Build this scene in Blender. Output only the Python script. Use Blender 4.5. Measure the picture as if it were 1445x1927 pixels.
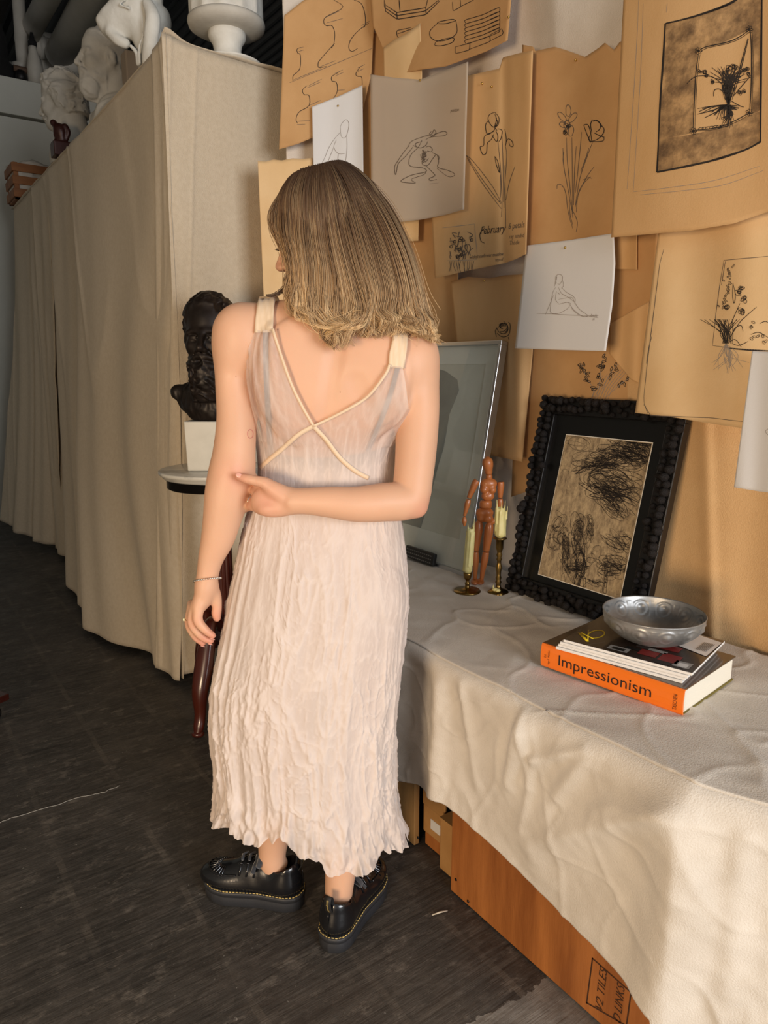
import bpy, bmesh, math, random
import numpy as np
from mathutils import Vector, Matrix

for _o in list(bpy.data.objects):
    bpy.data.objects.remove(_o)
scene = bpy.context.scene
COL = scene.collection
PI = math.pi

# ------------------------------------------------------------------ camera
FPX = 1340.0                       # focal length in pixels of the 1445 x 1927 frame
PITCH = math.radians(11.5)
YAW = math.radians(35.4)
CAMH = 1.32
HV = np.array([math.sin(YAW), math.cos(YAW), 0.0])     # horizontal heading
RV = np.array([math.cos(YAW), -math.sin(YAW), 0.0])    # to the right
ZV = np.array([0.0, 0.0, 1.0])
FWD = HV * math.cos(PITCH) - ZV * math.sin(PITCH)
UPV = HV * math.sin(PITCH) + ZV * math.cos(PITCH)
CAMP = np.array([0.0, 0.0, CAMH])
cam_d = bpy.data.cameras.new('camera')
cam_d.sensor_fit = 'VERTICAL'
cam_d.sensor_height = 24.0
cam_d.lens = FPX / 1927.0 * 24.0
cam_d.clip_start = 0.02
cam = bpy.data.objects.new('camera', cam_d)
COL.objects.link(cam)
cam.location = CAMP
cam.rotation_euler = (PI / 2 - PITCH, 0.0, -YAW)
scene.camera = cam

# ------------------------------------------------------------------ light
def area_light(name, loc, target, sx, sy, power, color):
    d = bpy.data.lights.new(name, 'AREA')
    d.shape = 'RECTANGLE'; d.size = sx; d.size_y = sy
    d.energy = power; d.color = color
    o = bpy.data.objects.new(name, d); COL.objects.link(o)
    o.location = loc
    o.rotation_euler = (Vector(target) - Vector(loc)).to_track_quat('-Z', 'Y').to_euler()
    return o
# low warm daylight from the open bay on the left, cool daylight from the street door behind the camera
area_light('warm_window_light', (-2.7, -0.85, 1.05), (1.1, 1.25, 1.0), 0.9, 1.0, 98, (1.0, 0.74, 0.48))
area_light('door_daylight', (0.9, -4.4, 1.75), (0.9, 1.5, 1.4), 2.6, 2.2, 200, (0.95, 0.97, 1.0))
world = bpy.data.worlds.new('studio_world'); scene.world = world
world.use_nodes = True
world.node_tree.nodes['Background'].inputs[0].default_value = (0.95, 0.96, 1.0, 1)
world.node_tree.nodes['Background'].inputs[1].default_value = 0.34
scene.view_settings.view_transform = 'Standard'
scene.view_settings.look = 'None'
scene.view_settings.gamma = 1.0
scene.view_settings.use_curve_mapping = False
scene.view_settings.exposure = 0.2

# ------------------------------------------------------------------ picking points of the place from the photograph
def ray(x, y):
    return FWD * FPX + RV * (x - 722.5) + UPV * (963.5 - y)
def atz(x, y, z):
    d = ray(x, y); return CAMP + d * (z - CAMH) / d[2]
def atx(x, y, X):
    d = ray(x, y); return CAMP + d * X / d[0]
def aty(x, y, Y):
    d = ray(x, y); return CAMP + d * Y / d[1]
def atv(x, y, v):
    """point of a pixel on the upright plane v metres ahead, in world axes"""
    d = ray(x, y); return CAMP + d * v / float(d @ HV)
def uvw(x, y, v):
    p = atv(x, y, v); return np.array([p @ RV, v, p[2]])

# ------------------------------------------------------------------ colour and materials
def S(r, g, b, a=1.0):
    f = lambda c: (c / 255 / 12.92) if c / 255 <= 0.04045 else ((c / 255 + 0.055) / 1.055) ** 2.4
    return (f(r), f(g), f(b), a)
MATS = {}
def mat(name, col, rough=0.6, metal=0.0, col2=None, nscale=8.0, ndetail=4.0, nrough=.6, ramp=(0.35, 0.65), stretch=(1, 1, 1),
        bump=0.0, bscale=60.0, bstretch=None, bdetail=3.0, sss=0.0, sss_r=(0.01, 0.004, 0.002), coat=0.0, spec=0.5,
        transl=0.0, transp=0.0, attr=None, sheen=0.0, alpha=1.0, wave=None, col3=None):
    m = bpy.data.materials.new(name); m.use_nodes = True
    nt = m.node_tree; N = nt.nodes; L = nt.links
    b = N['Principled BSDF']; out = N['Material Output']
    b.inputs['Base Color'].default_value = col
    b.inputs['Roughness'].default_value = rough
    b.inputs['Metallic'].default_value = metal
    b.inputs['Specular IOR Level'].default_value = spec
    b.inputs['Coat Weight'].default_value = coat
    b.inputs['Coat Roughness'].default_value = 0.08
    b.inputs['Sheen Weight'].default_value = sheen
    tc = N.new('ShaderNodeTexCoord')
    def mapped(st):
        mp = N.new('ShaderNodeMapping'); mp.inputs['Scale'].default_value = st
        L.new(tc.outputs['Object'], mp.inputs['Vector']); return mp.outputs['Vector']
    colsock = None
    if attr:
        at = N.new('ShaderNodeAttribute'); at.attribute_name = attr; colsock = at.outputs['Color']
    elif col2 is not None:
        n = N.new('ShaderNodeTexNoise'); n.inputs['Scale'].default_value = nscale
        n.inputs['Detail'].default_value = ndetail; n.inputs['Roughness'].default_value = nrough
        L.new(mapped(stretch), n.inputs['Vector'])
        cr = N.new('ShaderNodeValToRGB'); cr.color_ramp.elements[0].position = ramp[0]; cr.color_ramp.elements[1].position = ramp[1]
        cr.color_ramp.elements[0].color = col; cr.color_ramp.elements[1].color = col2
        if col3 is not None:
            e = cr.color_ramp.elements.new(min(.99, ramp[1] + .1)); e.color = col3
        L.new(n.outputs['Fac'], cr.inputs['Fac']); colsock = cr.outputs['Color']
    if colsock is not None:
        L.new(colsock, b.inputs['Base Color'])
    if bump:
        if wave:
            n2 = N.new('ShaderNodeTexWave'); n2.inputs['Scale'].default_value = bscale
            n2.inputs['Distortion'].default_value = wave; n2.inputs['Detail'].default_value = bdetail
            fo = n2.outputs['Fac']
        else:
            n2 = N.new('ShaderNodeTexNoise'); n2.inputs['Scale'].default_value = bscale; n2.inputs['Detail'].default_value = bdetail
            fo = n2.outputs['Fac']
        L.new(mapped(bstretch or (1, 1, 1)), n2.inputs['Vector'])
        bp = N.new('ShaderNodeBump'); bp.inputs['Strength'].default_value = min(1.0, bump); bp.inputs['Distance'].default_value = 0.004
        L.new(fo, bp.inputs['Height']); L.new(bp.outputs['Normal'], b.inputs['Normal'])
    if sss:
        b.inputs['Subsurface Weight'].default_value = sss
        b.inputs['Subsurface Radius'].default_value = sss_r
        b.inputs['Subsurface Scale'].default_value = 1.0
    surf = b.outputs['BSDF']
    if transl:
        t = N.new('ShaderNodeBsdfTranslucent'); t.inputs['Color'].default_value = col
        if colsock is not None: L.new(colsock, t.inputs['Color'])
        mx = N.new('ShaderNodeMixShader'); mx.inputs[0].default_value = transl
        L.new(surf, mx.inputs[1]); L.new(t.outputs[0], mx.inputs[2]); surf = mx.outputs[0]
    if transp:
        t = N.new('ShaderNodeBsdfTransparent')
        mx = N.new('ShaderNodeMixShader'); mx.inputs[0].default_value = transp
        L.new(surf, mx.inputs[1]); L.new(t.outputs[0], mx.inputs[2]); surf = mx.outputs[0]
    L.new(surf, out.inputs['Surface'])
    MATS[name] = m
    return m

# ------------------------------------------------------------------ mesh helpers
def link(o, parent=None):
    COL.objects.link(o)
    if parent is not None: o.parent = parent
    return o
def mesh_obj(name, V, Fc, m=None, parent=None, smooth=True, colors=None, mats=None, midx=None):
    me = bpy.data.meshes.new(name)
    V = np.asarray(V, dtype=np.float32)
    if isinstance(Fc, np.ndarray):
        k = Fc.shape[1]; n = len(Fc)
        me.vertices.add(len(V)); me.vertices.foreach_set('co', V.ravel())
        me.loops.add(n * k); me.loops.foreach_set('vertex_index', Fc.astype(np.int32).ravel())
        me.polygons.add(n); me.polygons.foreach_set('loop_start', np.arange(0, n * k, k, dtype=np.int32))
        me.update(calc_edges=True)
    else:
        me.from_pydata(V.tolist(), [], Fc)
        me.update()
    me.validate()
    if smooth and len(me.polygons):
        me.polygons.foreach_set('use_smooth', np.ones(len(me.polygons), dtype=bool))
    for mm in (mats or ([m] if m else [])):
        me.materials.append(mm)
    if midx is not None: me.polygons.foreach_set('material_index', np.asarray(midx, dtype=np.int32))
    if colors is not None:
        a = me.color_attributes.new('Col', 'FLOAT_COLOR', 'POINT')
        c = np.ones((len(V), 4), dtype=np.float32); c[:, :3] = np.asarray(colors)[:, :3]
        a.data.foreach_set('color', c.ravel())
    o = bpy.data.objects.new(name, me)
    return link(o, parent)
def tag(o, label, cat, group=None, kind=None):
    o['label'] = label
    if cat: o['category'] = cat
    if group: o['group'] = group
    if kind: o['kind'] = kind
    return o
def structure(o, label=None):
    o['kind'] = 'structure'
    if label: o['label'] = label
    return o
def empty(name, loc=(0, 0, 0), rz=0.0):
    o = bpy.data.objects.new(name, None); o.empty_display_size = 0.05
    COL.objects.link(o); o.location = [float(c) for c in loc]; o.rotation_euler = (0, 0, rz)
    return o
class MB:
    """collects shapes into one mesh"""
    def __init__(s): s.V = []; s.F = []; s.n = 0; s.C = []
    def add(s, V, Fc, col=None):
        V = np.asarray(V, dtype=float).reshape(-1, 3)
        s.V.append(V); s.F += [tuple(int(i) + s.n for i in f) for f in Fc]; s.n += len(V)
        s.C.append(np.tile(np.array(col if col is not None else (1, 1, 1))[:3], (len(V), 1)))
        return s
    def build(s, name, m, parent=None, smooth=True, bevel=0.0, vcol=False, loc=None):
        V = np.vstack(s.V)
        if loc is not None: V = V - np.asarray(loc)
        o = mesh_obj(name, V, s.F, m, parent, smooth, colors=np.vstack(s.C) if vcol else None)
        if loc is not None: o.location = [float(c) for c in loc]
        if bevel:
            b = o.modifiers.new('bevel', 'BEVEL'); b.width = bevel; b.segments = 2; b.limit_method = 'ANGLE'; b.angle_limit = 0.6
        return o
    def box(s, lo, hi, R=None, c=None, col=None):
        lo = np.array(lo, float); hi = np.array(hi, float)
        V = np.array([[(lo, hi)[i][0], (lo, hi)[j][1], (lo, hi)[k][2]] for i in (0, 1) for j in (0, 1) for k in (0, 1)])
        if R is not None: V = V @ np.asarray(R).T
        if c is not None: V = V + np.asarray(c)
        return s.add(V, [(0, 1, 3, 2), (4, 6, 7, 5), (0, 4, 5, 1), (2, 3, 7, 6), (0, 2, 6, 4), (1, 5, 7, 3)], col)
    def obox(s, o, ax, ay, az, col=None):
        """box from corner o along three vectors"""
        o, ax, ay, az = [np.array(q, float) for q in (o, ax, ay, az)]
        V = [o + i * ax + j * ay + k * az for i in (0, 1) for j in (0, 1) for k in (0, 1)]
        Fc = [(0, 1, 3, 2), (4, 6, 7, 5), (0, 4, 5, 1), (2, 3, 7, 6), (0, 2, 6, 4), (1, 5, 7, 3)]
        if np.dot(np.cross(ax, ay), az) < 0: Fc = [f[::-1] for f in Fc]
        return s.add(V, Fc, col)
    def tube(s, pts, r, seg=8, closed=False, caps=True, col=None, flat=1.0, ref=None):
        pts = np.asarray(pts, float); n = len(pts)
        r = np.broadcast_to(np.asarray(r, float), (n,))
        if closed: T = np.roll(pts, -1, 0) - np.roll(pts, 1, 0)
        else: T = np.gradient(pts, axis=0)
        T = T / (np.linalg.norm(T, axis=1)[:, None] + 1e-12)
        a = np.array(ref if ref is not None else (0, 0, 1.0))
        if abs(T[0] @ a) > 0.95: a = np.array([1.0, 0, 0])
        nrm = np.cross(T[0], a); nrm /= np.linalg.norm(nrm) + 1e-12
        V = []
        th = np.linspace(0, 2 * PI, seg, endpoint=False)
        for i in range(n):
            nrm = nrm - T[i] * (nrm @ T[i]); nrm /= np.linalg.norm(nrm) + 1e-12
            bn = np.cross(T[i], nrm)
            V.append(pts[i] + r[i] * (np.cos(th)[:, None] * nrm + flat * np.sin(th)[:, None] * bn))
        Fc = []
        m = n if closed else n - 1
        for i in range(m):
            for j in range(seg):
                A = i * seg + j; B = i * seg + (j + 1) % seg; i2 = (i + 1) % n
                Fc.append((A, B, i2 * seg + (j + 1) % seg, i2 * seg + j))
        if caps and not closed:
            Fc.append(tuple(range(seg))[::-1]); Fc.append(tuple((n - 1) * seg + j for j in range(seg)))
        return s.add(np.vstack(V), Fc, col)
    def lathe(s, prof, seg=32, c=(0, 0, 0), fn=None, col=None, R=None, cap=True):
        V = []; Fc = []; n = len(prof)
        for (rr, z) in prof:
            for j in range(seg):
                a = 2 * PI * j / seg
                rj = rr if fn is None else fn(rr, z, a)
                V.append((rj * math.cos(a), rj * math.sin(a), z))
        for i in range(n - 1):
            for j in range(seg):
                Fc.append((i * seg + j, i * seg + (j + 1) % seg, (i + 1) * seg + (j + 1) % seg, (i + 1) * seg + j))
        if cap:
            Fc.append(tuple(range(seg))[::-1]); Fc.append(tuple((n - 1) * seg + j for j in range(seg)))
        V = np.array(V)
        if R is not None: V = V @ np.asarray(R).T
        return s.add(V + np.array(c), Fc, col)
    def sphere(s, c, r, seg=12, ring=8, R=None, col=None):
        r = np.broadcast_to(np.asarray(r, float), (3,))
        V = [(0, 0, -1)]
        for i in range(1, ring):
            p = -PI / 2 + PI * i / ring
            for j in range(seg):
                a = 2 * PI * j / seg
                V.append((math.cos(p) * math.cos(a), math.cos(p) * math.sin(a), math.sin(p)))
        V.append((0, 0, 1)); V = np.array(V) * r
        if R is not None: V = V @ np.asarray(R).T
        Fc = [(0, 1 + (j + 1) % seg, 1 + j) for j in range(seg)]
        for i in range(ring - 2):
            for j in range(seg):
                a = 1 + i * seg + j; b = 1 + i * seg + (j + 1) % seg
                Fc.append((a, b, b + seg, a + seg))
        t = len(V) - 1; o = 1 + (ring - 2) * seg
        Fc += [(o + j, o + (j + 1) % seg, t) for j in range(seg)]
        return s.add(V + np.array(c), Fc, col)
def grid_faces(nx, ny, wrap=False):
    """faces of an ny x nx vertex grid, index = j*nx+i"""
    i = np.arange(nx if wrap else nx - 1); j = np.arange(ny - 1)
    I, J = np.meshgrid(i, j); I2 = (I + 1) % nx
    return np.stack([J * nx + I, J * nx + I2, (J + 1) * nx + I2, (J + 1) * nx + I], -1).reshape(-1, 4)
def rotz(a):
    c, s_ = math.cos(a), math.sin(a); return np.array([[c, -s_, 0], [s_, c, 0], [0, 0, 1.0]])
def rotx(a):
    c, s_ = math.cos(a), math.sin(a); return np.array([[1.0, 0, 0], [0, c, -s_], [0, s_, c]])
def roty(a):
    c, s_ = math.cos(a), math.sin(a); return np.array([[c, 0, s_], [0, 1.0, 0], [-s_, 0, c]])
def smooth_curve(pts, n, closed=False):
    """Catmull-Rom through points, n samples"""
    P = np.asarray(pts, float); m = len(P)
    seg = m if closed else m - 1
    t = np.linspace(0, seg, n, endpoint=not closed); i = np.minimum(t.astype(int), seg - 1); f = (t - i)[:, None]
    def g(k): return P[k % m] if closed else P[np.clip(k, 0, m - 1)]
    p0, p1, p2, p3 = g(i - 1), g(i), g(i + 1), g(i + 2)
    return 0.5 * (2 * p1 + (p2 - p0) * f + (2 * p0 - 5 * p1 + 4 * p2 - p3) * f ** 2 + (3 * p1 - p0 - 3 * p2 + p3) * f ** 3)
def _hash(ix, iy, iz, seed):
    h = (ix.astype(np.int64) * 374761393 + iy.astype(np.int64) * 668265263 + iz.astype(np.int64) * 2147483647 + seed * 974634777) & 0xFFFFFFFF
    h = ((h ^ (h >> 13)) * 1274126177) & 0xFFFFFFFF
    h = (h ^ (h >> 16)) & 0xFFFFFF
    return h / float(0xFFFFFF) * 2 - 1
def vnoise(x, y, z=0.0, seed=0):
    """smooth value noise, -1..1"""
    x, y, z = np.broadcast_arrays(np.asarray(x, float), np.asarray(y, float), np.asarray(z, float))
    ix, iy, iz = np.floor(x), np.floor(y), np.floor(z)
    fx, fy, fz = x - ix, y - iy, z - iz
    fx, fy, fz = [f * f * (3 - 2 * f) for f in (fx, fy, fz)]
    r = 0
    for a in (0, 1):
        for b in (0, 1):
            for c in (0, 1):
                w = (fx if a else 1 - fx) * (fy if b else 1 - fy) * (fz if c else 1 - fz)
                r = r + w * _hash(ix + a, iy + b, iz + c, seed)
    return r
def fbm(x, y, z=0.0, seed=0, octv=3):
    r = 0; a = 1.0
    for k in range(octv):
        f = 2.03 ** k
        r = r + a * vnoise(np.asarray(x) * f, np.asarray(y) * f, np.asarray(z) * f, seed + k * 17); a *= 0.5
    return r
def ridged(x, y, z=0.0, seed=0, octv=2):
    r = 0; a = 1.0
    for k in range(octv):
        f = 2.1 ** k
        r = r + a * (1 - np.abs(vnoise(np.asarray(x) * f, np.asarray(y) * f, np.asarray(z) * f, seed + k * 31)) * 2); a *= 0.5
    return r
FONT_CACHE = {}
def text_mesh(body, shear=0.0):
    c = bpy.data.curves.new('lettering', 'FONT'); c.body = body; c.size = 1.0; c.shear = shear
    c.fill_mode = 'FRONT'; c.resolution_u = 3
    o = bpy.data.objects.new('lettering', c); COL.objects.link(o)
    dg = bpy.context.evaluated_depsgraph_get(); dg.update()
    me = o.evaluated_get(dg).to_mesh()
    V = np.array([v.co[:] for v in me.vertices]); Fc = [tuple(p.vertices) for p in me.polygons]
    o.evaluated_get(dg).to_mesh_clear()
    bpy.data.objects.remove(o); bpy.data.curves.remove(c)
    V[:, 0] -= V[:, 0].min()
    return V, Fc

# ------------------------------------------------------------------ implicit modelling (smooth unions, meshed with surface nets)
class SDF:
    def __init__(s, lo, hi, h):
        s.lo = np.array(lo, float); s.h = h
        s.n = np.ceil((np.array(hi) - s.lo) / h).astype(int) + 1
        s.d = np.full(s.n, 0.5, dtype=np.float32)
    def region(s, lo, hi):
        a = np.clip(np.floor((np.asarray(lo) - s.lo) / s.h).astype(int), 0, s.n - 1)
        b = np.clip(np.ceil((np.asarray(hi) - s.lo) / s.h).astype(int) + 1, 1, s.n)
        if np.any(b <= a): return None
        sl = tuple(slice(a[k], b[k]) for k in range(3))
        ax = [(s.lo[k] + s.h * np.arange(a[k], b[k])).astype(np.float32) for k in range(3)]
        return sl, ax[0][:, None, None], ax[1][None, :, None], ax[2][None, None, :]
    def op(s, fn, lo, hi, k=0.01, mode='add'):
        m = k + 2.5 * s.h
        rg = s.region(np.asarray(lo) - m, np.asarray(hi) + m)
        if rg is None: return s
        sl, X, Y, Z = rg
        b = fn(X, Y, Z).astype(np.float32); a = s.d[sl]
        if mode == 'add':
            hh = np.maximum(k - np.abs(a - b), 0) / k
            s.d[sl] = np.minimum(a, b) - hh * hh * k * 0.25
        elif mode == 'sub':
            b = -b
            hh = np.maximum(k - np.abs(a - b), 0) / k
            s.d[sl] = np.maximum(a, b) + hh * hh * k * 0.25
        elif mode == 'disp':
            s.d[sl] = a + b
        return s
    def cap(s, a, b, ra, rb=None, k=0.01, mode='add'):
        a = np.asarray(a, float); b = np.asarray(b, float); rb = ra if rb is None else rb
        ab = b - a; L2 = float(ab @ ab) + 1e-12; R = max(ra, rb)
        def fn(X, Y, Z):
            t = np.clip(((X - a[0]) * ab[0] + (Y - a[1]) * ab[1] + (Z - a[2]) * ab[2]) / L2, 0, 1)
            return np.sqrt((X - a[0] - t * ab[0]) ** 2 + (Y - a[1] - t * ab[1]) ** 2 + (Z - a[2] - t * ab[2]) ** 2) - (ra + (rb - ra) * t)
        return s.op(fn, np.minimum(a, b) - R, np.maximum(a, b) + R, k, mode)
    def chain(s, pts, rad, k=0.01, mode='add'):
        """smooth tapering limb through points: one primitive, hard union inside"""
        P4 = np.concatenate([np.asarray(pts, float), np.asarray(rad, float)[:, None]], 1)
        if len(P4) > 2: P4 = smooth_curve(P4, (len(P4) - 1) * 5 + 1)
        P, r = P4[:, :3], P4[:, 3]
        def fn(X, Y, Z):
            out = None
            for i in range(len(P) - 1):
                a = P[i]; ab = P[i + 1] - a; L2 = float(ab @ ab) + 1e-12
                t = np.clip(((X - a[0]) * ab[0] + (Y - a[1]) * ab[1] + (Z - a[2]) * ab[2]) / L2, 0, 1)
                d = np.sqrt((X - a[0] - t * ab[0]) ** 2 + (Y - a[1] - t * ab[1]) ** 2 + (Z - a[2] - t * ab[2]) ** 2) - (r[i] + (r[i + 1] - r[i]) * t)
                out = d if out is None else np.minimum(out, d)
            return out
        return s.op(fn, (P - r[:, None]).min(0), (P + r[:, None]).max(0), k, mode)
    def ell(s, c, r, R=None, k=0.01, mode='add'):
        c = np.asarray(c, float); r = np.broadcast_to(np.asarray(r, float), (3,)); R = np.eye(3) if R is None else np.asarray(R)
        def fn(X, Y, Z):
            x, y, z = X - c[0], Y - c[1], Z - c[2]
            p = [R[0, i] * x + R[1, i] * y + R[2, i] * z for i in range(3)]
            k0 = np.sqrt(sum((p[i] / r[i]) ** 2 for i in range(3))) + 1e-9
            k1 = np.sqrt(sum((p[i] / r[i] ** 2) ** 2 for i in range(3))) + 1e-9
            return k0 * (k0 - 1) / k1
        ext = np.sqrt(((R * r) ** 2).sum(1))
        return s.op(fn, c - ext, c + ext, k, mode)
    def box(s, c, r, R=None, k=0.01, mode='add', rnd=0.005):
        c = np.asarray(c, float); r = np.asarray(r, float); R = np.eye(3) if R is None else np.asarray(R)
        def fn(X, Y, Z):
            x, y, z = X - c[0], Y - c[1], Z - c[2]
            q = [np.abs(R[0, i] * x + R[1, i] * y + R[2, i] * z) - r[i] + rnd for i in range(3)]
            return np.sqrt(sum(np.maximum(v, 0) ** 2 for v in q)) + np.minimum(np.maximum(np.maximum(q[0], q[1]), q[2]), 0) - rnd
        ext = np.abs(R) @ r
        return s.op(fn, c - ext, c + ext, k, mode)
    def disp(s, fn, lo, hi, R=None):
        return s.op(fn, lo, hi, 0.0, 'disp')
    def mesh(s, smooth=1):
        V, Q = surface_nets(s.d, s.lo, s.h)
        for _ in range(smooth): V = lap(V, Q, 0.5)
        return V, Q
def surface_nets(d, lo, h):
    sg = d < 0
    n = np.array(d.shape)
    cnt = np.zeros(n - 1, dtype=np.uint8)
    offs = [(i, j, k) for i in (0, 1) for j in (0, 1) for k in (0, 1)]
    def sh(a, o): return a[o[0]:o[0] + n[0] - 1, o[1]:o[1] + n[1] - 1, o[2]:o[2] + n[2] - 1]
    for o in offs: cnt += sh(sg, o)
    act = (cnt > 0) & (cnt < 8)
    idx = np.argwhere(act)
    vid = np.full(n - 1, -1, dtype=np.int32); vid[act] = np.arange(len(idx))
    cv = np.stack([d[idx[:, 0] + o[0], idx[:, 1] + o[1], idx[:, 2] + o[2]] for o in offs], 1)
    ofa = np.array(offs, float); acc = np.zeros((len(idx), 3)); num = np.zeros(len(idx))
    for a in range(8):
        for b in range(a + 1, 8):
            if np.abs(ofa[a] - ofa[b]).sum() != 1: continue
            va, vb = cv[:, a], cv[:, b]; cr = (va < 0) != (vb < 0)
            t = np.where(cr, va / np.where(cr, va - vb, 1), 0)
            acc += np.where(cr[:, None], ofa[a] + t[:, None] * (ofa[b] - ofa[a]), 0); num += cr
    V = lo + h * (idx + acc / num[:, None])
    Q = []
    for ax in range(3):
        a1, a2 = (ax + 1) % 3, (ax + 2) % 3
        s0 = [slice(None)] * 3; s1 = [slice(None)] * 3
        s0[ax] = slice(0, -1); s1[ax] = slice(1, None)
        A, B = sg[tuple(s0)], sg[tuple(s1)]
        e = np.argwhere(A != B)
        e = e[(e[:, a1] > 0) & (e[:, a2] > 0) & (e[:, a1] < n[a1] - 1) & (e[:, a2] < n[a2] - 1)]
        ins = A[e[:, 0], e[:, 1], e[:, 2]]
        def c(d1, d2):
            q = e.copy(); q[:, a1] -= d1; q[:, a2] -= d2
            return vid[q[:, 0], q[:, 1], q[:, 2]]
        q = np.stack([c(1, 1), c(0, 1), c(0, 0), c(1, 0)], 1)
        q[~ins] = q[~ins][:, ::-1]
        Q.append(q)
    Q = np.vstack(Q)
    return V, Q[(Q >= 0).all(1)]
def lap(V, Q, w=0.5):
    acc = np.zeros_like(V); num = np.zeros(len(V))
    for a, b in ((0, 1), (1, 2), (2, 3), (3, 0)):
        for p, q in ((a, b), (b, a)):
            for k in range(3): acc[:, k] += np.bincount(Q[:, p], V[Q[:, q], k], len(V))
            num += np.bincount(Q[:, p], minlength=len(V))
    return V * (1 - w) + w * acc / np.maximum(num, 1)[:, None]
# ================================================================== materials shared by many things
M_plaster = mat('white_plaster', S(222, 220, 212), 0.75, col2=S(205, 202, 192), nscale=9, bump=.25, bscale=90)
M_linen = mat('beige_linen', S(216, 201, 177), 0.92, col2=S(209, 193, 168), nscale=60, stretch=(1, 1, 1), bump=.5, bscale=420, bstretch=(1, 1, .5), transl=.12, sheen=.1)
M_canvas = mat('white_canvas', S(220, 213, 202), 0.9, col2=S(206, 198, 186), nscale=6, bump=.35, bscale=330, sheen=.1)
M_backdrop = mat('cream_backdrop', S(228, 218, 205), 0.9, col2=S(218, 207, 193), nscale=5, bump=.35, bscale=300, transl=.1)
M_kraft = mat('manila_paper', S(232, 192, 138), 0.85, col2=S(224, 182, 126), nscale=7, stretch=(1, 1, .4), bump=.12, bscale=240, transl=.22)
M_kraft_pale = mat('pale_manila_paper', S(240, 208, 158), 0.85, col2=S(234, 199, 146), nscale=6, bump=.1, bscale=240, transl=.22)
M_kraft_deep = mat('tan_manila_paper', S(218, 174, 120), 0.85, col2=S(208, 162, 108), nscale=6, bump=.1, bscale=240, transl=.22)
M_white_paper = mat('white_paper', S(228, 226, 224), 0.85, bump=.08, bscale=260, transl=.15)
M_trace = mat('tracing_paper', S(224, 212, 196), 0.7, transl=.35, transp=.28)
M_graphite = mat('graphite', S(96, 84, 74), .7)
M_graphite_pale = mat('pale_graphite', S(150, 140, 132), .7)
M_charcoal = mat('charcoal_line', S(44, 37, 32), .85)
M_dark_metal = mat('dark_metal', S(40, 38, 38), .45, .6)
M_black_gap = mat('black_void', S(16, 15, 14), .9)

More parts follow.
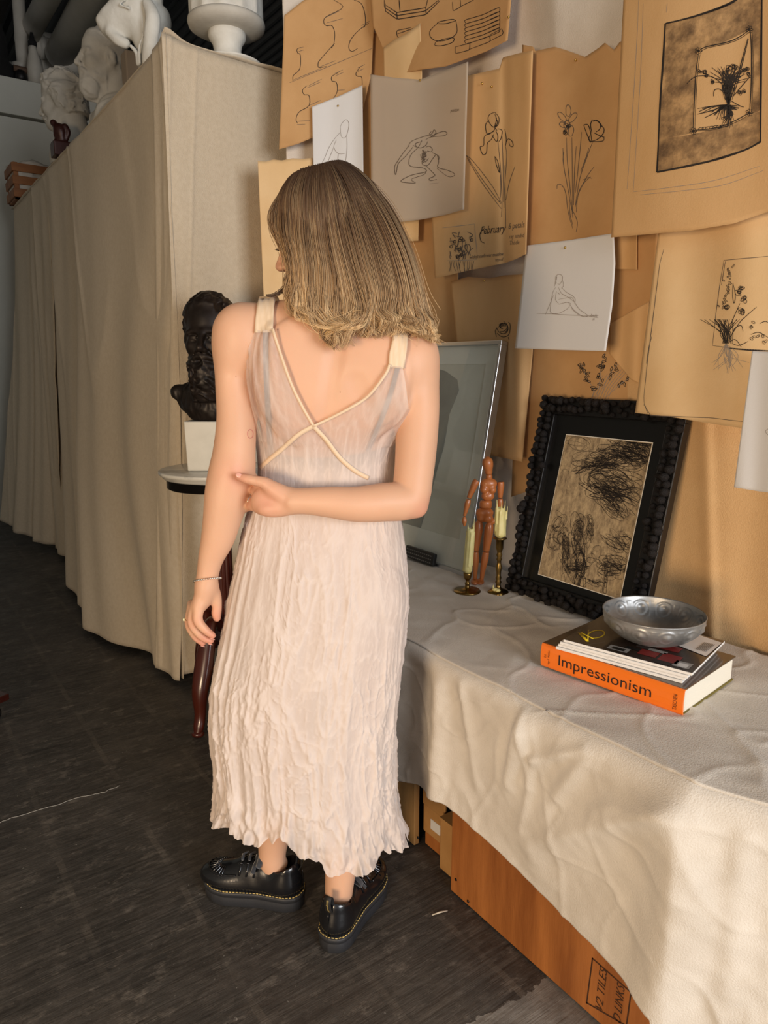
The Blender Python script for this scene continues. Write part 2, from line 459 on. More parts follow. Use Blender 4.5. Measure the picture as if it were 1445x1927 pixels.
# ================================================================== floor: scored concrete with old tile ghosts
def floor_material():
    m = bpy.data.materials.new('scored_concrete'); m.use_nodes = True
    N = m.node_tree.nodes; L = m.node_tree.links; b = N['Principled BSDF']
    tc = N.new('ShaderNodeTexCoord')
    def noise(scale, detail=5, st=(1, 1, 1), rough=.6, dist=0.0):
        mp = N.new('ShaderNodeMapping'); mp.inputs['Scale'].default_value = st
        L.new(tc.outputs['Object'], mp.inputs['Vector'])
        n = N.new('ShaderNodeTexNoise'); n.inputs['Scale'].default_value = scale; n.inputs['Detail'].default_value = detail
        n.inputs['Roughness'].default_value = rough; n.inputs['Distortion'].default_value = dist
        L.new(mp.outputs[0], n.inputs['Vector']); return n.outputs['Fac']
    def ramp(f, stops):
        r = N.new('ShaderNodeValToRGB'); e = r.color_ramp.elements
        e[0].position, e[0].color = stops[0]; e[1].position, e[1].color = stops[-1]
        for p, c in stops[1:-1]:
            k = e.new(p); k.color = c
        L.new(f, r.inputs['Fac']); return r.outputs['Color']
    def mix(f, a, b_):
        x = N.new('ShaderNodeMix'); x.data_type = 'RGBA'
        if isinstance(f, float): x.inputs[0].default_value = f
        else: L.new(f, x.inputs[0])
        for s_, v in ((6, a), (7, b_)):
            if isinstance(v, tuple): x.inputs[s_].default_value = v
            else: L.new(v, x.inputs[s_])
        return x.outputs[2]
    def math_(op, a, b_=None, clamp=False):
        x = N.new('ShaderNodeMath'); x.operation = op; x.use_clamp = clamp
        for i, v in enumerate((a, b_)):
            if v is None: continue
            if isinstance(v, (float, int)): x.inputs[i].default_value = v
            else: L.new(v, x.inputs[i])
        return x.outputs[0]
    W = (1, 1, 1, 1); K = (0, 0, 0, 1)
    base = ramp(noise(4.2, 9, rough=.7), [(.32, S(36, 34, 32)), (.5, S(54, 50, 46)), (.68, S(80, 74, 68))])
    comb = noise(70, 4, (.06, 1, 1), .7, .3)
    base = mix(ramp(comb, [(.35, K), (.75, (.6, .6, .6, 1))]), base, S(92, 88, 82))
    # tile ghosts 0.2286 m apart
    sep = N.new('ShaderNodeSeparateXYZ'); L.new(tc.outputs['Object'], sep.inputs[0])
    wob = math_('MULTIPLY', math_('SUBTRACT', noise(5, 3), .5), .02)
    def line(o, off, w):
        v = math_('ADD', math_('ADD', o, off), wob)
        fr = math_('ABSOLUTE', math_('SUBTRACT', math_('FRACT', math_('DIVIDE', v, .2400)), .5))
        return math_('LESS_THAN', fr, w)
    gx = line(sep.outputs[0], .0900 + 24.0, .035); gy = line(sep.outputs[1], .12 + 24.0, .020)
    g = math_('MAXIMUM', gx, math_('MULTIPLY', gy, .6))
    g = math_('MULTIPLY', g, math_('MULTIPLY', ramp(noise(7, 5), [(.40, K), (.64, (.50, .50, .50, 1))]), 1.0))
    base = mix(g, base, S(106, 98, 88))
    spots = ramp(noise(15, 7, (.6, 1, 1), .78), [(.55, K), (.66, (.62, .62, .62, 1))])
    base = mix(spots, base, S(128, 120, 110))
    base = mix(ramp(noise(38, 6, (.5, 1, 1), .8), [(.50, K), (.66, (.40, .40, .40, 1))]), base, S(112, 105, 97))
    spk = ramp(noise(85, 3), [(.68, K), (.74, (.8, .8, .8, 1))])
    base = mix(spk, base, S(150, 146, 138))
    # bare pale concrete beyond the scored area, near the crate
    edge = math_('ADD', sep.outputs[1], math_('MULTIPLY', math_('SUBTRACT', noise(14, 5), .5), .10))
    pale = math_('LESS_THAN', edge, .885)
    pale = math_('MULTIPLY', pale, math_('GREATER_THAN', math_('ADD', sep.outputs[0], math_('MULTIPLY', math_('SUBTRACT', noise(9, 5), .5), .2)), .84))
    pc = ramp(noise(11, 6, (1, 1, 1), .7), [(.35, S(104, 100, 94)), (.65, S(142, 137, 129))])
    base = mix(pale, base, pc)
    L.new(base, b.inputs['Base Color'])
    rg = ramp(noise(6, 4), [(.3, (.42, .42, .42, 1)), (.7, (.72, .72, .72, 1))]); L.new(rg, b.inputs['Roughness'])
    bp = N.new('ShaderNodeBump'); bp.inputs['Strength'].default_value = .8; bp.inputs['Distance'].default_value = .003
    hh = math_('ADD', comb, math_('MULTIPLY', noise(45, 5), .7)); L.new(hh, bp.inputs['Height'])
    L.new(bp.outputs[0], b.inputs['Normal'])
    return m
M_floor = floor_material()
structure(MB().box((-4.0, -4.5, -.12), (4.6, 10.6, 0)).build('floor', M_floor, smooth=False))

# a thin pale crack running over the concrete
ck = MB()
cp = [(0, 1548), (40, 1533), (90, 1520), (140, 1502), (165, 1497), (195, 1491), (225, 1478)]
pts = np.array([atz(x, y, .0012) for x, y in cp])
pts = smooth_curve(pts, 60); pts[:, 1] += np.array([vnoise(i * .5, 3.3) for i in range(60)]) * .005
ck.tube(pts, .0012, 4)
structure(ck.build('trim_1', mat('pale_crack', S(150, 146, 138), .9)), 'thin pale crack in the dark concrete floor')

# ================================================================== room shell
M_wall = mat('painted_wall', S(206, 205, 194), .8, col2=S(198, 197, 186), nscale=2, bump=.1, bscale=80)
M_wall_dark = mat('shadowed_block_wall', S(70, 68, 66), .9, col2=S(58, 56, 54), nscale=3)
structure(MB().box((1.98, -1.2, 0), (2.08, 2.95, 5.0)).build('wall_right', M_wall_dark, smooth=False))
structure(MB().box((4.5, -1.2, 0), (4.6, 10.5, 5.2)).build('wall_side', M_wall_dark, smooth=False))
structure(MB().box((-4.0, 10.4, 0), (4.6, 10.5, 5.2)).build('wall_far', M_wall, smooth=False))
structure(MB().box((-2.0, .35, 0), (-1.9, 7.0, 4.9)).build('added_shade_wall_left', M_wall, smooth=False))  # unseen wall added to block the warm light from the far shelving
wb = structure(MB().box((-4.0, 7.0, 0), (3.0, 7.12, 3.34)).build('wall_back', M_wall, smooth=False, bevel=.004))
MB().box((-4.0, 6.985, 3.36), (3.0, 7.14, 3.64)).build('fascia_board', M_wall, wb, smooth=False, bevel=.006)
# corrugated deck: ribs running along the room
cb = MB(); n = 76
xs = np.linspace(-4.0, 4.6, n * 4 + 1); zs = np.array([4.9 + (.05 if (i // 2) % 2 else 0) for i in range(len(xs))])
V = []
for x, z_ in zip(xs, zs): V += [(x, -1.2, z_), (x, 10.5, z_)]
cb.add(V, [(2 * i, 2 * i + 2, 2 * i + 3, 2 * i + 1) for i in range(len(xs) - 1)])
V2 = [(x, y, 5.1) for x in (-4.0, 4.6) for y in (-1.2, 10.5)]
cb.add(V2, [(0, 1, 3, 2)])
M_deck = mat('dark_metal_deck', S(92, 94, 94), .6, .3)
ceil = structure(cb.build('ceiling', M_deck, smooth=False))
jm = mat('dark_joist', S(44, 38, 32), .8)
for k, x in enumerate((.55, 1.30, 2.35)):
    structure(MB().box((x, 1.0, 4.62), (x + .16, 10.3, 4.9)).build('trim_%d' % (k + 2), jm, smooth=False), 'dark ceiling joist running along the room')

# pipes under the ceiling
M_pipe = mat('painted_pipe', S(196, 190, 178), .55, col2=S(182, 176, 164), nscale=5)
def pipe(name, path, rad, label, collars=()):
    e = empty(name, path[0])
    P0 = np.array(path[0], float)
    MB().tube(np.array(path) - P0, rad, 20).build('pipe_run', M_pipe, e)
    for (a, b) in collars:
        A = np.array(a) - P0; B = np.array(b) - P0
        MB().tube([A, B], rad * 1.14, 20).build('collar', M_pipe, e)
    tag(e, label, 'pipe', 'pipes below the ceiling')
Yp = 7.6
a = aty(48, 78, Yp)
pipe('ceiling_pipe', [a, a + np.array([.06, -4.2, .05])], .085, 'grey pipe running along the ceiling, nearest the left picture edge', [(a + [0, -.02, 0], a + [0, -.1, 0])])
b0, b1 = aty(52, 72, Yp + .1), aty(118, 84, Yp + .1)
pipe('cross_pipe', [b0, b1], .075, 'upper of two horizontal grey pipes above the partition wall')
c0, c1 = aty(52, 84, Yp - .12), aty(112, 95, Yp - .12)
cm = c0 * .55 + c1 * .45
pipe('cross_pipe', [c0, c1], .08, 'lower of two horizontal grey pipes with a collar joint', [(cm - [.03, 0, .004], cm + [.03, 0, .004])])
d0 = aty(112, 105, Yp - .25)
pipe('ceiling_pipe', [d0, d0 + np.array([.10, -3.6, .30])], .12, 'thick grey pipe sloping along the ceiling behind the bearded plaster bust')
e0, e1, e2 = aty(125, 100, Yp - .3), aty(122, 122, Yp - .3), aty(152, 127, Yp - .3)
pipe('elbow_pipe', [e0, (e0 + e1) / 2, e1, (e1 * .7 + e2 * .3), e2], .07, 'pale elbow pipe bending right beside the bearded plaster bust')
f0, f1, f2 = aty(43, 60, Yp - .3), aty(43, 122, Yp - .3), aty(30, 128, Yp - .3)
f0[2] = 4.9
pipe('elbow_pipe', [f0, f1 * .9 + f0 * .1, f1, f2], .05, 'small grey elbow pipe above the partition wall')
g0, g1 = aty(80, 124, Yp), aty(150, 128, Yp)
pipe('cross_pipe', [g0, g1], .055, 'thin horizontal grey pipe just above the wavy haired bust')
# dark odds and ends standing on the partition
t0 = aty(0, 134, 7.06)
sh = SDF(t0 + [-.35, -.05, -.05], t0 + [.35, .35, .75], .012)
sh.ell(t0 + [-.06, .10, .22], (.15, .08, .26), k=.04); sh.ell(t0 + [-.02, .10, .02], (.17, .09, .10), k=.04); sh.cap(t0 + [.0, .1, .1], t0 + [.12, .1, .06], .05, .03, k=.03)
V, Q = sh.mesh(); zmin = 3.64; V[:, 2] = np.maximum(V[:, 2], zmin)
tag(mesh_obj('tool_bag', V, Q, M_black_gap), 'black rounded bag on top of the partition at the left edge', 'bag')
q = aty(66, 139, 7.06); q[2] = 3.64
bt = empty('spray_bottle', q)
MB().lathe([(.035, 0), (.06, .01), (.065, .12), (.05, .2), (.03, .27), (.028, .30)], 20).build('bottle_body', M_pipe, bt)
MB().lathe([(.034, .295), (.034, .33), (.02, .35), (.012, .40)], 12).build('nozzle', M_black_gap, bt)
tag(bt, 'pale bottle with dark nozzle standing on the partition wall', 'bottle')
q = aty(38, 130, 7.06); q[2] = 3.64
vb = empty('valve_fitting', q)
MB().lathe([(.03, 0), (.05, .01), (.05, .06), (.03, .09)], 14).build('valve_body', M_dark_metal, vb)
MB().tube([(-.05, 0, .10), (.05, 0, .10)], .024, 10).build('handle', mat('rusty_brown', S(96, 74, 58), .7), vb)
tag(vb, 'small dark valve with brown handle on the partition', 'valve')

# ================================================================== cloth-covered storage shelves
CABX, CABY0, CABY1, CABZ = 1.0, 2.75, 6.16, 2.462
cabinet = empty('covered_shelving', (CABX + .3, CABY0 + 1.0, 0))
CAB0 = np.array([CABX + .3, CABY0 + 1.0, 0])
def drape(name, top, hem, nu, nv, folds, seed, amp=.035, power=1.4, nrm=(-1, 0, 0)):
    """cloth hung between a top line and a hem line with vertical folds"""
    T = smooth_curve(top, nu); Hm = smooth_curve(hem, nu)
    s_ = np.linspace(0, 1, nu)[None, :]; t = np.linspace(0, 1, nv)[:, None]
    w = t ** power
    P = T[None] * (1 - t)[..., None] + Hm[None] * t[..., None]
    lin = T[None] * (1 - w)[..., None] + Hm[None] * w[..., None]
    P[..., 0] = lin[..., 0]; P[..., 1] = lin[..., 1]
    ph = s_ * folds * 2 * PI + 3.6 * vnoise(s_ * folds * .6, t * 1.6 + 0 * s_, 0, seed) + 2.2 * t
    f = (np.sin(ph) + .45 * np.sin(ph * 2.17 + 1.3)) * (.12 + .88 * t ** .8)
    f = f + .6 * vnoise(s_ * folds * 1.5 + t * 1.2, t * 2.0, 0, seed + 3) * (.3 + .7 * t) + .30 * np.exp(-(np.abs(vnoise(s_ * folds * 2.2 + t * 2.0, t * 1.1, 0, seed + 5)) / .07) ** 1.3)
    # taut crease lines running diagonally
    f = f + .35 * ridged(s_ * folds * .8 + t * .9, t * .8, 0, seed + 9, 1) * (.4 + .6 * t)
    for k in range(3): P[..., k] += nrm[k] * amp * f
    o = mesh_obj(name, P.reshape(-1, 3) - CAB0, grid_faces(nu, nv), M_linen, cabinet)
    so = o.modifiers.new('thick', 'SOLIDIFY'); so.thickness = .002; so.offset = 0
    return o
ys = np.linspace(CABY0, 5.35, 7)
drape('side_curtain', [(CABX, y, CABZ) for y in ys],
      [(.955, 2.79, .02), (.90, 3.05, .03), (.80, 3.5, .03), (.785, 3.9, .03), (.88, 4.45, .04), (.97, 5.0, .04), (.99, 5.38, .04)], 260, 130, 3.4, 4, .034)
drape('side_curtain', [(CABX + .012, y, CABZ) for y in np.linspace(4.9, 6.12, 4)],
      [(1.0, 5.3, .05), (.90, 5.6, .06), (.80, 5.9, .09), (.70, 6.25, .13)], 120, 100, 2.3, 8, .026)
drape('end_curtain', [(CABX - .016, CABY0 - .004, CABZ + .02), (1.1, CABY0 - .005, CABZ), (1.3, CABY0, CABZ - .005), (1.60, CABY0 + .03, CABZ)],
      [(.940, 2.785, .05), (1.12, 2.77, .05), (1.32, 2.78, .05), (1.62, 2.80, .05)], 110, 110, 1.7, 15, .012, 1.2, (0, -1, 0))
# the overlapped strip of cloth next to the corner
drape('corner_strip', [(CABX - .004, CABY0 + .16, CABZ - .01), (CABX - .012, CABY0 + .08, CABZ), (CABX - .004, CABY0 - .012, CABZ + .02)],
      [(.89, 2.96, .03), (.915, 2.88, .03), (.938, 2.775, .03)], 24, 110, 1.4, 22, .010)
nu, nv = 40, 90
gx, gy = np.meshgrid(np.linspace(CABX - .002, 1.70, nu), np.linspace(CABY0 - .003, CABY1, nv))
gz = CABZ + .004 + .006 * fbm(gx * 5, gy * 4, 0, 3) + .035 * np.exp(-((gx - CABX) ** 2 + (gy - CABY0) ** 2) / .003)
o = mesh_obj('top_cloth', np.stack([gx, gy, gz], -1).reshape(-1, 3) - CAB0, grid_faces(nu, nv), M_linen, cabinet)
so = o.modifiers.new('thick', 'SOLIDIFY'); so.thickness = .003; so.offset = -1
M_pine = mat('pine_board', S(168, 128, 84), .7, col2=S(150, 108, 66), nscale=9, stretch=(1, .1, 1), bump=.15)
fr = MB()
for (x, y) in ((1.06, 2.86), (1.62, 2.86), (1.06, 4.3), (1.62, 4.3), (1.06, 5.8), (1.62, 5.8)):
    fr.box((x, y, 0), (x + .05, y + .05, 2.38))
for zz in (.35, 1.05, 1.75, 2.36): fr.box((1.04, 2.84, zz), (1.69, 5.88, zz + .025))
fr.build('shelf_frame', M_pine, cabinet, smooth=False, loc=None).location = -CAB0
tag(cabinet, 'tall storage shelves covered with hanging beige linen curtains', 'shelving')

# ================================================================== backdrop: a curved hanging cloth the drawings are pinned to
PLAN = smooth_curve([(1.76, -.9), (1.76, 0), (1.76, .8), (1.76, 1.5), (1.76, 2.05), (1.735, 2.32), (1.63, 2.51), (1.45, 2.61), (1.24, 2.665), (1.10, 2.68)], 700)
_tg = np.gradient(PLAN, axis=0); _tg /= np.linalg.norm(_tg, axis=1)[:, None]
PNRM = np.stack([-_tg[:, 1], _tg[:, 0]], 1)           # towards the room
_arc = np.concatenate([[0], np.cumsum(np.linalg.norm(np.diff(PLAN, axis=0), axis=1))])
def wall_hit(x, y, off):
    """where the view through a pixel of the photograph meets the backdrop, held `off` metres in front of it"""
    d = ray(x, y); Q = PLAN + PNRM * off
    c = d[0] * Q[:, 1] - d[1] * Q[:, 0]
    k = np.where((c[:-1] <= 0) != (c[1:] <= 0))[0]
    k = k[0] if len(k) else len(c) - 2
    f = c[k] / (c[k] - c[k + 1]) if c[k] != c[k + 1] else 0
    q = Q[k] * (1 - f) + Q[k + 1] * f
    s_ = (q[0] * d[0] + q[1] * d[1]) / (d[0] ** 2 + d[1] ** 2)
    return CAMP + d * s_
sel = np.linspace(0, 560, 240).astype(int)
nu, nv = len(sel), 120
zz = np.linspace(3.15, .56, nv)[:, None]
aa = _arc[sel][None]
fold = .010 * np.sin(aa * 21 + 2 * vnoise(aa * 3, zz * .7)) + .008 * fbm(aa * 5, zz * 1.2, 0, 21) + .006 * ridged(aa * 7, zz * 1.0, 0, 5, 1)
fold = fold - .018
P = np.zeros((nv, nu, 3))
P[..., 0] = PLAN[sel, 0] + PNRM[sel, 0] * fold; P[..., 1] = PLAN[sel, 1] + PNRM[sel, 1] * fold; P[..., 2] = zz
bd = mesh_obj('backdrop_cloth', P.reshape(-1, 3), grid_faces(nu, nv), M_backdrop)
so = bd.modifiers.new('thick', 'SOLIDIFY'); so.thickness = .002; so.offset = 0
tag(bd, 'cream cloth backdrop hanging behind the pinned drawings', 'backdrop')
# ================================================================== sheets of paper pinned to the backdrop
class Sheet:
    def __init__(s, name, label, m, top, bottom, off, left=None, right=None, nx=40, ny=44, group='drawings pinned to the backdrop', cat='drawing', pins=()):
        top = np.array(top, float); bottom = np.array(bottom, float)
        s.off_fn = off
        A = np.vstack([top, bottom]); s.x0, s.y0 = A.min(0); s.x1, s.y1 = A.max(0)
        def samp(pl, n):
            pl = np.array(pl, float)
            L_ = np.concatenate([[0], np.cumsum(np.linalg.norm(np.diff(pl, axis=0), axis=1))])
            t = np.linspace(0, L_[-1], n); return np.stack([np.interp(t, L_, pl[:, k]) for k in (0, 1)], 1)
        T = samp(top, nx); B = samp(bottom, nx)
        Lf = samp(left if left is not None else [top[0], bottom[0]], ny); Rt = samp(right if right is not None else [top[-1], bottom[-1]], ny)
        u = np.linspace(0, 1, nx)[None, :, None]; v = np.linspace(0, 1, ny)[:, None, None]
        G = (1 - v) * T[None] + v * B[None] + (1 - u) * Lf[:, None] + u * Rt[:, None] \
            - ((1 - u) * (1 - v) * T[0] + u * (1 - v) * T[-1] + (1 - u) * v * B[0] + u * v * B[-1])
        G = G.reshape(-1, 2)
        V = np.array([s.at(x, y) for x, y in G])
        s.c = V.mean(0); s.c[2] = V[:, 2].min()
        s.root = mesh_obj(name, V - s.c, grid_faces(nx, ny), m)
        s.root.location = s.c
        so = s.root.modifiers.new('thick', 'SOLIDIFY'); so.thickness = .0005; so.offset = 0
        tag(s.root, label, cat, group)
        s.lines = {}
        for (px, py) in pins:
            p = s.at(px, py, .004)
            MB().sphere(p - s.c, .0035, 8, 6).build('pin', M_pin, s.root)
    def at(s, x, y, lift=0.0):
        a = (x - s.x0) / (s.x1 - s.x0); b = (y - s.y0) / (s.y1 - s.y0)
        return wall_hit(x, y, s.off_fn(a, b) + lift)
    def stroke(s, pts, w=1.4, key='graphite', curve=True, lift=.0011, taper=True):
        pts = np.array(pts, float)
        ln = np.linalg.norm(np.diff(pts, axis=0), axis=1).sum()
        n = max(3, int(ln / 5) + 2)
        if curve and len(pts) > 2: pts = smooth_curve(pts, max(n, len(pts) * 3))
        else:
            L_ = np.concatenate([[0], np.cumsum(np.linalg.norm(np.diff(pts, axis=0), axis=1))])
            t = np.linspace(0, L_[-1], n); pts = np.stack([np.interp(t, L_, pts[:, k]) for k in (0, 1)], 1)
        tg = np.gradient(pts, axis=0); tg /= np.linalg.norm(tg, axis=1)[:, None] + 1e-9
        nr = np.stack([-tg[:, 1], tg[:, 0]], 1)
        n = len(pts); ww = np.full(n, w / 2.0)
        if taper: ww *= .45 + .55 * np.sin(np.linspace(.25, PI - .25, n))
        mb = s.lines.setdefault(key, MB())
        V = []
        for p, q, h_ in zip(pts, nr, ww):
            V.append(s.at(*(p - q * h_), lift) - s.c); V.append(s.at(*(p + q * h_), lift) - s.c)
        mb.add(V, [(2 * i, 2 * i + 1, 2 * i + 3, 2 * i + 2) for i in range(n - 1)])
    def text(s, body, x, y, hpx, angle=0.0, key='graphite', shear=.3, sx=1.0, skew=0.0):
        V, Fc = text_mesh(body, shear)
        ca, sa = math.cos(angle), math.sin(angle)
        mb = s.lines.setdefault(key, MB()); W = []
        for vx, vy, _ in V:
            a, b = vx * hpx * sx, -vy * hpx
            W.append(s.at(x + a * ca - b * sa, y + a * sa + b * ca, .0014) - s.c)
        mb.add(W, [f[::-1] for f in Fc])
    def done(s, **names):
        mm = {'graphite': M_graphite, 'pale': M_graphite_pale, 'charcoal': M_charcoal, 'smudge': M_smudge}
        for k, mb in s.lines.items():
            nm = {'graphite': 'pencil_drawing', 'pale': 'faint_drawing', 'charcoal': 'charcoal_drawing', 'smudge': 'charcoal_shading'}[k]
            o = mb.build(nm, mm[k], s.root); o['kind'] = 'stuff'
M_pin = mat('brass_pin', S(206, 172, 96), .3, 1.0)
def smudge_mat():
    m = mat('charcoal_smudge', S(92, 72, 54), .9)
    N = m.node_tree.nodes; L = m.node_tree.links
    b = N['Principled BSDF']; out = N['Material Output']
    tc = N.new('ShaderNodeTexCoord'); n = N.new('ShaderNodeTexNoise'); n.inputs['Scale'].default_value = 17; n.inputs['Detail'].default_value = 7; n.inputs['Roughness'].default_value = .7
    L.new(tc.outputs['Object'], n.inputs['Vector'])
    r = N.new('ShaderNodeValToRGB'); r.color_ramp.elements[0].position = .38; r.color_ramp.elements[1].position = .8
    r.color_ramp.elements[0].color = (.08, .08, .08, 1); r.color_ramp.elements[1].color = (.95, .95, .95, 1)
    L.new(n.outputs['Fac'], r.inputs['Fac'])
    t = N.new('ShaderNodeBsdfTransparent'); mx = N.new('ShaderNodeMixShader')
    L.new(r.outputs['Color'], mx.inputs[0]); L.new(t.outputs[0], mx.inputs[1]); L.new(b.outputs[0], mx.inputs[2]); L.new(mx.outputs[0], out.inputs['Surface'])
    return m
M_smudge = smudge_mat()
def wavy(base, bot, amp=.006, fr=2.0, ph=0.0, pw=1.5, slant=0.0):
    return lambda a, b: base + (bot - base) * max(b, 0) ** pw + amp * math.sin(a * fr * 2 * PI + ph + b * .8) * (.35 + .65 * b) + slant * (a - .5)
rng = random.Random(7)
def ellipse(cx, cy, a, b, ang=0.0, n=12, t0=0.0, t1=2 * PI, jit=0.0):
    ca, sa = math.cos(ang), math.sin(ang)
    out = []
    for i in range(n + 1):
        t = t0 + (t1 - t0) * i / n
        x = a * math.cos(t) + rng.uniform(-jit, jit); y = b * math.sin(t) + rng.uniform(-jit, jit)
        out.append((cx + x * ca - y * sa, cy + x * sa + y * ca))
    return out
def Z2(*p): return [(500 + x / 2.89, y / 2.89) for x, y in p]
def Z3(*p): return [(960 + x / 2.979, y / 2.979) for x, y in p]
def Z4(*p): return [(900 + x / 2.651, 420 + y / 2.651) for x, y in p]

# --- tan cloth panel low on the wall, behind the black frame
Sheet('tan_cloth_panel', 'plain tan cloth hanging low on the wall right of the black frame', mat('tan_cloth', S(226, 186, 134), .9, col2=S(218, 176, 124), nscale=5, bump=.3, bscale=300, transl=.1), [(1150, 640), (1300, 640), (1560, 640)], [(1150, 1225), (1300, 1262), (1560, 1300)],
      lambda a, b: .004 + .010 * math.sin(a * 9 + .6 * b) ** 2 + .008 * math.exp(-((a - .42 - .05 * b) / .03) ** 2), nx=70, cat='cloth', group='sheets hanging on the backdrop').done()
# --- undersheets that fill between the drawings
Sheet('plain_sheet', 'long blank tan sheet hanging behind the left white figure drawing', M_kraft_deep, [(640, 40), (730, 70)], [(665, 520), (735, 520)], wavy(.006, .012), cat='paper').done()
Sheet('plain_sheet', 'blank tan sheet right of the hair, below the tracing paper', M_kraft_deep, [(745, 405), (862, 370)], [(772, 655), (862, 650)], wavy(.006, .014, .004), cat='paper').done()
s = Sheet('branch_drawing', 'tan sheet with small leafy branch sketch above the black frame', M_kraft_deep, [(978, 520), (1240, 430)], [(962, 935), (1215, 850)], wavy(.008, .016, .005))
for br in ([(565, 870), (575, 830), (545, 780), (525, 730), (508, 690)], [(590, 868), (605, 800), (612, 720), (630, 650)], [(610, 868), (650, 760), (700, 700), (760, 645), (820, 615)], [(640, 866), (690, 820), (740, 780), (785, 755)]):
    q = Z4(*br); s.stroke(q, 1.0, 'pale')
    for i in range(15):
        k = rng.uniform(.25, 1) * (len(q) - 1); j = min(int(k), len(q) - 2); f = k - j
        x = q[j][0] * (1 - f) + q[j + 1][0] * f + rng.uniform(-5, 5); y = q[j][1] * (1 - f) + q[j + 1][1] * f + rng.uniform(-5, 5)
        a = rng.uniform(0, PI)
        s.stroke(ellipse(x, y, rng.uniform(2.5, 5.5), 1.6, a, 8), 1.3, 'charcoal')
for i in range(7):
    s.stroke(Z4((560 + i * 14, 885), (590 + i * 14, 820), (620 + i * 24, 760 - i * 8)), .9, 'pale')
s.done()
Sheet('plain_sheet', 'orange tan sheet corner right of the white seated figure drawing', M_kraft, Z4((660, 500), (760, 440), (850, 390)), Z4((655, 650), (760, 780), (845, 820)), wavy(.014, .02, .003), cat='paper').done()
Sheet('plain_sheet', 'narrow tan sheet end showing below the big framed bouquet drawing', M_kraft, [(1120, 330), (1200, 330)], [(1120, 505), (1198, 508)], wavy(.018, .022, .003), cat='paper').done()
s = Sheet('rolled_sheet', 'curled tan sheet with rose sketch hanging right of the silver frame', M_kraft, [(848, 530), (880, 521), (920, 524), (950, 518), (985, 516)], [(880, 850), (934, 859), (983, 869)],
          lambda a, b: .020 + .022 * b + .030 * math.exp(-((a - .93) / .14) ** 2) * (.3 + b), right=[(985, 516), (1003, 657), (983, 869)], nx=50, pins=[(911, 528)])
for i in range(7):
    s.stroke(ellipse(945, 616, 3 + i * 1.6, 2.5 + i * 1.3, i * .7, 10, rng.uniform(0, 2), rng.uniform(4, 6)), 1.3, 'charcoal')
s.stroke([(935, 627), (945, 634), (957, 630), (960, 612), (956, 606)], 1.3, 'charcoal'); s.stroke([(934, 634), (932, 622), (938, 616)], 1.2, 'charcoal'); s.stroke([(956, 634), (958, 640)], 1.3, 'charcoal')
s.done()

# --- tall sheet of moulding profiles, top left
s = Sheet('profile_drawing', 'tan sheet of moulding profile curves, leftmost at top beside plaster vase', M_kraft_deep, [(535, 29), (569, 2), (640, -40), (706, -80)], [(525, 281), (560, 271), (610, 250), (683, 207)],
          lambda a, b: .040 + .02 * b + .010 * math.sin(a * 5), right=[(706, -80), (704, 35), (699, 138), (683, 207)])
for pl in ([(370, 0), (420, 40), (330, 90), (315, 120), (330, 140), (360, 140), (375, 180), (370, 240), (355, 262)], [(480, 0), (520, 20), (540, 80), (540, 140), (520, 150)], [(560, 125), (500, 170), (460, 220), (452, 262), (470, 280), (500, 262)],
           [(190, 258), (170, 268), (175, 290), (188, 300), (185, 375), (150, 410), (148, 440)], [(225, 465), (200, 490), (210, 515), (235, 520), (235, 575), (180, 610), (165, 650), (175, 672)],
           [(395, 395), (360, 415), (360, 440), (385, 450), (388, 500), (365, 540)], [(515, 360), (490, 400), (500, 415), (522, 420), (525, 470)], [(375, 235), (300, 320), (285, 345), (290, 368), (330, 360)]):
    s.stroke(Z2(*pl), 1.3, 'charcoal')
for a, b in (((130, 450), (580, 262)), ((145, 437), (300, 372)), ((168, 660), (240, 655)), ((170, 678), (215, 676)), ((235, 465), (305, 430)), ((225, 478), (300, 445)), ((375, 400), (420, 380)), ((380, 412), (425, 392)), ((500, 370), (540, 350)), ((500, 390), (535, 372)), ((325, 95), (400, 60)), ((330, 125), (420, 100)), ((520, 140), (565, 115)), ((180, 262), (205, 256)), ((180, 280), (205, 272)), ((388, 492), (430, 488)), ((240, 572), (300, 545)), ((290, 365), (380, 330))):
    s.stroke(Z2(a, b), .9, 'graphite', False)
s.done()

# --- top middle sheet: pots, coil and box
s = Sheet('pottery_drawing', 'tan sheet of pot, coil and block outlines at the top centre', M_kraft_deep, [(690, -60), (970, -90)], [(721, 92), (745, 140), (794, 131), (839, 125), (915, 97), (955, 76)],
          lambda a, b: .052 + .03 * b + .008 * math.sin(a * 7), left=[(690, -60), (697, 0), (700, 45), (721, 92)], pins=[(957, 32)])
for pl in ([(650, 20), (650, 60), (715, 105), (870, 80), (945, 5)], [(645, 0), (645, 40), (712, 85), (868, 60), (940, 0)], [(655, 30), (712, 68), (870, 42), (880, 0)], [(712, 65), (715, 105)], [(870, 42), (872, 80)], [(725, 0), (730, 62)]):
    s.stroke(Z2(*pl), 1.8, 'charcoal', False)
for pl in ([(930, 130), (895, 165), (895, 200), (930, 222), (990, 215), (1035, 185), (1040, 150), (1035, 118)], [(932, 128), (980, 128), (1035, 112)], [(930, 130), (945, 118), (1015, 105), (1035, 115)], [(925, 228), (920, 246), (960, 248), (1015, 230), (1020, 205), (960, 215), (925, 228)]):
    s.stroke(Z2(*pl), 1.5, 'charcoal')
for i in range(6):
    y = 105 + i * 22
    s.stroke(Z2((1088, y + 22), (1082, y + 10), (1095, y), (1180, y - 25), (1262, y - 62), (1272, y - 50), (1262, y - 38), (1180, y - 4), (1092, y + 22)), 1.4, 'charcoal')
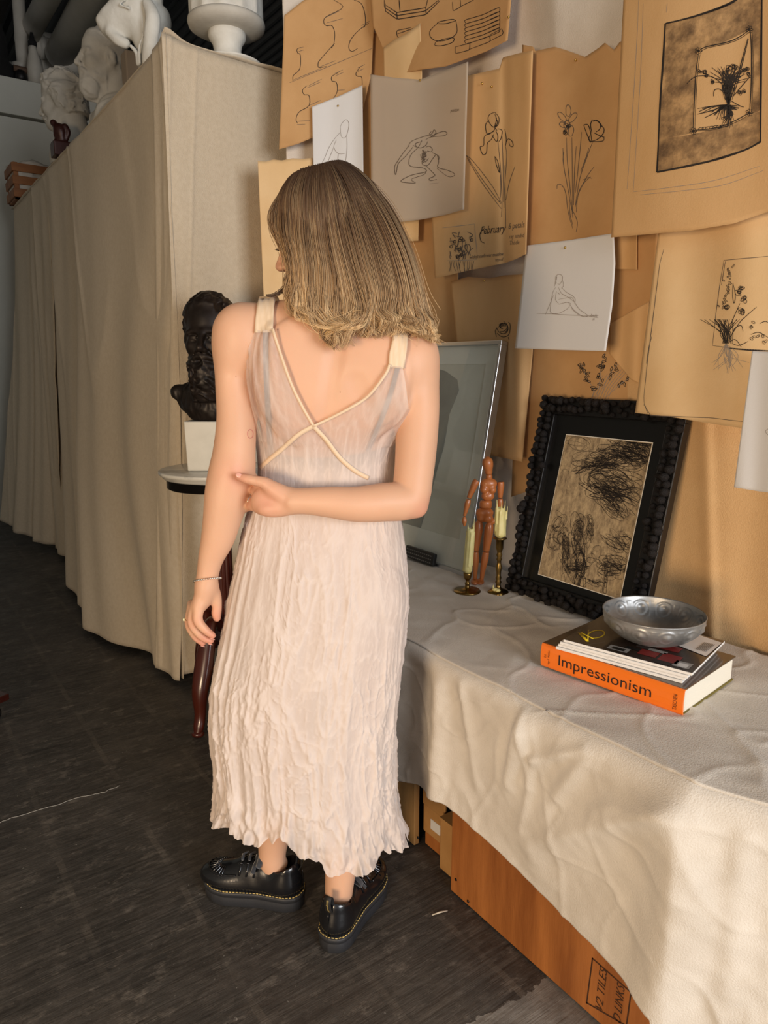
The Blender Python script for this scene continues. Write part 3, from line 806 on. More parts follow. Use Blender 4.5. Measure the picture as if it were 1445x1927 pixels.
for pl in ([(1030, 255), (1110, 235), (1108, 272), (1030, 292), (1030, 255)], [(1110, 235), (1218, 195), (1222, 225), (1108, 268)], [(1218, 190), (1285, 155), (1292, 185), (1222, 222)], [(1015, 10), (1018, 60), (1060, 38), (1058, 0)], [(1060, 35), (1130, 0)], [(725, 215), (710, 185), (715, 165), (790, 150)], [(715, 185), (800, 155)], [(720, 200), (725, 215), (735, 205)]):
    s.stroke(Z2(*pl), 1.3, 'charcoal', False)
s.done()
Sheet('folded_sheet', 'pale folded blank sheet sticking up behind the tracing paper figure drawing', M_kraft_pale, Z2((640, 258), (700, 215), (760, 185), (840, 125)), [(728, 462), (760, 455), (787, 453)],
      lambda a, b: .088 + .01 * math.sin(a * 4) - .02 * b, right=[Z2((840, 125))[0], Z2((850, 400))[0], (787, 453)], cat='paper').done()

# --- iris sheet with handwriting
s = Sheet('iris_drawing', 'tan sheet with iris sketch and handwritten notes', M_kraft, [(800, 165), (881, 142), (940, 129), (946, 108), (985, 98), (1003, 95)], [(818, 524), (877, 510), (950, 495), (970, 488), (990, 478)],
          lambda a, b: .062 + .030 * b + .016 * math.exp(-((a - .98) / .10) ** 2) - .010 * math.exp(-((a - .74) / .05) ** 2) + .006 * math.sin(a * 9), nx=56, pins=[(907, 157), (925, 163)])
for pl in ([(1245, 610), (1215, 625), (1210, 655), (1235, 690), (1262, 680), (1268, 640), (1245, 610)], [(1215, 650), (1195, 680), (1205, 730), (1240, 710), (1250, 680)], [(1245, 620), (1255, 650), (1245, 690), (1258, 710)],
           [(1240, 715), (1190, 740), (1185, 790), (1165, 800), (1180, 840), (1200, 830), (1205, 780), (1225, 760), (1240, 730)], [(1250, 710), (1262, 740), (1255, 770), (1230, 735)], [(1262, 700), (1285, 710), (1280, 750), (1268, 770)],
           [(1310, 770), (1320, 755), (1340, 770), (1345, 795), (1330, 795), (1322, 775)], [(1300, 700), (1308, 760), (1302, 800)], [(1245, 850), (1255, 900), (1272, 940), (1262, 880), (1245, 850)], [(1250, 640), (1260, 665), (1250, 690)]):
    s.stroke(Z2(*pl), 1.5, 'charcoal')
for pl in ([(1262, 760), (1275, 900), (1285, 1070), (1282, 1180)], [(1285, 740), (1290, 900), (1292, 1100)], [(1302, 790), (1310, 850), (1300, 1000), (1295, 1130)], [(1090, 845), (1160, 950), (1240, 1060), (1280, 1110)], [(1095, 860), (1180, 1000), (1280, 1135)], [(1355, 905), (1325, 990), (1305, 1090)], [(1300, 900), (1302, 1050), (1305, 1240)], [(1090, 845), (1130, 880), (1230, 1010), (1282, 1105)], [(1275, 950), (1278, 1040), (1270, 1100)]):
    s.stroke(Z2(*pl), 1.2, 'graphite')
s.text('February', 904, 441, 21, -.10, 'charcoal', .5, .62)
s.stroke(Z2((1190, 1240), (1165, 1270), (1170, 1310), (1190, 1322)), 1.3, 'charcoal')
s.text('6 petals', 957, 431, 16, -.12, 'graphite', .4, .62); s.text('ray stndrd', 958, 449, 11, -.1, 'graphite', .4, .62); s.text('Thistle', 960, 461, 11, -.1, 'graphite', .4, .62)
s.text('wildest sunflower meadow', 884, 487, 9.5, -.10, 'graphite', .4, .62); s.text('top of', 932, 492, 8.5, -.1, 'graphite', .4, .7)
for pl in ([(960, 1240), (1135, 1218)], [(1135, 1218), (1150, 1390)], [(985, 1418), (1150, 1412)]): s.stroke(Z2(*pl), .8, 'pale', False)
for i in range(34):
    x = rng.gauss(1065, 32); y = rng.uniform(1290, 1420)
    s.stroke(Z2((x, y), (x + rng.uniform(-14, 14), y - rng.uniform(10, 34)), (x + rng.uniform(-18, 18), y - rng.uniform(20, 44))), 1.3, 'graphite')
for i in range(12):
    x, y = Z2((rng.gauss(1065, 30), rng.uniform(1292, 1400)))[0]; s.stroke(ellipse(x, y, 2.5, 2.5, 0, 7), 1.4, 'charcoal')
for i in range(12):
    x = 1000 + i * 12; s.stroke(Z2((x, 1420), (x + rng.uniform(-8, 8), 1450), (x + rng.uniform(-14, 14), 1480)), .9, 'graphite')
s.done()

# --- daffodil sheet with torn top
s = Sheet('daffodil_drawing', 'tan sheet with torn top edge and two daffodils sketched', M_kraft_deep,
          [(983, 84), (1004, 88), (1007, 96), (1044, 88), (1064, 94), (1101, 107), (1128, 89), (1138, 80), (1155, 94), (1166, 79), (1182, 74)], [(985, 466), (1070, 455), (1160, 440), (1172, 438)],
          lambda a, b: .040 + .012 * b + .010 * math.sin(a * 8 + 1.0) * (.5 + .5 * b), nx=70, pins=[(987, 110), (1083, 113)])
cx, cy = Z3((322, 690))[0]
for (x, y, a_, b_, an) in ((325, 620, 11, 5, 1.5), (290, 655, 11, 5, .9), (350, 660, 11, 5, 2.3), (300, 700, 9, 5, .3), (340, 735, 10, 5, 1.7), (318, 700, 6, 8, 0), (318, 690, 4, 6, 0)):
    p = Z3((x, y))[0]; s.stroke(ellipse(p[0], p[1], a_, b_, an, 12, jit=.5), 1.3, 'graphite')
for i in range(9): s.stroke(ellipse(*Z3((rng.uniform(300, 335), rng.uniform(690, 750)))[0], 3, 2, rng.random() * 3, 8), 1.5, 'charcoal')
for pl in ([(412, 700), (425, 740), (448, 790), (470, 795), (520, 790), (525, 765)], [(412, 700), (435, 700), (450, 740), (455, 790)], [(460, 670), (450, 700), (458, 745)], [(460, 672), (490, 680), (505, 700), (500, 725), (480, 740)], [(505, 705), (525, 720), (520, 750), (490, 780), (455, 792)], [(470, 745), (500, 760), (525, 770)], [(445, 760), (440, 780), (450, 800)], [(462, 680), (485, 675), (503, 690), (520, 715)]):
    s.stroke(Z3(*pl), 1.8, 'charcoal')
for pl in ([(315, 770), (320, 900), (340, 1100), (350, 1220)], [(345, 770), (348, 950), (350, 1200)], [(295, 830), (300, 930), (320, 1040), (345, 1180)], [(460, 800), (430, 880), (390, 1000), (365, 1150)], [(400, 740), (385, 900), (365, 1080)], [(370, 820), (360, 960), (355, 1150)], [(262, 1060), (265, 1035), (290, 1040), (310, 1080), (325, 1190), (350, 1280)], [(470, 935), (430, 990), (385, 1080), (365, 1160)], [(450, 990), (410, 1030), (380, 1090), (370, 1190)], [(350, 1180), (375, 1240), (370, 1300)], [(330, 1120), (335, 1200), (350, 1260)], [(440, 830), (425, 880), (395, 960)], [(405, 1010), (440, 995), (455, 1000)], [(300, 850), (296, 900), (305, 960)]):
    s.stroke(Z3(*pl), 1.3, 'graphite')
s.done()

# --- white sheet with faint seated figure
s = Sheet('figure_drawing', 'narrow white sheet with faint leaning figure behind the woman\'s head', M_white_paper, [(587, 201), (640, 180), (682, 160)], [(590, 335), (640, 345), (684, 352)], wavy(.085, .10, .004), pins=[(636, 199)])
for pl in ([(405, 690), (410, 740), (430, 750), (445, 720), (452, 670), (435, 650), (415, 670), (405, 690)], [(405, 720), (370, 760), (340, 810), (320, 860), (300, 895)], [(440, 740), (442, 800), (435, 870), (425, 900)], [(385, 760), (370, 800), (395, 835), (430, 835)], [(370, 800), (350, 850), (330, 900)], [(395, 835), (390, 880)], [(290, 905), (330, 885), (350, 905)]):
    s.stroke(Z2(*pl), 1.0, 'pale')
s.done()
# --- tan board at the far left of the wall
s = Sheet('plain_sheet', 'tan sheet with rough top edge beside the linen curtain, left of the woman', M_kraft_pale, [(485, 303), (500, 304), (515, 300), (530, 302), (550, 298), (570, 299), (588, 297)], [(498, 600), (540, 600), (592, 600)], wavy(.075, .08, .002), cat='paper')
s.done()

# --- tracing paper with crouching figure
s = Sheet('tracing_paper_drawing', 'tracing paper with crouching figure study, centre of the wall', M_trace, [(697, 140), (740, 146), (790, 150), (830, 135), (881, 116)], [(699, 410), (742, 419), (794, 413), (835, 405), (873, 394)],
          lambda a, b: .108 + .012 * b + .012 * math.sin(a * 6.5 + .5), pins=[(790, 151)])
for pl in ([(775, 800), (790, 770), (850, 745), (900, 730), (915, 705), (925, 725), (900, 740), (960, 715), (985, 722), (970, 738), (900, 745), (870, 760)], [(900, 715), (890, 730), (905, 745), (920, 735)], [(780, 790), (745, 835), (715, 880), (700, 910), (705, 950), (712, 930), (720, 890), (760, 850), (800, 800)],
           [(850, 760), (830, 800), (790, 840), (778, 880), (790, 905), (860, 915), (870, 935), (800, 950), (745, 975), (740, 990), (815, 995), (790, 975), (860, 950), (870, 930)], [(800, 790), (840, 805), (870, 790), (880, 770)],
           [(870, 800), (890, 795), (905, 810), (900, 825), (880, 820)], [(880, 820), (860, 850), (850, 890), (880, 900), (910, 860), (930, 840), (940, 880), (935, 910), (985, 925), (1020, 940), (1025, 955), (990, 960), (930, 915)], [(870, 900), (900, 930), (920, 955), (890, 970), (895, 982), (930, 975)], [(840, 840), (855, 870), (870, 880), (885, 860)], [(820, 800), (815, 780), (850, 770)], [(905, 830), (940, 850), (938, 880)]):
    s.stroke(Z2(*pl), 1.3, 'graphite')
for i in range(16): s.stroke(Z2((rng.uniform(845, 870), rng.uniform(810, 880)), (rng.uniform(850, 880), rng.uniform(830, 890))), 1.4, 'graphite')
s.stroke(Z2((890, 1000), (940, 994)), .8, 'pale', False); s.text('position', 847, 211, 9, -.12, 'graphite', .5, .55)
s.done()

# --- white sheet with seated nude
s = Sheet('seated_figure_drawing', 'white square sheet with pencil seated nude above the black frame', M_white_paper, Z4((238, 112), (450, 85), (676, 50)), Z4((183, 624), (400, 632), (636, 638)), lambda a, b: .085 + .06 * b ** 2, right=Z4((676, 50), (683, 200), (670, 400), (636, 638)), pins=Z4((432, 122)))
for pl in ([(390, 300), (385, 270), (400, 255), (418, 262), (418, 285), (405, 305), (395, 300)], [(385, 305), (392, 265), (385, 290), (380, 315)], [(418, 280), (425, 310), (415, 325)], [(385, 320), (372, 345), (365, 380), (360, 420), (362, 447), (400, 450), (440, 430), (455, 415)], [(415, 320), (440, 345), (470, 362), (483, 380), (480, 400)], [(400, 320), (415, 350), (450, 370), (475, 390)], [(400, 380), (430, 375), (465, 370), (480, 395), (505, 430), (545, 460), (520, 465), (480, 435), (450, 400)], [(400, 405), (440, 395), (460, 400)], [(460, 400), (470, 430), (510, 462), (548, 466)], [(375, 360), (350, 420), (335, 455)], [(395, 345), (405, 355)], [(290, 450), (360, 452), (450, 458), (560, 462), (600, 460)], [(390, 340), (385, 380), (400, 400)], [(550, 465), (575, 468), (598, 472)]):
    s.stroke(Z4(*pl), .9, 'pale')
s.text('Amelia', 1110, 596, 8, .02, 'pale', .4, .6); s.text('04', 1115, 603, 6, 0, 'pale', .4, .6)
s.done()

# --- kraft sheet with framed flowers at right
s = Sheet('flower_panel_drawing', 'large tan sheet with flower clump in ruled frame at right edge', M_kraft_pale, [(1239, 436), (1330, 420), (1470, 395)], [(1195, 777), (1260, 784), (1330, 796), (1398, 806), (1462, 812)], lambda a, b: .060 + .045 * b ** 1.5 + .006 * math.sin(a * 11), nx=48)
for pl in ([(925, 130), (905, 200), (890, 320), (870, 480), (855, 600), (840, 720), (825, 870), (828, 905)], [(865, 565), (850, 620), (838, 700)], [(825, 905), (860, 960), (1000, 965), (1150, 970), (1320, 990)], [(828, 900), (845, 950)], [(1225, 185), (1445, 165)], [(1225, 185), (1205, 300), (1185, 450), (1168, 610)], [(1232, 190), (1212, 310)], [(1168, 610), (1250, 622), (1340, 630), (1445, 635)]):
    s.stroke(Z4(*pl), 1.3, 'graphite', False)
s.stroke(Z4((1250, 624), (1340, 632), (1445, 637)), 3.0, 'charcoal', False)
for i in range(26):
    x = 1235 + rng.gauss(0, 10); s.stroke(Z4((x, 600), (x + rng.gauss(0, 18), 550), (x + rng.gauss(0, 45), 480)), 1.2, 'charcoal')
for i in range(26):
    a = i / 26; x = 1262 - a * 45 + rng.gauss(0, 10); y = 210 + a * 220; s.stroke(ellipse(*Z4((x, y))[0], rng.uniform(1.5, 4), 1.2, rng.random() * 3, 7), 1.1, 'charcoal')
for (x, y) in ((1238, 425), (1310, 330), (1322, 375), (1315, 445), (1300, 350)):
    p = Z4((x, y))[0]
    for k in range(5): s.stroke(ellipse(p[0] + rng.gauss(0, 2.5), p[1] + rng.gauss(0, 2.5), rng.uniform(2, 6), rng.uniform(2, 4.5), rng.random() * 3, 9), 1.2, 'charcoal')
for pl in ([(1270, 300), (1268, 360), (1275, 400), (1282, 360), (1270, 300)], [(1240, 600), (1262, 500), (1305, 400)], [(1250, 580), (1300, 500), (1340, 460), (1388, 418)], [(1255, 590), (1275, 530), (1310, 510), (1320, 540)], [(1245, 600), (1280, 580), (1312, 618)], [(1230, 590), (1205, 520), (1180, 480)], [(1265, 600), (1300, 610), (1345, 590)], [(1360, 555), (1400, 545), (1445, 570)], [(1405, 500), (1430, 490), (1445, 495)]):
    s.stroke(Z4(*pl), 1.4, 'charcoal')
for i in range(9):
    p = Z4((rng.uniform(1340, 1445), rng.uniform(490, 600)))[0]; s.stroke(ellipse(p[0], p[1], 3.5, 1.8, rng.random() * 3, 8), 1.2, 'charcoal')
for i in range(18):
    s.stroke(Z4((1235, 600), (1235 + rng.gauss(0, 30), 660), (1235 + rng.gauss(0, 50), rng.uniform(680, 750))), .9, 'pale')
s.done()

# --- big framed bouquet drawing, top right
s = Sheet('bouquet_drawing', 'largest tan sheet with charcoal bouquet inside a dark square, top right', M_kraft, [(1176, -60), (1300, -90), (1470, -130)], [(1150, 447), (1228, 440), (1300, 434), (1380, 421), (1438, 401), (1462, 396)],
          lambda a, b: .075 + .055 * b ** 1.6 + .010 * math.sin(a * 5), left=[(1176, -60), (1173, 0), (1150, 447)], nx=56, ny=56)
fr_ = Z3((870, 130), (1050, 85), (1230, 20), (1330, -50), (1410, -90)); right_ = Z3((1410, -90), (1405, 400), (1402, 795)); bot_ = Z3((1402, 795), (1330, 835), (1200, 880), (1020, 925), (822, 965)); left_ = Z3((822, 965), (840, 600), (855, 350), (870, 130))
def quad_patch(s, top, bot, key, nx=26, ny=26, lift=.0007):
    T = smooth_curve(top, nx); B = smooth_curve(bot, nx); V = []
    for j in range(ny):
        for i in range(nx):
            p = T[i] * (1 - j / (ny - 1)) + B[i] * (j / (ny - 1)); V.append(s.at(p[0], p[1], lift) - s.c)
    s.lines.setdefault(key, MB()).add(V, [tuple(int(c) for c in f) for f in grid_faces(nx, ny)])
# shading fills the field around the inner panel
inner = Z3((1055, 285), (1200, 245), (1345, 165)), Z3((1025, 735), (1200, 700), (1342, 625))
quad_patch(s, Z3((870, 130), (1050, 85), (1230, 20), (1410, -90)), Z3((862, 290), (1050, 275), (1200, 235), (1408, 130)), 'smudge')
quad_patch(s, Z3((862, 290), (950, 285), (1050, 275)), Z3((830, 780), (930, 765), (1020, 745)), 'smudge')
quad_patch(s, Z3((830, 780), (1030, 750), (1220, 700), (1404, 620)), Z3((822, 965), (1020, 925), (1200, 880), (1402, 795)), 'smudge')
quad_patch(s, Z3((1352, 160), (1380, 145), (1408, 130)), Z3((1350, 640), (1380, 630), (1404, 615)), 'smudge')
for k in range(5):
    j = lambda: rng.uniform(-1.2, 1.2)
    for e in (fr_, right_, bot_, left_): s.stroke([(x + j(), y + j()) for x, y in e], 2.4, 'charcoal', lift=.0013)
for pl in ([(1055, 285), (1100, 262), (1200, 240), (1270, 215), (1345, 165)], [(1345, 165), (1352, 300), (1350, 480), (1342, 630)], [(1055, 300), (1040, 420), (1032, 560), (1025, 720)], [(1025, 730), (1120, 722), (1220, 695), (1342, 632)]):
    q = Z3(*pl)
    s.stroke(q, 2.2, 'charcoal')
    s.stroke([(x + 3, y + 2) for x, y in q], 1.2, 'charcoal')
for (x, y) in ((1055, 285), (1340, 165), (1025, 735), (1340, 632)):
    p = Z3((x, y))[0]
    for k in range(7): s.stroke(ellipse(p[0] + 4 * math.cos(k * .9), p[1] + 4 * math.sin(k * .9), 3.2, 1.6, k * .9, 8), 1.3, 'charcoal')
for i in range(8):
    t = i / 7; p = Z3((1070 + t * 140, 722 - t * 18))[0]; s.stroke(ellipse(p[0], p[1], 5, 2.4, -.12, 10), 1.1, 'charcoal')
for i in range(60):
    x = rng.gauss(1222, 16)
    s.stroke(Z3((1222 + rng.gauss(0, 8), 560), (x, 480), (1235 + rng.gauss(0, 50), rng.uniform(370, 460))), 1.6, 'charcoal')
for i in range(46):
    a = rng.uniform(0, PI); r_ = rng.uniform(40, 170) if a > 1.2 else rng.uniform(30, 80)
    s.stroke(Z3((1222, 585), (1222 + r_ * .5 * math.cos(a) - 10, 590 + 20 * math.sin(a)), (1215 + r_ * math.cos(a), 590 + r_ * .5 * math.sin(a))), 1.3, 'charcoal')
for i in range(16): s.stroke(Z3((1222 + rng.gauss(0, 7), 520), (1222 + rng.gauss(0, 4), 570), (1222 + rng.gauss(0, 7), 615)), 2.2, 'charcoal')
for i in range(24):
    s.stroke(Z3((1222, 575), (1225 + rng.gauss(0, 12), 640), (1210 + rng.gauss(0, 25), rng.uniform(650, 720))), 1.4, 'charcoal')
for (x, y, r_) in ((1235, 385, 13), (1215, 400, 11), (1255, 375, 11), (1305, 395, 10), (1325, 385, 8), (1240, 430, 11), (1085, 405, 9), (1135, 460, 7), (1340, 420, 8), (1290, 520, 8), (1310, 512, 6), (1060, 400, 6), (1100, 420, 7)):
    p = Z3((x, y))[0]
    for k in range(5): s.stroke(ellipse(p[0] + rng.gauss(0, 1.8), p[1] + rng.gauss(0, 1.8), r_ * rng.uniform(.25, .42), r_ * rng.uniform(.2, .36), rng.random() * 3, 9), 1.1, 'charcoal')
for pl in ([(1332, 215), (1300, 330), (1270, 440), (1240, 540)], [(1335, 218), (1308, 330), (1280, 440), (1250, 540)], [(1325, 240), (1290, 370), (1262, 470)], [(990, 470), (1020, 440), (1060, 425), (1130, 430), (1185, 470), (1215, 520)], [(1140, 540), (1145, 505), (1175, 500), (1200, 525)], [(1060, 625), (1120, 600), (1200, 590)], [(1050, 640), (1110, 625), (1190, 600)], [(1090, 660), (1150, 630), (1210, 600)], [(1250, 540), (1300, 480), (1345, 430)], [(1230, 560), (1280, 590), (1310, 600)]):
    s.stroke(Z3(*pl), 1.8, 'charcoal')
for pl in ([(720, 0), (700, 400), (655, 1060)], [(745, 20), (730, 420), (690, 1070)], [(880, 20), (875, 70)], [(690, 1075), (900, 1050), (1150, 1010), (1400, 930)], [(730, 1092), (1000, 1065), (1200, 1035), (1420, 955)]):
    s.stroke(Z3(*pl), .9, 'pale')
s.done()

# --- white sheet at the right edge
s = Sheet('white_sheet', 'blank white sheet cut by the right picture edge', M_white_paper, [(1415, 661), (1445, 662), (1520, 664)], [(1381, 917), (1430, 925), (1490, 932)], wavy(.105, .14, .003), cat='paper')
s.stroke([(1447, 806), (1440, 812), (1447, 820)], 1, 'pale'); s.done()
# ================================================================== draped bench along the wall
TZ = .62
TX0, TX1, TYA, TYB = 1.085, 1.70, -.05, 2.30
M_ply = mat('varnished_plywood', S(178, 112, 56), .5, col2=S(140, 82, 36), nscale=5, stretch=(1, 3, .35), bump=.2, bscale=120, bstretch=(1, 3, .15), coat=.15)
M_ply_pale = mat('pale_plywood', S(176, 138, 88), .6, col2=S(150, 112, 66), nscale=5, stretch=(1, 3, .3), bump=.2, bscale=120, bstretch=(1, 3, .15))
M_card = mat('cardboard_wood', S(176, 132, 78), .75, col2=S(160, 116, 64), nscale=8)
bench = empty('display_bench', (1.4, 1.1, 0)); B0 = np.array([1.4, 1.1, 0])
m_ = MB().box((TX0 + .02, .62, TZ - .035), (TX1, TYB, TZ - .006)).box((1.36, TYA, TZ - .035), (TX1, .62, TZ - .006)); m_.build('bench_top', M_ply_pale, bench, smooth=False).location = -B0
for (x, y) in ((1.40, TYA + .02), (1.62, TYA + .02), (1.62, 1.2), (1.15, TYB - .08), (1.62, TYB - .08)):
    o = MB().box((x, y, 0), (x + .06, y + .06, TZ - .035)).build('leg', M_ply_pale, bench, smooth=False); o.location = -B0
tag(bench, 'long plywood bench hidden under white canvas along the wall', 'bench')

# tablecloth: top, rounded front edge, wrinkled fall
def hemz(y):
    return np.interp(y, [-.3, .35, .52, .575, .605, .75, .92, 1.1, 1.23, 1.32, 1.42, 1.7, 2.5], [.02, .02, .03, .05, .155, .19, .222, .25, .262, .25, .215, .2, .2])
ny_, nt = 420, 210
yy = np.linspace(TYA - .02, TYB + .03, ny_)
tt = np.linspace(0, 1, nt)
XF = 1.045
topw = TX1 + .03 - (XF + .03)
P = np.zeros((nt, ny_, 3))
Y2 = np.broadcast_to(yy[None], (nt, ny_))
n_top = 90
for j in range(nt):
    if j < n_top:
        f = j / (n_top - 1); x = TX1 + .02 - f * topw
        P[j, :, 0] = x; P[j, :, 2] = TZ; 
    else:
        f = (j - n_top + 1) / (nt - n_top)
        arc = .05
        hz = hemz(yy); fall = (TZ - hz)
        d = f * (fall + arc * .4)
        a = np.clip(d / arc, 0, 1) * PI / 2
        r_ = .03
        P[j, :, 0] = XF + .03 - r_ * np.sin(a)
        P[j, :, 2] = TZ - np.where(d < arc, r_ * (1 - np.cos(a)), r_ + (d - arc) * (fall - r_) / np.maximum(fall + arc * .4 - arc, .01))
P[..., 1] = Y2
# wrinkles
down = np.clip((TZ - P[..., 2]) / .40, 0, 1)
s_top = np.linspace(0, 1, nt)[:, None]
Yg, Dg = P[..., 1], (TZ - P[..., 2])
def crease(n1, w): return np.exp(-(np.abs(n1) / w) ** 1.2)
crump = .0045 * crease(vnoise(Yg * 5.5 + Dg * 2.2, Dg * 4.0 - Yg * 1.2, 0, 2), .06) + .0032 * crease(vnoise(Yg * 10 - Dg * 5, Dg * 9, 0, 12), .08) + .010 * fbm(Yg * 3.2, Dg * 3.5, 0, 31, 2) + .0025 * fbm(Yg * 22, Dg * 22, 0, 36, 2)
big = .030 * np.exp(-((Yg - .60 + .02 * np.sin(Dg * 9)) / .055) ** 2) * np.clip(Dg / .12, 0, 1)        # proud fold at the right
big = big + .016 * np.exp(-((Yg - .50) / .02) ** 2) * np.clip(Dg / .1, 0, 1) * np.exp(-Dg / .3)
big = big + .022 * np.exp(-((Yg - 1.235 - Dg * .02) / .03) ** 2) * np.clip(Dg / .06, 0, 1)               # upright ridge near the woman
big = big - .030 * np.exp(-((Yg - 1.36) / .05) ** 2) * np.clip(Dg / .06, 0, 1) * np.exp(-Dg / .25)
big = big + .018 * np.exp(-((Yg - .95 - (Dg - .05) * .25) / .022) ** 2) * np.exp(-((Dg - .09) / .09) ** 2)
big = big + .014 * np.exp(-((Yg - .80 - (Dg - .05) * .55) / .02) ** 2) * np.exp(-((Dg - .10) / .10) ** 2)
def seg_fold(y0, d0, y1, d1, w):
    vy, vd = y1 - y0, d1 - d0; t = np.clip(((Yg - y0) * vy + (Dg - d0) * vd) / (vy * vy + vd * vd), 0, 1)
    r_ = np.sqrt((Yg - y0 - t * vy) ** 2 + (Dg - d0 - t * vd) ** 2); return np.exp(-(r_ / w) ** 1.5) * (1 - .6 * t)
big = big + .030 * seg_fold(.60, .03, .92, .30, .035) + .016 * seg_fold(.96, .01, 1.0, .20, .012) + .014 * seg_fold(.96, .01, .93, .17, .010) + .016 * seg_fold(.80, .02, .92, .10, .012) + .012 * seg_fold(.92, .10, .95, .28, .012) + .014 * seg_fold(1.16, .02, 1.10, .25, .016)
w_front = np.clip(Dg / .05, 0, 1)
P[..., 0] -= (crump * .9 + big) * w_front
turn = .42 * np.clip(.585 - Y2, 0, .6) + 0 * Y2
P[..., 0] += turn * np.clip((np.arange(nt)[:, None] - n_top * .55) / (n_top * .45), 0, 1)
Xg = P[..., 0]
topn = .0035 * np.exp(-(np.abs(vnoise(Xg * 5 + Yg * 4.5, Yg * 2.4 - Xg * 4, 0, 41)) / .05) ** 1.2) + .0028 * np.exp(-(np.abs(vnoise(Xg * 9 - Yg * 5, Yg * 6, 0, 49)) / .07) ** 1.2) + .0012 * ridged(Xg * 7 + Yg * 5, Yg * 3.0 - Xg * 4, 0, 41, 2) + .003 * fbm(Xg * 4, Yg * 4, 0, 44) + .0035 * ridged(Xg * 2.2 - Yg * 3.6, Yg * 1.1, 0, 47, 1)
topn = topn - topn.min() * .55
P[..., 2] += np.clip(topn, 0.0003, .02) * (1 - np.clip(Dg / .02, 0, 1)) - .001
P[..., 2] = np.maximum(P[..., 2], .003)
TC0 = np.array([XF, 1.1, 0])
tc_ = mesh_obj('tablecloth', P.reshape(-1, 3) - TC0, grid_faces(ny_, nt)[:, ::-1], M_canvas); tc_.location = TC0
so = tc_.modifiers.new('thick', 'SOLIDIFY'); so.thickness = .0015; so.offset = -1
tag(tc_, 'wrinkled white canvas cloth draped over the long bench', 'tablecloth')

# long stencilled plywood crate under the cloth
cr = empty('wooden_crate', (1.3, .86, 0)); C0 = np.array([1.3, .86, 0])
for nm, lo, hi in (('front_panel', (1.066, .605, .004), (1.084, 1.205, .36)), ('end_panel', (1.084, 1.187, .004), (1.60, 1.205, .36)), ('end_panel', (1.084, .605, .004), (1.60, .623, .36)),
                   ('back_panel', (1.60, .605, .004), (1.618, 1.205, .36)), ('bottom_panel', (1.084, .623, .004), (1.60, 1.187, .02))):
    o = MB().box(lo, hi).build(nm, M_ply, cr, smooth=False, bevel=.002); o.location = -C0
for (px, py) in ((881, 1696), (858, 1655)):
    p = atx(px, py, 1.066); MB().tube([p, p + np.array([-.0015, 0, 0])], .004, 8).build('nail', M_dark_metal, cr).location = -C0
st = MB(); fx = 1.0652
def crate_px(x, y): return atx(x, y, fx)
q = [(1080 + x / 8.028, 1780 + y / 8.028) for x, y in ((278, 190), (860, 705), (790, 1210), (190, 860))]
c3 = [crate_px(*p) for p in q]
for i in range(4):
    a, b = c3[i], c3[(i + 1) % 4]; d = (b - a) / np.linalg.norm(b - a); n_ = np.cross(d, (1, 0, 0)) * .0016
    st.add([a - n_ - d * .0016, b - n_ + d * .0016, b + n_ + d * .0016, a + n_ - d * .0016], [(0, 1, 2, 3)])
def crate_text(body, a, b, h, sx=1.0):
    """text whose baseline runs from pixel a towards pixel b on the crate face"""
    A, B = crate_px(*a), crate_px(*b); d = (B - A); L_ = np.linalg.norm(d); d /= L_
    upv = np.cross(d, (1.0, 0, 0)); 
    V, Fc = text_mesh(body, .12); V[:, 0] *= L_ / V[:, 0].max()
    st.add([A + d * v[0] + upv * v[1] * h for v in V], Fc)
zq = lambda x, y: (1080 + x / 8.028, 1780 + y / 8.028)
crate_text('V2 TILES', zq(425, 1015), zq(500, 385), .026)
crate_text('D LINKS', zq(700, 1185), zq(765, 640), .026)
st.build('stencil_lettering', mat('stencil_ink', S(62, 36, 18), .8), cr, smooth=False).location = -C0
tag(cr, 'long orange plywood crate with black stencilled frame, under the canvas cloth', 'crate')
# plywood cabinet end further back
pb = empty('plywood_box', (1.35, 1.9, 0)); P0 = np.array([1.35, 1.9, 0])
for nm, lo, hi in (('front_panel', (1.095, 1.395, .004), (1.113, 2.10, .34)), ('side_panel', (1.113, 1.75, .004), (1.6, 1.768, .34)), ('back_panel', (1.6, 1.395, .004), (1.618, 2.10, .34)), ('top_panel', (1.113, 1.395, .322), (1.6, 2.10, .34))):
    o = MB().box(lo, hi).build(nm, M_ply_pale, pb, smooth=False, bevel=.002); o.location = -P0
p = atx(787, 1576, 1.095); MB().tube([p, p + np.array([-.002, 0, 0])], .004, 8).build('screw', M_dark_metal, pb).location = -P0
tag(pb, 'pale plywood box behind the dress hem, under the cloth', 'box')
# cartons in the gap
c1 = empty('carton', (1.178, 1.316, 0))
MB().box((-.055, -.02, .045), (.2, .075, .175)).build('body', M_card, c1, smooth=False, bevel=.003)
MB().box((-.0565, .0, .07), (-.055, .04, .10)).build('paper_label', M_white_paper, c1, smooth=False)
MB().box((-.058, -.02, .13), (.2, .075, .18)).build('lid', M_card, c1, smooth=False, bevel=.003)
o = MB().box((-.05, .0, .004), (.2, .07, .045)).build('skid', M_ply, c1, smooth=False)
tag(c1, 'small brown carton with white label in the gap between crate and plywood box', 'carton')
c2 = empty('carton', (1.155, 1.255, 0))
MB().box((-.06, -.03, .004), (.2, .03, .15)).build('body', M_card, c2, smooth=False, bevel=.003)
MB().box((-.062, -.03, .15), (.2, .03, .158)).build('flap', M_card, c2, smooth=False)
tag(c2, 'brown carton against the far end of the stencilled crate', 'carton')
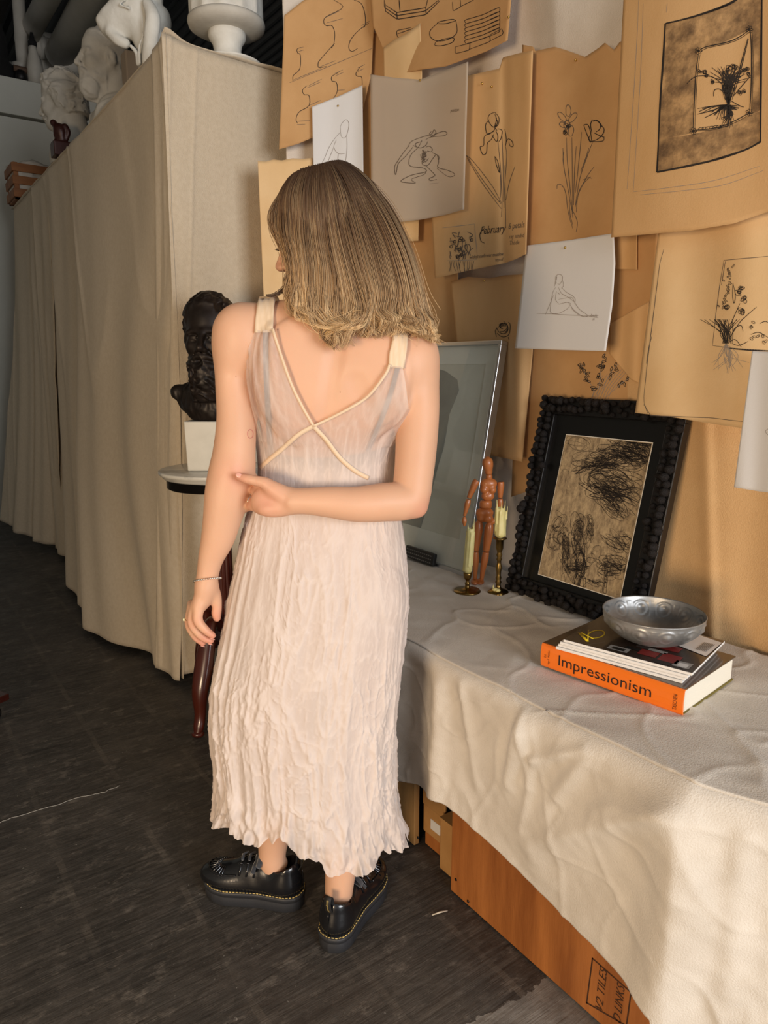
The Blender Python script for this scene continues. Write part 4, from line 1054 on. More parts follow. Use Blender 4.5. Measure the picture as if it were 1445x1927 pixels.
# a splinter on the floor
p, q = atz(813, 1722, .004), atz(842, 1714, .004)
tag(MB().tube([p, (p + q) / 2 + [0, 0, .002], q], [.0012, .0022, .001], 6).build('wood_splinter', mat('pale_splinter', S(206, 196, 176), .8)), 'pale wood splinter lying on the dark floor', 'splinter')
# ================================================================== the woman
PU, PV = -.17, 1.50
PB = np.array([PU, PV, 0.0])
person = empty('person', PU * RV + PV * HV, -YAW)
tag(person, 'woman seen from behind in crinkled pale peach slip dress and black platform shoes', 'person')
def Q_(x, y, v): return uvw(x, y, v)
def rpx(x, y, v, r):
    p = atv(x, y, v) - CAMP; return r * float(p @ FWD) / FPX
BH = .0033
body = SDF((-.49, 1.31, .03), (.15, 1.80, 1.70), BH)
def pchain(pts, k=.012, s=body):
    P = [Q_(x, y, v) for x, y, v, r in pts]; R = [rpx(x, y, v, r) for x, y, v, r in pts]
    s.chain(P, R, k); return P, R
# torso as a loft of ellipses
TOR = [  # y, x_left, x_right, half depth, v centre
    (575, 560, 700, .060, 1.565), (600, 500, 745, .072, 1.565), (640, 478, 765, .084, 1.565), (700, 476, 762, .092, 1.565), (760, 483, 757, .095, 1.568), (820, 490, 742, .090, 1.57),
    (880, 496, 730, .082, 1.572), (930, 494, 730, .080, 1.572), (985, 482, 738, .088, 1.568), (1060, 466, 748, .108, 1.562), (1130, 458, 750, .116, 1.56), (1200, 462, 744, .105, 1.56), (1260, 480, 735, .08, 1.56)]
_tw = np.array([Q_(615, t[0], 1.52)[2] for t in TOR]); _o = np.argsort(_tw)
_tl = np.array([Q_(t[1], t[0], 1.55)[0] for t in TOR]); _tr = np.array([Q_(t[2], t[0], 1.55)[0] for t in TOR])
_ws = np.linspace(_tw.min(), _tw.max(), 240)
def _sm(vals):
    a = np.interp(_ws, _tw[_o], np.asarray(vals)[_o]); k = np.ones(17) / 17
    return np.convolve(np.pad(a, 8, 'edge'), k, 'valid')
_L, _R, _D, _V = _sm(_tl), _sm(_tr), _sm([t[3] for t in TOR]), _sm([t[4] for t in TOR])
def torso_fn(X, Y, Z):
    zc = np.clip(Z, _ws[0], _ws[-1])
    l, r_, d, v = [np.interp(zc, _ws, a) for a in (_L, _R, _D, _V)]
    a = (r_ - l) / 2; c = (l + r_) / 2
    e = np.power(np.power(np.abs((X - c) / a), 2.3) + np.power(np.abs((Y - v) / d), 2.3), 1 / 2.3)
    f = (e - 1) * np.minimum(a, d) * .92
    return np.maximum(f, np.abs(Z - (_ws[0] + _ws[-1]) / 2) - (_ws[-1] - _ws[0]) / 2)
body.op(torso_fn, (_tl.min(), 1.44, _ws[0]), (_tr.max(), 1.69, _ws[-1]), .02)
# shoulders, neck, shoulder blades
pchain([(640, 615, 1.560, 62), (540, 612, 1.555, 44), (462, 618, 1.548, 46)], .03)
pchain([(640, 615, 1.560, 62), (715, 632, 1.555, 44), (775, 668, 1.550, 46)], .03)
pchain([(640, 600, 1.565, 52), (622, 520, 1.580, 45)], .03)
body.ell(Q_(548, 700, 1.497), (.062, .020, .085), rotz(.2) @ roty(.18), .05)
body.ell(Q_(712, 710, 1.496), (.062, .021, .085), rotz(-.2) @ roty(-.25), .05)
body.chain([Q_(640, 610, 1.475), Q_(622, 720, 1.458), Q_(606, 830, 1.462), Q_(612, 940, 1.472)], [.010, .011, .011, .012], .022, 'sub')
body.cap(Q_(668, 720, 1.452), Q_(700, 790, 1.452), .010, .008, .03, 'sub')
for x in (560, 672):
    body.ell(Q_(x, 760, 1.655), (.062, .045, .058), None, .03)      # bust
for x in (545, 680):
    body.ell(Q_(x, 1130, 1.525), (.080, .068, .095), None, .05)     # seat
TORSO_D = body.d.copy()
# left arm, hanging
LARM = [(452, 628, 1.548, 47), (444, 672, 1.542, 41), (439, 720, 1.536, 33.5), (444, 790, 1.522, 36), (441, 850, 1.508, 39.5), (436, 892, 1.500, 43.5), (428, 930, 1.497, 42), (419, 972, 1.495, 36), (410, 1012, 1.495, 31), (397, 1050, 1.495, 23.5), (391, 1080, 1.495, 20.5), (388, 1098, 1.495, 20.5)]
pchain(LARM, .016)
body.ell(Q_(452, 640, 1.535), (.050, .048, .060), None, .03)
# left hand
hk = .005
body.ell(Q_(385, 1117, 1.493), (.0215, .0245, .036), roty(.28), .014)
body.ell(Q_(375, 1137, 1.490), (.0165, .024, .020), roty(.3), .010)
pchain([(396, 1102, 1.497, 14), (405, 1122, 1.505, 11.5), (408, 1140, 1.508, 9.5), (407, 1154, 1.508, 9.6), (408, 1163, 1.508, 7.6)], .008)
LFING = {'index': [(376, 1138, 1.478, 10.5), (372, 1166, 1.470, 9.4), (386, 1185, 1.470, 8.2), (400, 1196, 1.474, 6.6)],
         'middle': [(368, 1141, 1.486, 10.5), (362, 1172, 1.483, 9.4), (379, 1197, 1.486, 8.0), (396, 1206, 1.490, 6.6)],
         'ring': [(362, 1142, 1.496, 9.8), (356, 1174, 1.498, 8.6), (368, 1198, 1.502, 7.6), (382, 1210, 1.506, 6.2)],
         'pinky': [(361, 1136, 1.506, 8.6), (357, 1162, 1.513, 7.6), (365, 1180, 1.518, 6.8), (376, 1190, 1.522, 5.6)]}
for f in LFING.values(): pchain(f, hk)
# right arm, folded across the back
RARM = [(772, 674, 1.550, 50), (781, 715, 1.544, 45), (787, 775, 1.528, 39.5), (783, 840, 1.508, 39), (778, 895, 1.490, 37), (768, 938, 1.474, 37), (722, 945, 1.452, 36.5), (672, 949, 1.436, 33.5), (622, 945, 1.428, 29.5), (580, 943, 1.426, 25.5), (553, 943, 1.427, 25)]
pchain(RARM, .014)
body.ell(Q_(772, 685, 1.535), (.048, .046, .058), None, .03)
body.ell(Q_(787, 957, 1.472), .017, None, .016)
# right hand gripping the left elbow
body.ell(Q_(522, 943, 1.432), (.040, .017, .0320), None, .014)
body.ell(Q_(496, 944, 1.438), (.026, .0165, .0285), None, .012)
body.ell(Q_(523, 926, 1.422), (.030, .0145, .0175), roty(.45), .010)          # thumb mound
body.ell(Q_(518, 958, 1.423), (.034, .0135, .0150), roty(-.1), .012)
pchain([(530, 932, 1.424, 15), (502, 911, 1.424, 12), (482, 905, 1.427, 10), (464, 901, 1.431, 9.6), (449, 896.5, 1.436, 7.6)], .006)
RFING = {'index': [(503, 920, 1.438, 11), (484, 908, 1.462, 9.4), (478, 902, 1.515, 8.6), (455, 903, 1.556, 8.0), (437, 906, 1.558, 7)],
         'middle': [(492, 932, 1.440, 11), (480, 925, 1.468, 9.4), (476, 922, 1.520, 8.6), (450, 922, 1.558, 8), (430, 924, 1.556, 7)],
         'ring': [(488, 946, 1.440, 10.5), (477, 944, 1.468, 9), (472, 942, 1.518, 8.4), (447, 943, 1.554, 7.6), (428, 944, 1.550, 6.6)],
         'pinky': [(490, 958, 1.440, 9.5), (474, 953, 1.462, 8.4), (464, 956, 1.505, 7.4), (447, 960, 1.540, 6.4)]}
for f in RFING.values(): pchain(f, .005)
# legs and feet
pchain([(548, 1110, 1.56, 78), (545, 1240, 1.55, 66), (538, 1390, 1.535, 44), (528, 1490, 1.545, 42), (514, 1585, 1.566, 28), (513, 1622, 1.570, 24), (518, 1650, 1.572, 20)], .02)
pchain([(672, 1110, 1.56, 78), (672, 1240, 1.53, 66), (668, 1400, 1.50, 44), (655, 1520, 1.485, 42), (641, 1640, 1.472, 29), (637, 1688, 1.468, 25), (636, 1712, 1.468, 20)], .02)
body.ell(Q_(534, 1624, 1.575), .010, None, .012); body.ell(Q_(499, 1622, 1.560), .010, None, .012)
# head in its own frame: looking left, a little away and down
HO = Q_(617, 438, 1.575)
hf = np.array([-.945, .26, -.20]); hf /= np.linalg.norm(hf)
hs = np.cross(hf, (0, 0, 1.0)); hs = -hs / np.linalg.norm(hs)
if hs[1] > 0: hs = -hs
hu = np.cross(hs, hf); hu = hu if hu[2] > 0 else -hu
HR = np.stack([hf, hs, hu], 1)
def hp(f, s_, u): return HO + hf * f + hs * s_ + hu * u
body.ell(hp(-.004, 0, .020), (.096, .076, .092), HR, .02)
body.ell(hp(.048, 0, -.048), (.056, .058, .074), HR, .025)
body.cap(hp(.082, 0, -.103), hp(.090, 0, -.108), .019, .016, .015)
for sg in (1, -1):
    body.chain([hp(.085, 0, -.105), hp(.055, .036 * sg, -.092), hp(.005, .056 * sg, -.066)], [.016, .016, .017], .02)
    body.ell(hp(.072, .036 * sg, -.034), (.024, .022, .026), HR, .02)
    body.ell(hp(.092, .030 * sg, .006), (.012, .022, .009), HR, .012)
    body.ell(hp(.0945, .031 * sg, -.010), (.010, .014, .008), HR, .006)
    body.ell(hp(.1115, .0105 * sg, -.0455), (.009, .0065, .0065), HR, .005)
    body.ell(hp(.118, .006 * sg, -.0535), (.004, .003, .003), HR, .003, 'sub')
body.chain([hp(.098, 0, .004), hp(.109, 0, -.020), hp(.1205, 0, -.0405)], [.0085, .0085, .0105], .010)
body.ell(hp(.1035, 0, -.0665), (.0105, .020, .0055), HR, .005); body.ell(hp(.1025, 0, -.0765), (.0105, .0175, .0062), HR, .005)
body.cap(hp(.109, -.02, -.0715), hp(.109, .02, -.0715), .0022, .0022, .003, 'sub')
BV, BQ = body.mesh(2)
# natural skin tones: pinker lips, fingertips, knuckles, elbow
sk = np.array(S(214, 168, 137)[:3]); pk = np.array(S(208, 134, 112)[:3]); lp = np.array(S(178, 96, 88)[:3]); rd = np.array(S(226, 160, 140)[:3])
col = np.tile(sk, (len(BV), 1))
n_ = fbm(BV[:, 0] * 14, BV[:, 1] * 14, BV[:, 2] * 14, 3, 3)[:, None]
col = col * (1 + .035 * n_)
def blush(c, rad, tone, w):
    global col
    d = np.linalg.norm(BV - c, axis=1); f = (w * np.clip(1 - d / rad, 0, 1) ** 1.0)[:, None]
    col = col * (1 - f) + tone * f
for f in list(LFING.values()) + list(RFING.values()):
    blush(Q_(*f[-1][:3]), .035, pk, .75); blush(Q_(*f[1][:3]), .022, pk, .4)
blush(Q_(408, 1158, 1.508), .035, pk, .7); blush(Q_(452, 897, 1.436), .035, pk, .7); blush(Q_(795, 962, 1.46), .05, pk, .55); blush(Q_(500, 945, 1.415), .06, pk, .5)
blush(Q_(436, 892, 1.45), .05, pk, .3); blush(hp(.12, 0, -.042), .02, pk, .5); blush(hp(.08, .05, -.04), .04, pk, .5)
lm = np.exp(-(((BV - hp(.108, 0, -.0715)) @ HR) / np.array([.014, .022, .0105])) ** 2).prod(1)[:, None]
col = col * (1 - lm * .85) + lp * lm * .85
M_skin = mat('skin', S(232, 190, 160), .48, attr='Col', sss=.18, sss_r=(.012, .005, .003), bump=.06, bscale=500, spec=.35)
body_o = mesh_obj('body', BV - PB, BQ, M_skin, person, colors=col)
def sample(D, p):
    q = (np.asarray(p) - body.lo) / body.h
    i = np.clip(np.floor(q).astype(int), 0, np.array(D.shape) - 2); f = q - i
    r_ = 0
    for a in (0, 1):
        for b in (0, 1):
            for c in (0, 1):
                w = (f[..., 0] if a else 1 - f[..., 0]) * (f[..., 1] if b else 1 - f[..., 1]) * (f[..., 2] if c else 1 - f[..., 2])
                r_ = r_ + w * D[i[..., 0] + a, i[..., 1] + b, i[..., 2] + c]
    return r_
def skin_hit(x, y, off=0.0, D=None):
    """nearest point of the body seen through a pixel"""
    D = body.d if D is None else D
    d = ray(x, y); d = d / np.linalg.norm(d); dl = np.array([d @ RV, d @ HV, d[2]]); o = np.array([0, 0, CAMH])
    t = 1.34 / dl[1]
    for _ in range(400):
        p = o + dl * t; v = float(sample(D, p))
        if v < off + .0004 or p[1] > 1.75: break
        t += min(.006, max(.0008, (v - off) * .8))
    return p
# small marks on the skin: ring tattoo and moles
M_tat = mat('tattoo_ink', S(196, 118, 110), .6)
tp = np.array([skin_hit(471 + 5.6 * math.cos(a), 816.5 + 8.2 * math.sin(a), .0004) for a in np.linspace(0, 2 * PI, 28, endpoint=False)])
MB().tube(tp - PB, .0006, 5, closed=True).build('tattoo_ring', M_tat, person)
M_mole = mat('mole', S(140, 86, 62), .6)
for (x, y) in ((516, 621), (523, 620.5), (444, 709), (640, 738)):
    MB().sphere(skin_hit(x, y, -.0004) - PB, .0011, 8, 6).build('mole', M_mole, person)
# finger nails
M_nail = mat('finger_nail', S(222, 164, 146), .35, coat=.15)
def nail(c, nrm, tang, w, l):
    nrm = nrm / np.linalg.norm(nrm); tang = tang - nrm * (tang @ nrm); tang /= np.linalg.norm(tang); b = np.cross(nrm, tang)
    MB().sphere(c - PB, (l, w, .0016), 12, 8, R=np.stack([tang, b, nrm], 1)).build('nail', M_nail, person)
tt_ = Q_(449, 896.5, 1.436) - Q_(464, 901, 1.431)
nail(skin_hit(449.5, 894.5, .0002), np.array([.1, -.9, .35]), tt_, .0052, .0072)
for f in ('index', 'middle', 'ring'):
    a, b = LFING[f][-2], LFING[f][-1]; t_ = Q_(*b[:3]) - Q_(*a[:3])
    c = Q_(*b[:3]) + np.array([-.10, -.45, -.85]) * rpx(*b) * .93 + t_ / np.linalg.norm(t_) * .001
    nail(c, np.array([-.25, -.45, -.85]), t_, .0042, .006)
# jewellery
M_silver = mat('silver', S(222, 220, 214), .22, 1.0); M_gold = mat('gold', S(226, 186, 96), .25, 1.0); M_gem = mat('pale_stone', S(236, 232, 190), .1, coat=.6)
br = MB(); c = Q_(390.5, 1091, 1.495); rr_ = rpx(390, 1091, 1.495, 24.5)
for i in range(40):
    a = 2 * PI * i / 40
    br.sphere(c + np.array([math.cos(a) * rr_ * 1.02, math.sin(a) * rr_ * 1.06, -.012 * math.cos(a) * 0 - .010 * math.sin(-a) * -1 + .004 * math.cos(a)]) - PB, .0021, 6, 5)
o = br.build('bracelet', M_silver, person); o['kind'] = 'stuff'; o['label'] = 'thin silver bead bracelet'
rg_c = (Q_(*LFING['ring'][0][:3]) * .28 + Q_(*LFING['ring'][1][:3]) * .72); ax_ = Q_(*LFING['ring'][1][:3]) - Q_(*LFING['ring'][0][:3]); ax_ /= np.linalg.norm(ax_)
def ring_path(c, ax, r_, n=28):
    a = np.cross(ax, (0, 1.0, 0)); a /= np.linalg.norm(a); b = np.cross(ax, a)
    return np.array([c + r_ * (math.cos(t) * a + math.sin(t) * b) for t in np.linspace(0, 2 * PI, n, endpoint=False)])
go = MB().tube(ring_path(rg_c - PB, ax_, .0112), .0011, 6, closed=True).build('gold_ring', M_gold, person)
MB().sphere(rg_c - PB + np.array([-.0125, -.003, 0]), (.003, .0042, .0042), 8, 6).build('stone', M_gem, go)
for (f, k) in (('middle', .35), ('ring', .25)):
    a, b = Q_(*RFING[f][1][:3]), Q_(*RFING[f][2][:3]); ax2 = (b - a) / np.linalg.norm(b - a)
    MB().tube(ring_path(a * (1 - k) + b * k - PB, ax2, .0104), .0016, 6, closed=True).build('silver_ring', M_silver, person)

# ------------------------------------------------------------------ dress
M_dress = sheer = mat('peach_silk', S(220, 204, 193), .62, transp=.30, transl=.10, sheen=.25, bump=.35, bscale=85, bstretch=(1, 1, .45), bdetail=6, col2=S(225, 210, 200), nscale=5)
_dn = M_dress.node_tree
_mx = [n for n in _dn.nodes if n.type == 'MIX_SHADER'][-1]
_at = _dn.nodes.new('ShaderNodeAttribute'); _at.attribute_name = 'Col'        # the bodice is one sheer layer, the skirt is lined
_sp = _dn.nodes.new('ShaderNodeSeparateColor'); _dn.links.new(_at.outputs['Color'], _sp.inputs[0]); _dn.links.new(_sp.outputs[0], _mx.inputs[0])
M_trim = mat('peach_silk_trim', S(232, 206, 174), .6, transl=.10, sheen=.2)
DR = [  # y, x_left, x_right, back depth, v centre
    (600, 476, 766, .070, 1.565), (660, 470, 768, .080, 1.565), (700, 468, 767, .088, 1.565), (750, 474, 765, .09, 1.565), (800, 481, 755, .09, 1.565), (850, 484, 747, .085, 1.565), (900, 485, 741, .080, 1.568), (950, 470, 748, .080, 1.566), (980, 462, 755, .090, 1.562), (1050, 449, 765, .112, 1.555),
    (1100, 438, 768, .125, 1.55), (1150, 430, 766, .130, 1.545), (1200, 420, 761, .130, 1.54), (1250, 408, 756, .130, 1.535), (1300, 400, 751, .130, 1.53), (1350, 399, 747, .132, 1.525), (1400, 404, 743, .135, 1.52), (1450, 411, 742, .140, 1.515), (1500, 409, 746, .145, 1.51), (1545, 400, 755, .15, 1.505), (1590, 396, 768, .158, 1.50), (1660, 392, 775, .160, 1.50)]
_dw = np.array([Q_(600, t[0], t[4])[2] for t in DR]); _do = np.argsort(_dw)
_wd = np.linspace(_dw.min(), _dw.max(), 500)
def _smd(vals, k=21):
    a = np.interp(_wd, _dw[_do], np.asarray(vals)[_do]); return np.convolve(np.pad(a, k // 2, 'edge'), np.ones(k) / k, 'valid')
dL = _smd([Q_(t[1], t[0], t[4])[0] for t in DR]); dR_ = _smd([Q_(t[2], t[0], t[4])[0] for t in DR]); dB = _smd([t[3] for t in DR]); dV = _smd([t[4] for t in DR])
NT, NW = 460, 470
th = np.linspace(0, 2 * PI, NT, endpoint=False)
def ring_at(w):
    l, r_, b, v = [np.interp(w, _wd, a) for a in (dL, dR_, dB, dV)]
    return (l + r_) / 2, (r_ - l) / 2, b, v
def dress_base(theta, w):
    """cloth surface without wrinkles, arrays of theta and w"""
    c, a, b, v = ring_at(w)
    ct, st_ = np.cos(theta), np.sin(theta)
    far = np.where(st_ < 0, np.maximum(b * .95, .105), b)
    X = c + a * np.sign(ct) * np.abs(ct) ** .93; Y = v - far * np.sign(st_) * np.abs(st_) ** .93
    P = np.stack([X, Y, w + 0 * X], -1)
    # keep clear of the body: push outward until outside the torso
    dirv = np.stack([ct * a, -st_ * far, 0 * ct], -1); dirv /= np.linalg.norm(dirv, axis=-1)[..., None] + 1e-9
    up_ = w > _tw.min() - .02
    for _ in range(14):
        d = sample(TORSO_D, P)
        need = np.where(up_, np.clip(.0075 - d, -.004, .012), 0)
        # above the waist the cloth also settles onto the back
        settle = np.clip((w - 1.02) / .10, 0, 1) * (st_ > 0)
        need = np.where(need < 0, need * settle, need)
        P[..., :2] += dirv[..., :2] * need[..., None] * .8
    return P
# upper edge (neckline, armholes) and hem, given on the back by pixels
EDGE = np.array([(461, 715), (464, 690), (470, 655), (479, 622), (513, 622), (521, 645), (545, 715), (568, 762), (590, 800), (640, 775), (690, 745), (712, 722), (727, 700), (732, 688), (758, 690), (763, 730), (768, 770)], float)
HEM = np.array([(392, 1543), (404, 1548), (430, 1562), (460, 1583), (476, 1592), (500, 1581), (530, 1578), (548, 1598), (575, 1612), (603, 1622), (613, 1645), (650, 1649), (690, 1641), (712, 1628), (725, 1605), (748, 1600), (776, 1590)], float)
top_w = np.full(NT, np.nan); hem_w = np.full(NT, np.nan)
def to_px(P):
    dz = P[..., 2] - CAMH
    dep = P[..., 1] * math.cos(PITCH) - dz * math.sin(PITCH); upc = P[..., 1] * math.sin(PITCH) + dz * math.cos(PITCH)
    return 722.5 + FPX * P[..., 0] / dep, 963.5 - FPX * upc / dep
near = np.where(np.sin(th) > 0.0)[0]
wt = np.linspace(1.06, 1.45, 120)
for (wl, TB, store) in ((wt, EDGE, top_w), (np.linspace(.10, .40, 60), HEM, hem_w)):
    TT, WW = np.meshgrid(th[near], wl, indexing='ij')
    X_, Y_ = to_px(dress_base(TT, WW))
    E_ = np.interp(X_, TB[:, 0], TB[:, 1])
    for n_i, i in enumerate(near):
        d = Y_[n_i] - E_[n_i]                       # positive while below the edge
        k = np.where((d[:-1] > 0) & (d[1:] <= 0))[0]
        if len(k): store[i] = wl[k[0]] + (wl[1] - wl[0]) * d[k[0]] / (d[k[0]] - d[k[0] + 1])
        else: store[i] = wl[-1] if d[-1] > 0 else wl[0]
k5 = np.ones(3) / 3
top_w[near[1:-1]] = np.convolve(top_w[near], k5, 'valid'); hem_w[near[1:-1]] = np.convolve(hem_w[near], k5, 'valid')
ok = ~np.isnan(top_w)
ta, tb = top_w[near[0]], top_w[near[-1]]
for i, t_ in enumerate(th):
    if not ok[i]:
        f = (t_ - PI) / PI
        top_w[i] = tb * (1 - f) + ta * f + .045 * math.sin(f * PI) - .05 * math.sin(f * PI) ** 8
        hem_w[i] = (hem_w[near[-1]] * (1 - f) + hem_w[near[0]] * f) + .012 * math.sin(f * 21)
f_ = np.linspace(0, 1, NW)[:, None]
f_ = f_ ** .96
Wg = hem_w[None] * (1 - f_) + top_w[None] * f_
Tg = np.broadcast_to(th[None], Wg.shape)
DP = dress_base(Tg, Wg)
# wrinkles: long soft folds that open towards the hem, sharp crinkles everywhere
c_, a_, b_, v_ = ring_at(Wg)
nx_, ny2_ = np.cos(Tg) / np.maximum(a_, .05), -np.sin(Tg) / np.maximum(b_, .05)
ln_ = np.sqrt(nx_ ** 2 + ny2_ ** 2); nx_, ny2_ = nx_ / ln_, ny2_ / ln_
arc = Tg * .20
cx_, sx_ = np.cos(Tg), np.sin(Tg)
low = np.clip((1.02 - Wg) / .75, 0, 1)
mid = np.clip((1.05 - Wg) / .12, 0, 1)
tw = vnoise(cx_ * 2.2, sx_ * 2.2, Wg * 2.4, 61)
def ring_ridge(fr, wf, seed, shear=0.0):
    """thin raised crinkle lines, mostly upright"""
    n1 = vnoise(cx_ * fr + shear * Wg, sx_ * fr, Wg * wf, seed)
    return np.exp(-(np.abs(n1) / .075) ** 1.3)
soft = .008 * low * fbm(cx_ * 5.5, sx_ * 5.5, Wg * 1.3, 5, 2) + .0035 * low * vnoise(cx_ * 13, sx_ * 13, Wg * 2.2, 8)
crk = 1.0 * (.0042 * ring_ridge(6.0, 4.5, 71, 1.0) + .0034 * ring_ridge(9.0, 7.0, 83, 3.5) + .0026 * ring_ridge(14.0, 12.0, 91, -6.0) + .0018 * ring_ridge(22.0, 22.0, 97, 5.0) + .0014 * ring_ridge(34.0, 34.0, 113, -8.0))
amp = (.22 + .78 * np.clip((1.10 - Wg) / .20, 0, 1)) * (.7 + .4 * low) * (.25 + 1.1 * np.clip(.45 + vnoise(cx_ * 3.5, sx_ * 3.5, Wg * 5, 101), 0, 1))
hemf = np.exp(-((Wg - hem_w[None]) / .055))
ruf = hemf * (.004 * np.sin(Tg * 26 + 6 * tw + 7 * vnoise(cx_ * 5, sx_ * 5, 0, 7)) + .014 * fbm(cx_ * 9, sx_ * 9, Wg * 22, 9, 3))
side = np.clip((-cx_ - .55) / .35, 0, 1) * low ** .5
soft = soft + side * .003 * np.sin(Tg * 46 + tw * 6 + Wg * 5)
gather = np.clip((Wg - 1.25) / .1, 0, 1) * .0025 * np.sin(Tg * 60 + 2 * tw)
rad = soft + crk * amp + ruf + gather + .002 * np.clip((Wg - 1.1) / .1, 0, 1)
DP[..., 0] += nx_ * rad; DP[..., 1] += ny2_ * rad
DP[..., 2] += hemf * (.010 * fbm(cx_ * 10, sx_ * 10, 0, 33, 2))
_shr = .17 + .50 * np.clip((Wg - 1.10) / .10, 0, 1) + .10 * np.exp(-((Wg - hem_w[None]) / .05) ** 2)
_shr = np.clip(_shr - .25 * np.clip(crk / .006, 0, 1), .05, .8)
dress = mesh_obj('dress', DP.reshape(-1, 3) - PB, grid_faces(NT, NW, True)[:, ::-1], M_dress, person, colors=np.repeat(_shr.reshape(-1, 1), 3, 1))
dress['label'] = 'crinkled pale peach slip dress with crossed back seams'
_nr = DP[:, near][::2].reshape(-1, 3); _nx, _ny = to_px(_nr)
def dress_pt(x, y, lift=.002):
    """cloth point seen through a pixel on the back"""
    d = (_nx - x) ** 2 + (_ny - y) ** 2; k = np.argpartition(d, 6)[:6]; w = 1 / (d[k] + .5)
    v = float((_nr[k, 1] * w).sum() / w.sum()) - lift
    return Q_(x, y, v)
def ribbon(name, px, wpx, m, lift=.003, n=26, thick=.0008):
    C = smooth_curve(px, n); tg = np.gradient(C, axis=0); tg /= np.linalg.norm(tg, axis=1)[:, None]
    nr = np.stack([-tg[:, 1], tg[:, 0]], 1); V = []
    for c, q in zip(C, nr):
        for s_ in (-1, 1): V.append(dress_pt(*(c + q * s_ * wpx / 2), lift) - PB)
    o = mesh_obj(name, V, [(2 * i, 2 * i + 1, 2 * i + 3, 2 * i + 2) for i in range(n - 1)], m, person)
    so = o.modifiers.new('thick', 'SOLIDIFY'); so.thickness = thick; so.offset = 0
    return o
ribbon('neckline_binding', [(513, 618), (521, 645), (545, 715), (568, 764), (590, 802)], 5, M_trim, .0028)
ribbon('neckline_binding', [(733, 686), (725, 705), (690, 748), (640, 778), (590, 802)], 5, M_trim, .0028)
ribbon('crossed_seam', [(588, 800), (612, 826), (640, 862), (668, 886), (694, 900)], 8, M_trim, .0024)
ribbon('crossed_seam', [(590, 802), (562, 818), (530, 846), (505, 866), (488, 882)], 8, M_trim, .0024)
# shoulder straps of doubled silk
def strap(name, left, right, over):
    """left/right: pixel edges from the bodice to the shoulder top; over: how far it goes to the front"""
    n = 16; Lc = smooth_curve(left, n); Rc = smooth_curve(right, n); V = []; nc = 9
    for i in range(n):
        for j in range(nc):
            f = j / (nc - 1); q = Lc[i] * (1 - f) + Rc[i] * f
            p = skin_hit(q[0], q[1], .006 + .0014 * math.sin(j * 2.1 + i * .5) + .001 * vnoise(i * .8, j * .9))
            V.append(p)
    V = np.array(V).reshape(n, nc, 3)
    ext = []
    for k in range(1, 9):
        a = k / 8 * 1.35
        P = V[-1].copy(); P[:, 1] += over * math.sin(a); P[:, 2] += .006 * math.sin(min(a * 2, PI)) - over * (1 - math.cos(a)); ext.append(P)
    V = np.concatenate([V, np.array(ext)], 0); n = len(V)
    o = mesh_obj(name, V.reshape(-1, 3) - PB, grid_faces(nc, n), M_trim, person)
    so = o.modifiers.new('thick', 'SOLIDIFY'); so.thickness = .0022; so.offset = 0
strap('shoulder_strap', [(479, 626), (481, 600), (484, 575), (488, 559)], [(514, 625), (514, 600), (516, 575), (520, 557)], .10)
strap('shoulder_strap', [(731, 691), (733, 665), (738, 640), (742, 613)], [(760, 694), (764, 668), (767, 642), (768, 618)], .09)
# grey bra under the sheer back
M_bra = mat('grey_bra', S(134, 128, 128), .8)
tb_ = np.linspace(0, 2 * PI, 160, endpoint=False); Vb = []
for j in range(12):
    f = j / 11
    for t_ in tb_:
        x = 615 + 130 * math.cos(t_); up_px = np.interp(x, [485, 520, 560, 600, 650, 700, 745], [838, 852, 860, 862, 858, 850, 835]); lo_px = 908
        w = Q_(615, up_px * (1 - f) + lo_px * f, 1.49)[2]; c = np.array([np.interp(w, _ws, (_L + _R) / 2), np.interp(w, _ws, _V), w])
        dr = np.array([math.cos(t_), -math.sin(t_) * .55, 0]); lo_, hi_ = 0.0, .3
        for _ in range(18):
            md = (lo_ + hi_) / 2
            if sample(TORSO_D, c + dr * md) < .0025: lo_ = md
            else: hi_ = md
        Vb.append(c + dr * lo_ - PB)
mesh_obj('bra_band', Vb, grid_faces(160, 12, True)[:, ::-1], M_bra, person)
for pl in ([(499, 625), (500, 680), (502, 740), (505, 800), (508, 850)], [(748, 692), (735, 740), (715, 795), (692, 850)]):
    V = []
    for q in smooth_curve(pl, 20):
        for s_ in (-1, 1): V.append(skin_hit(q[0] + s_ * 4.5, q[1], .003, TORSO_D) - PB)
    mesh_obj('bra_strap', V, [(2 * i, 2 * i + 1, 2 * i + 3, 2 * i + 2) for i in range(19)], M_bra, person)
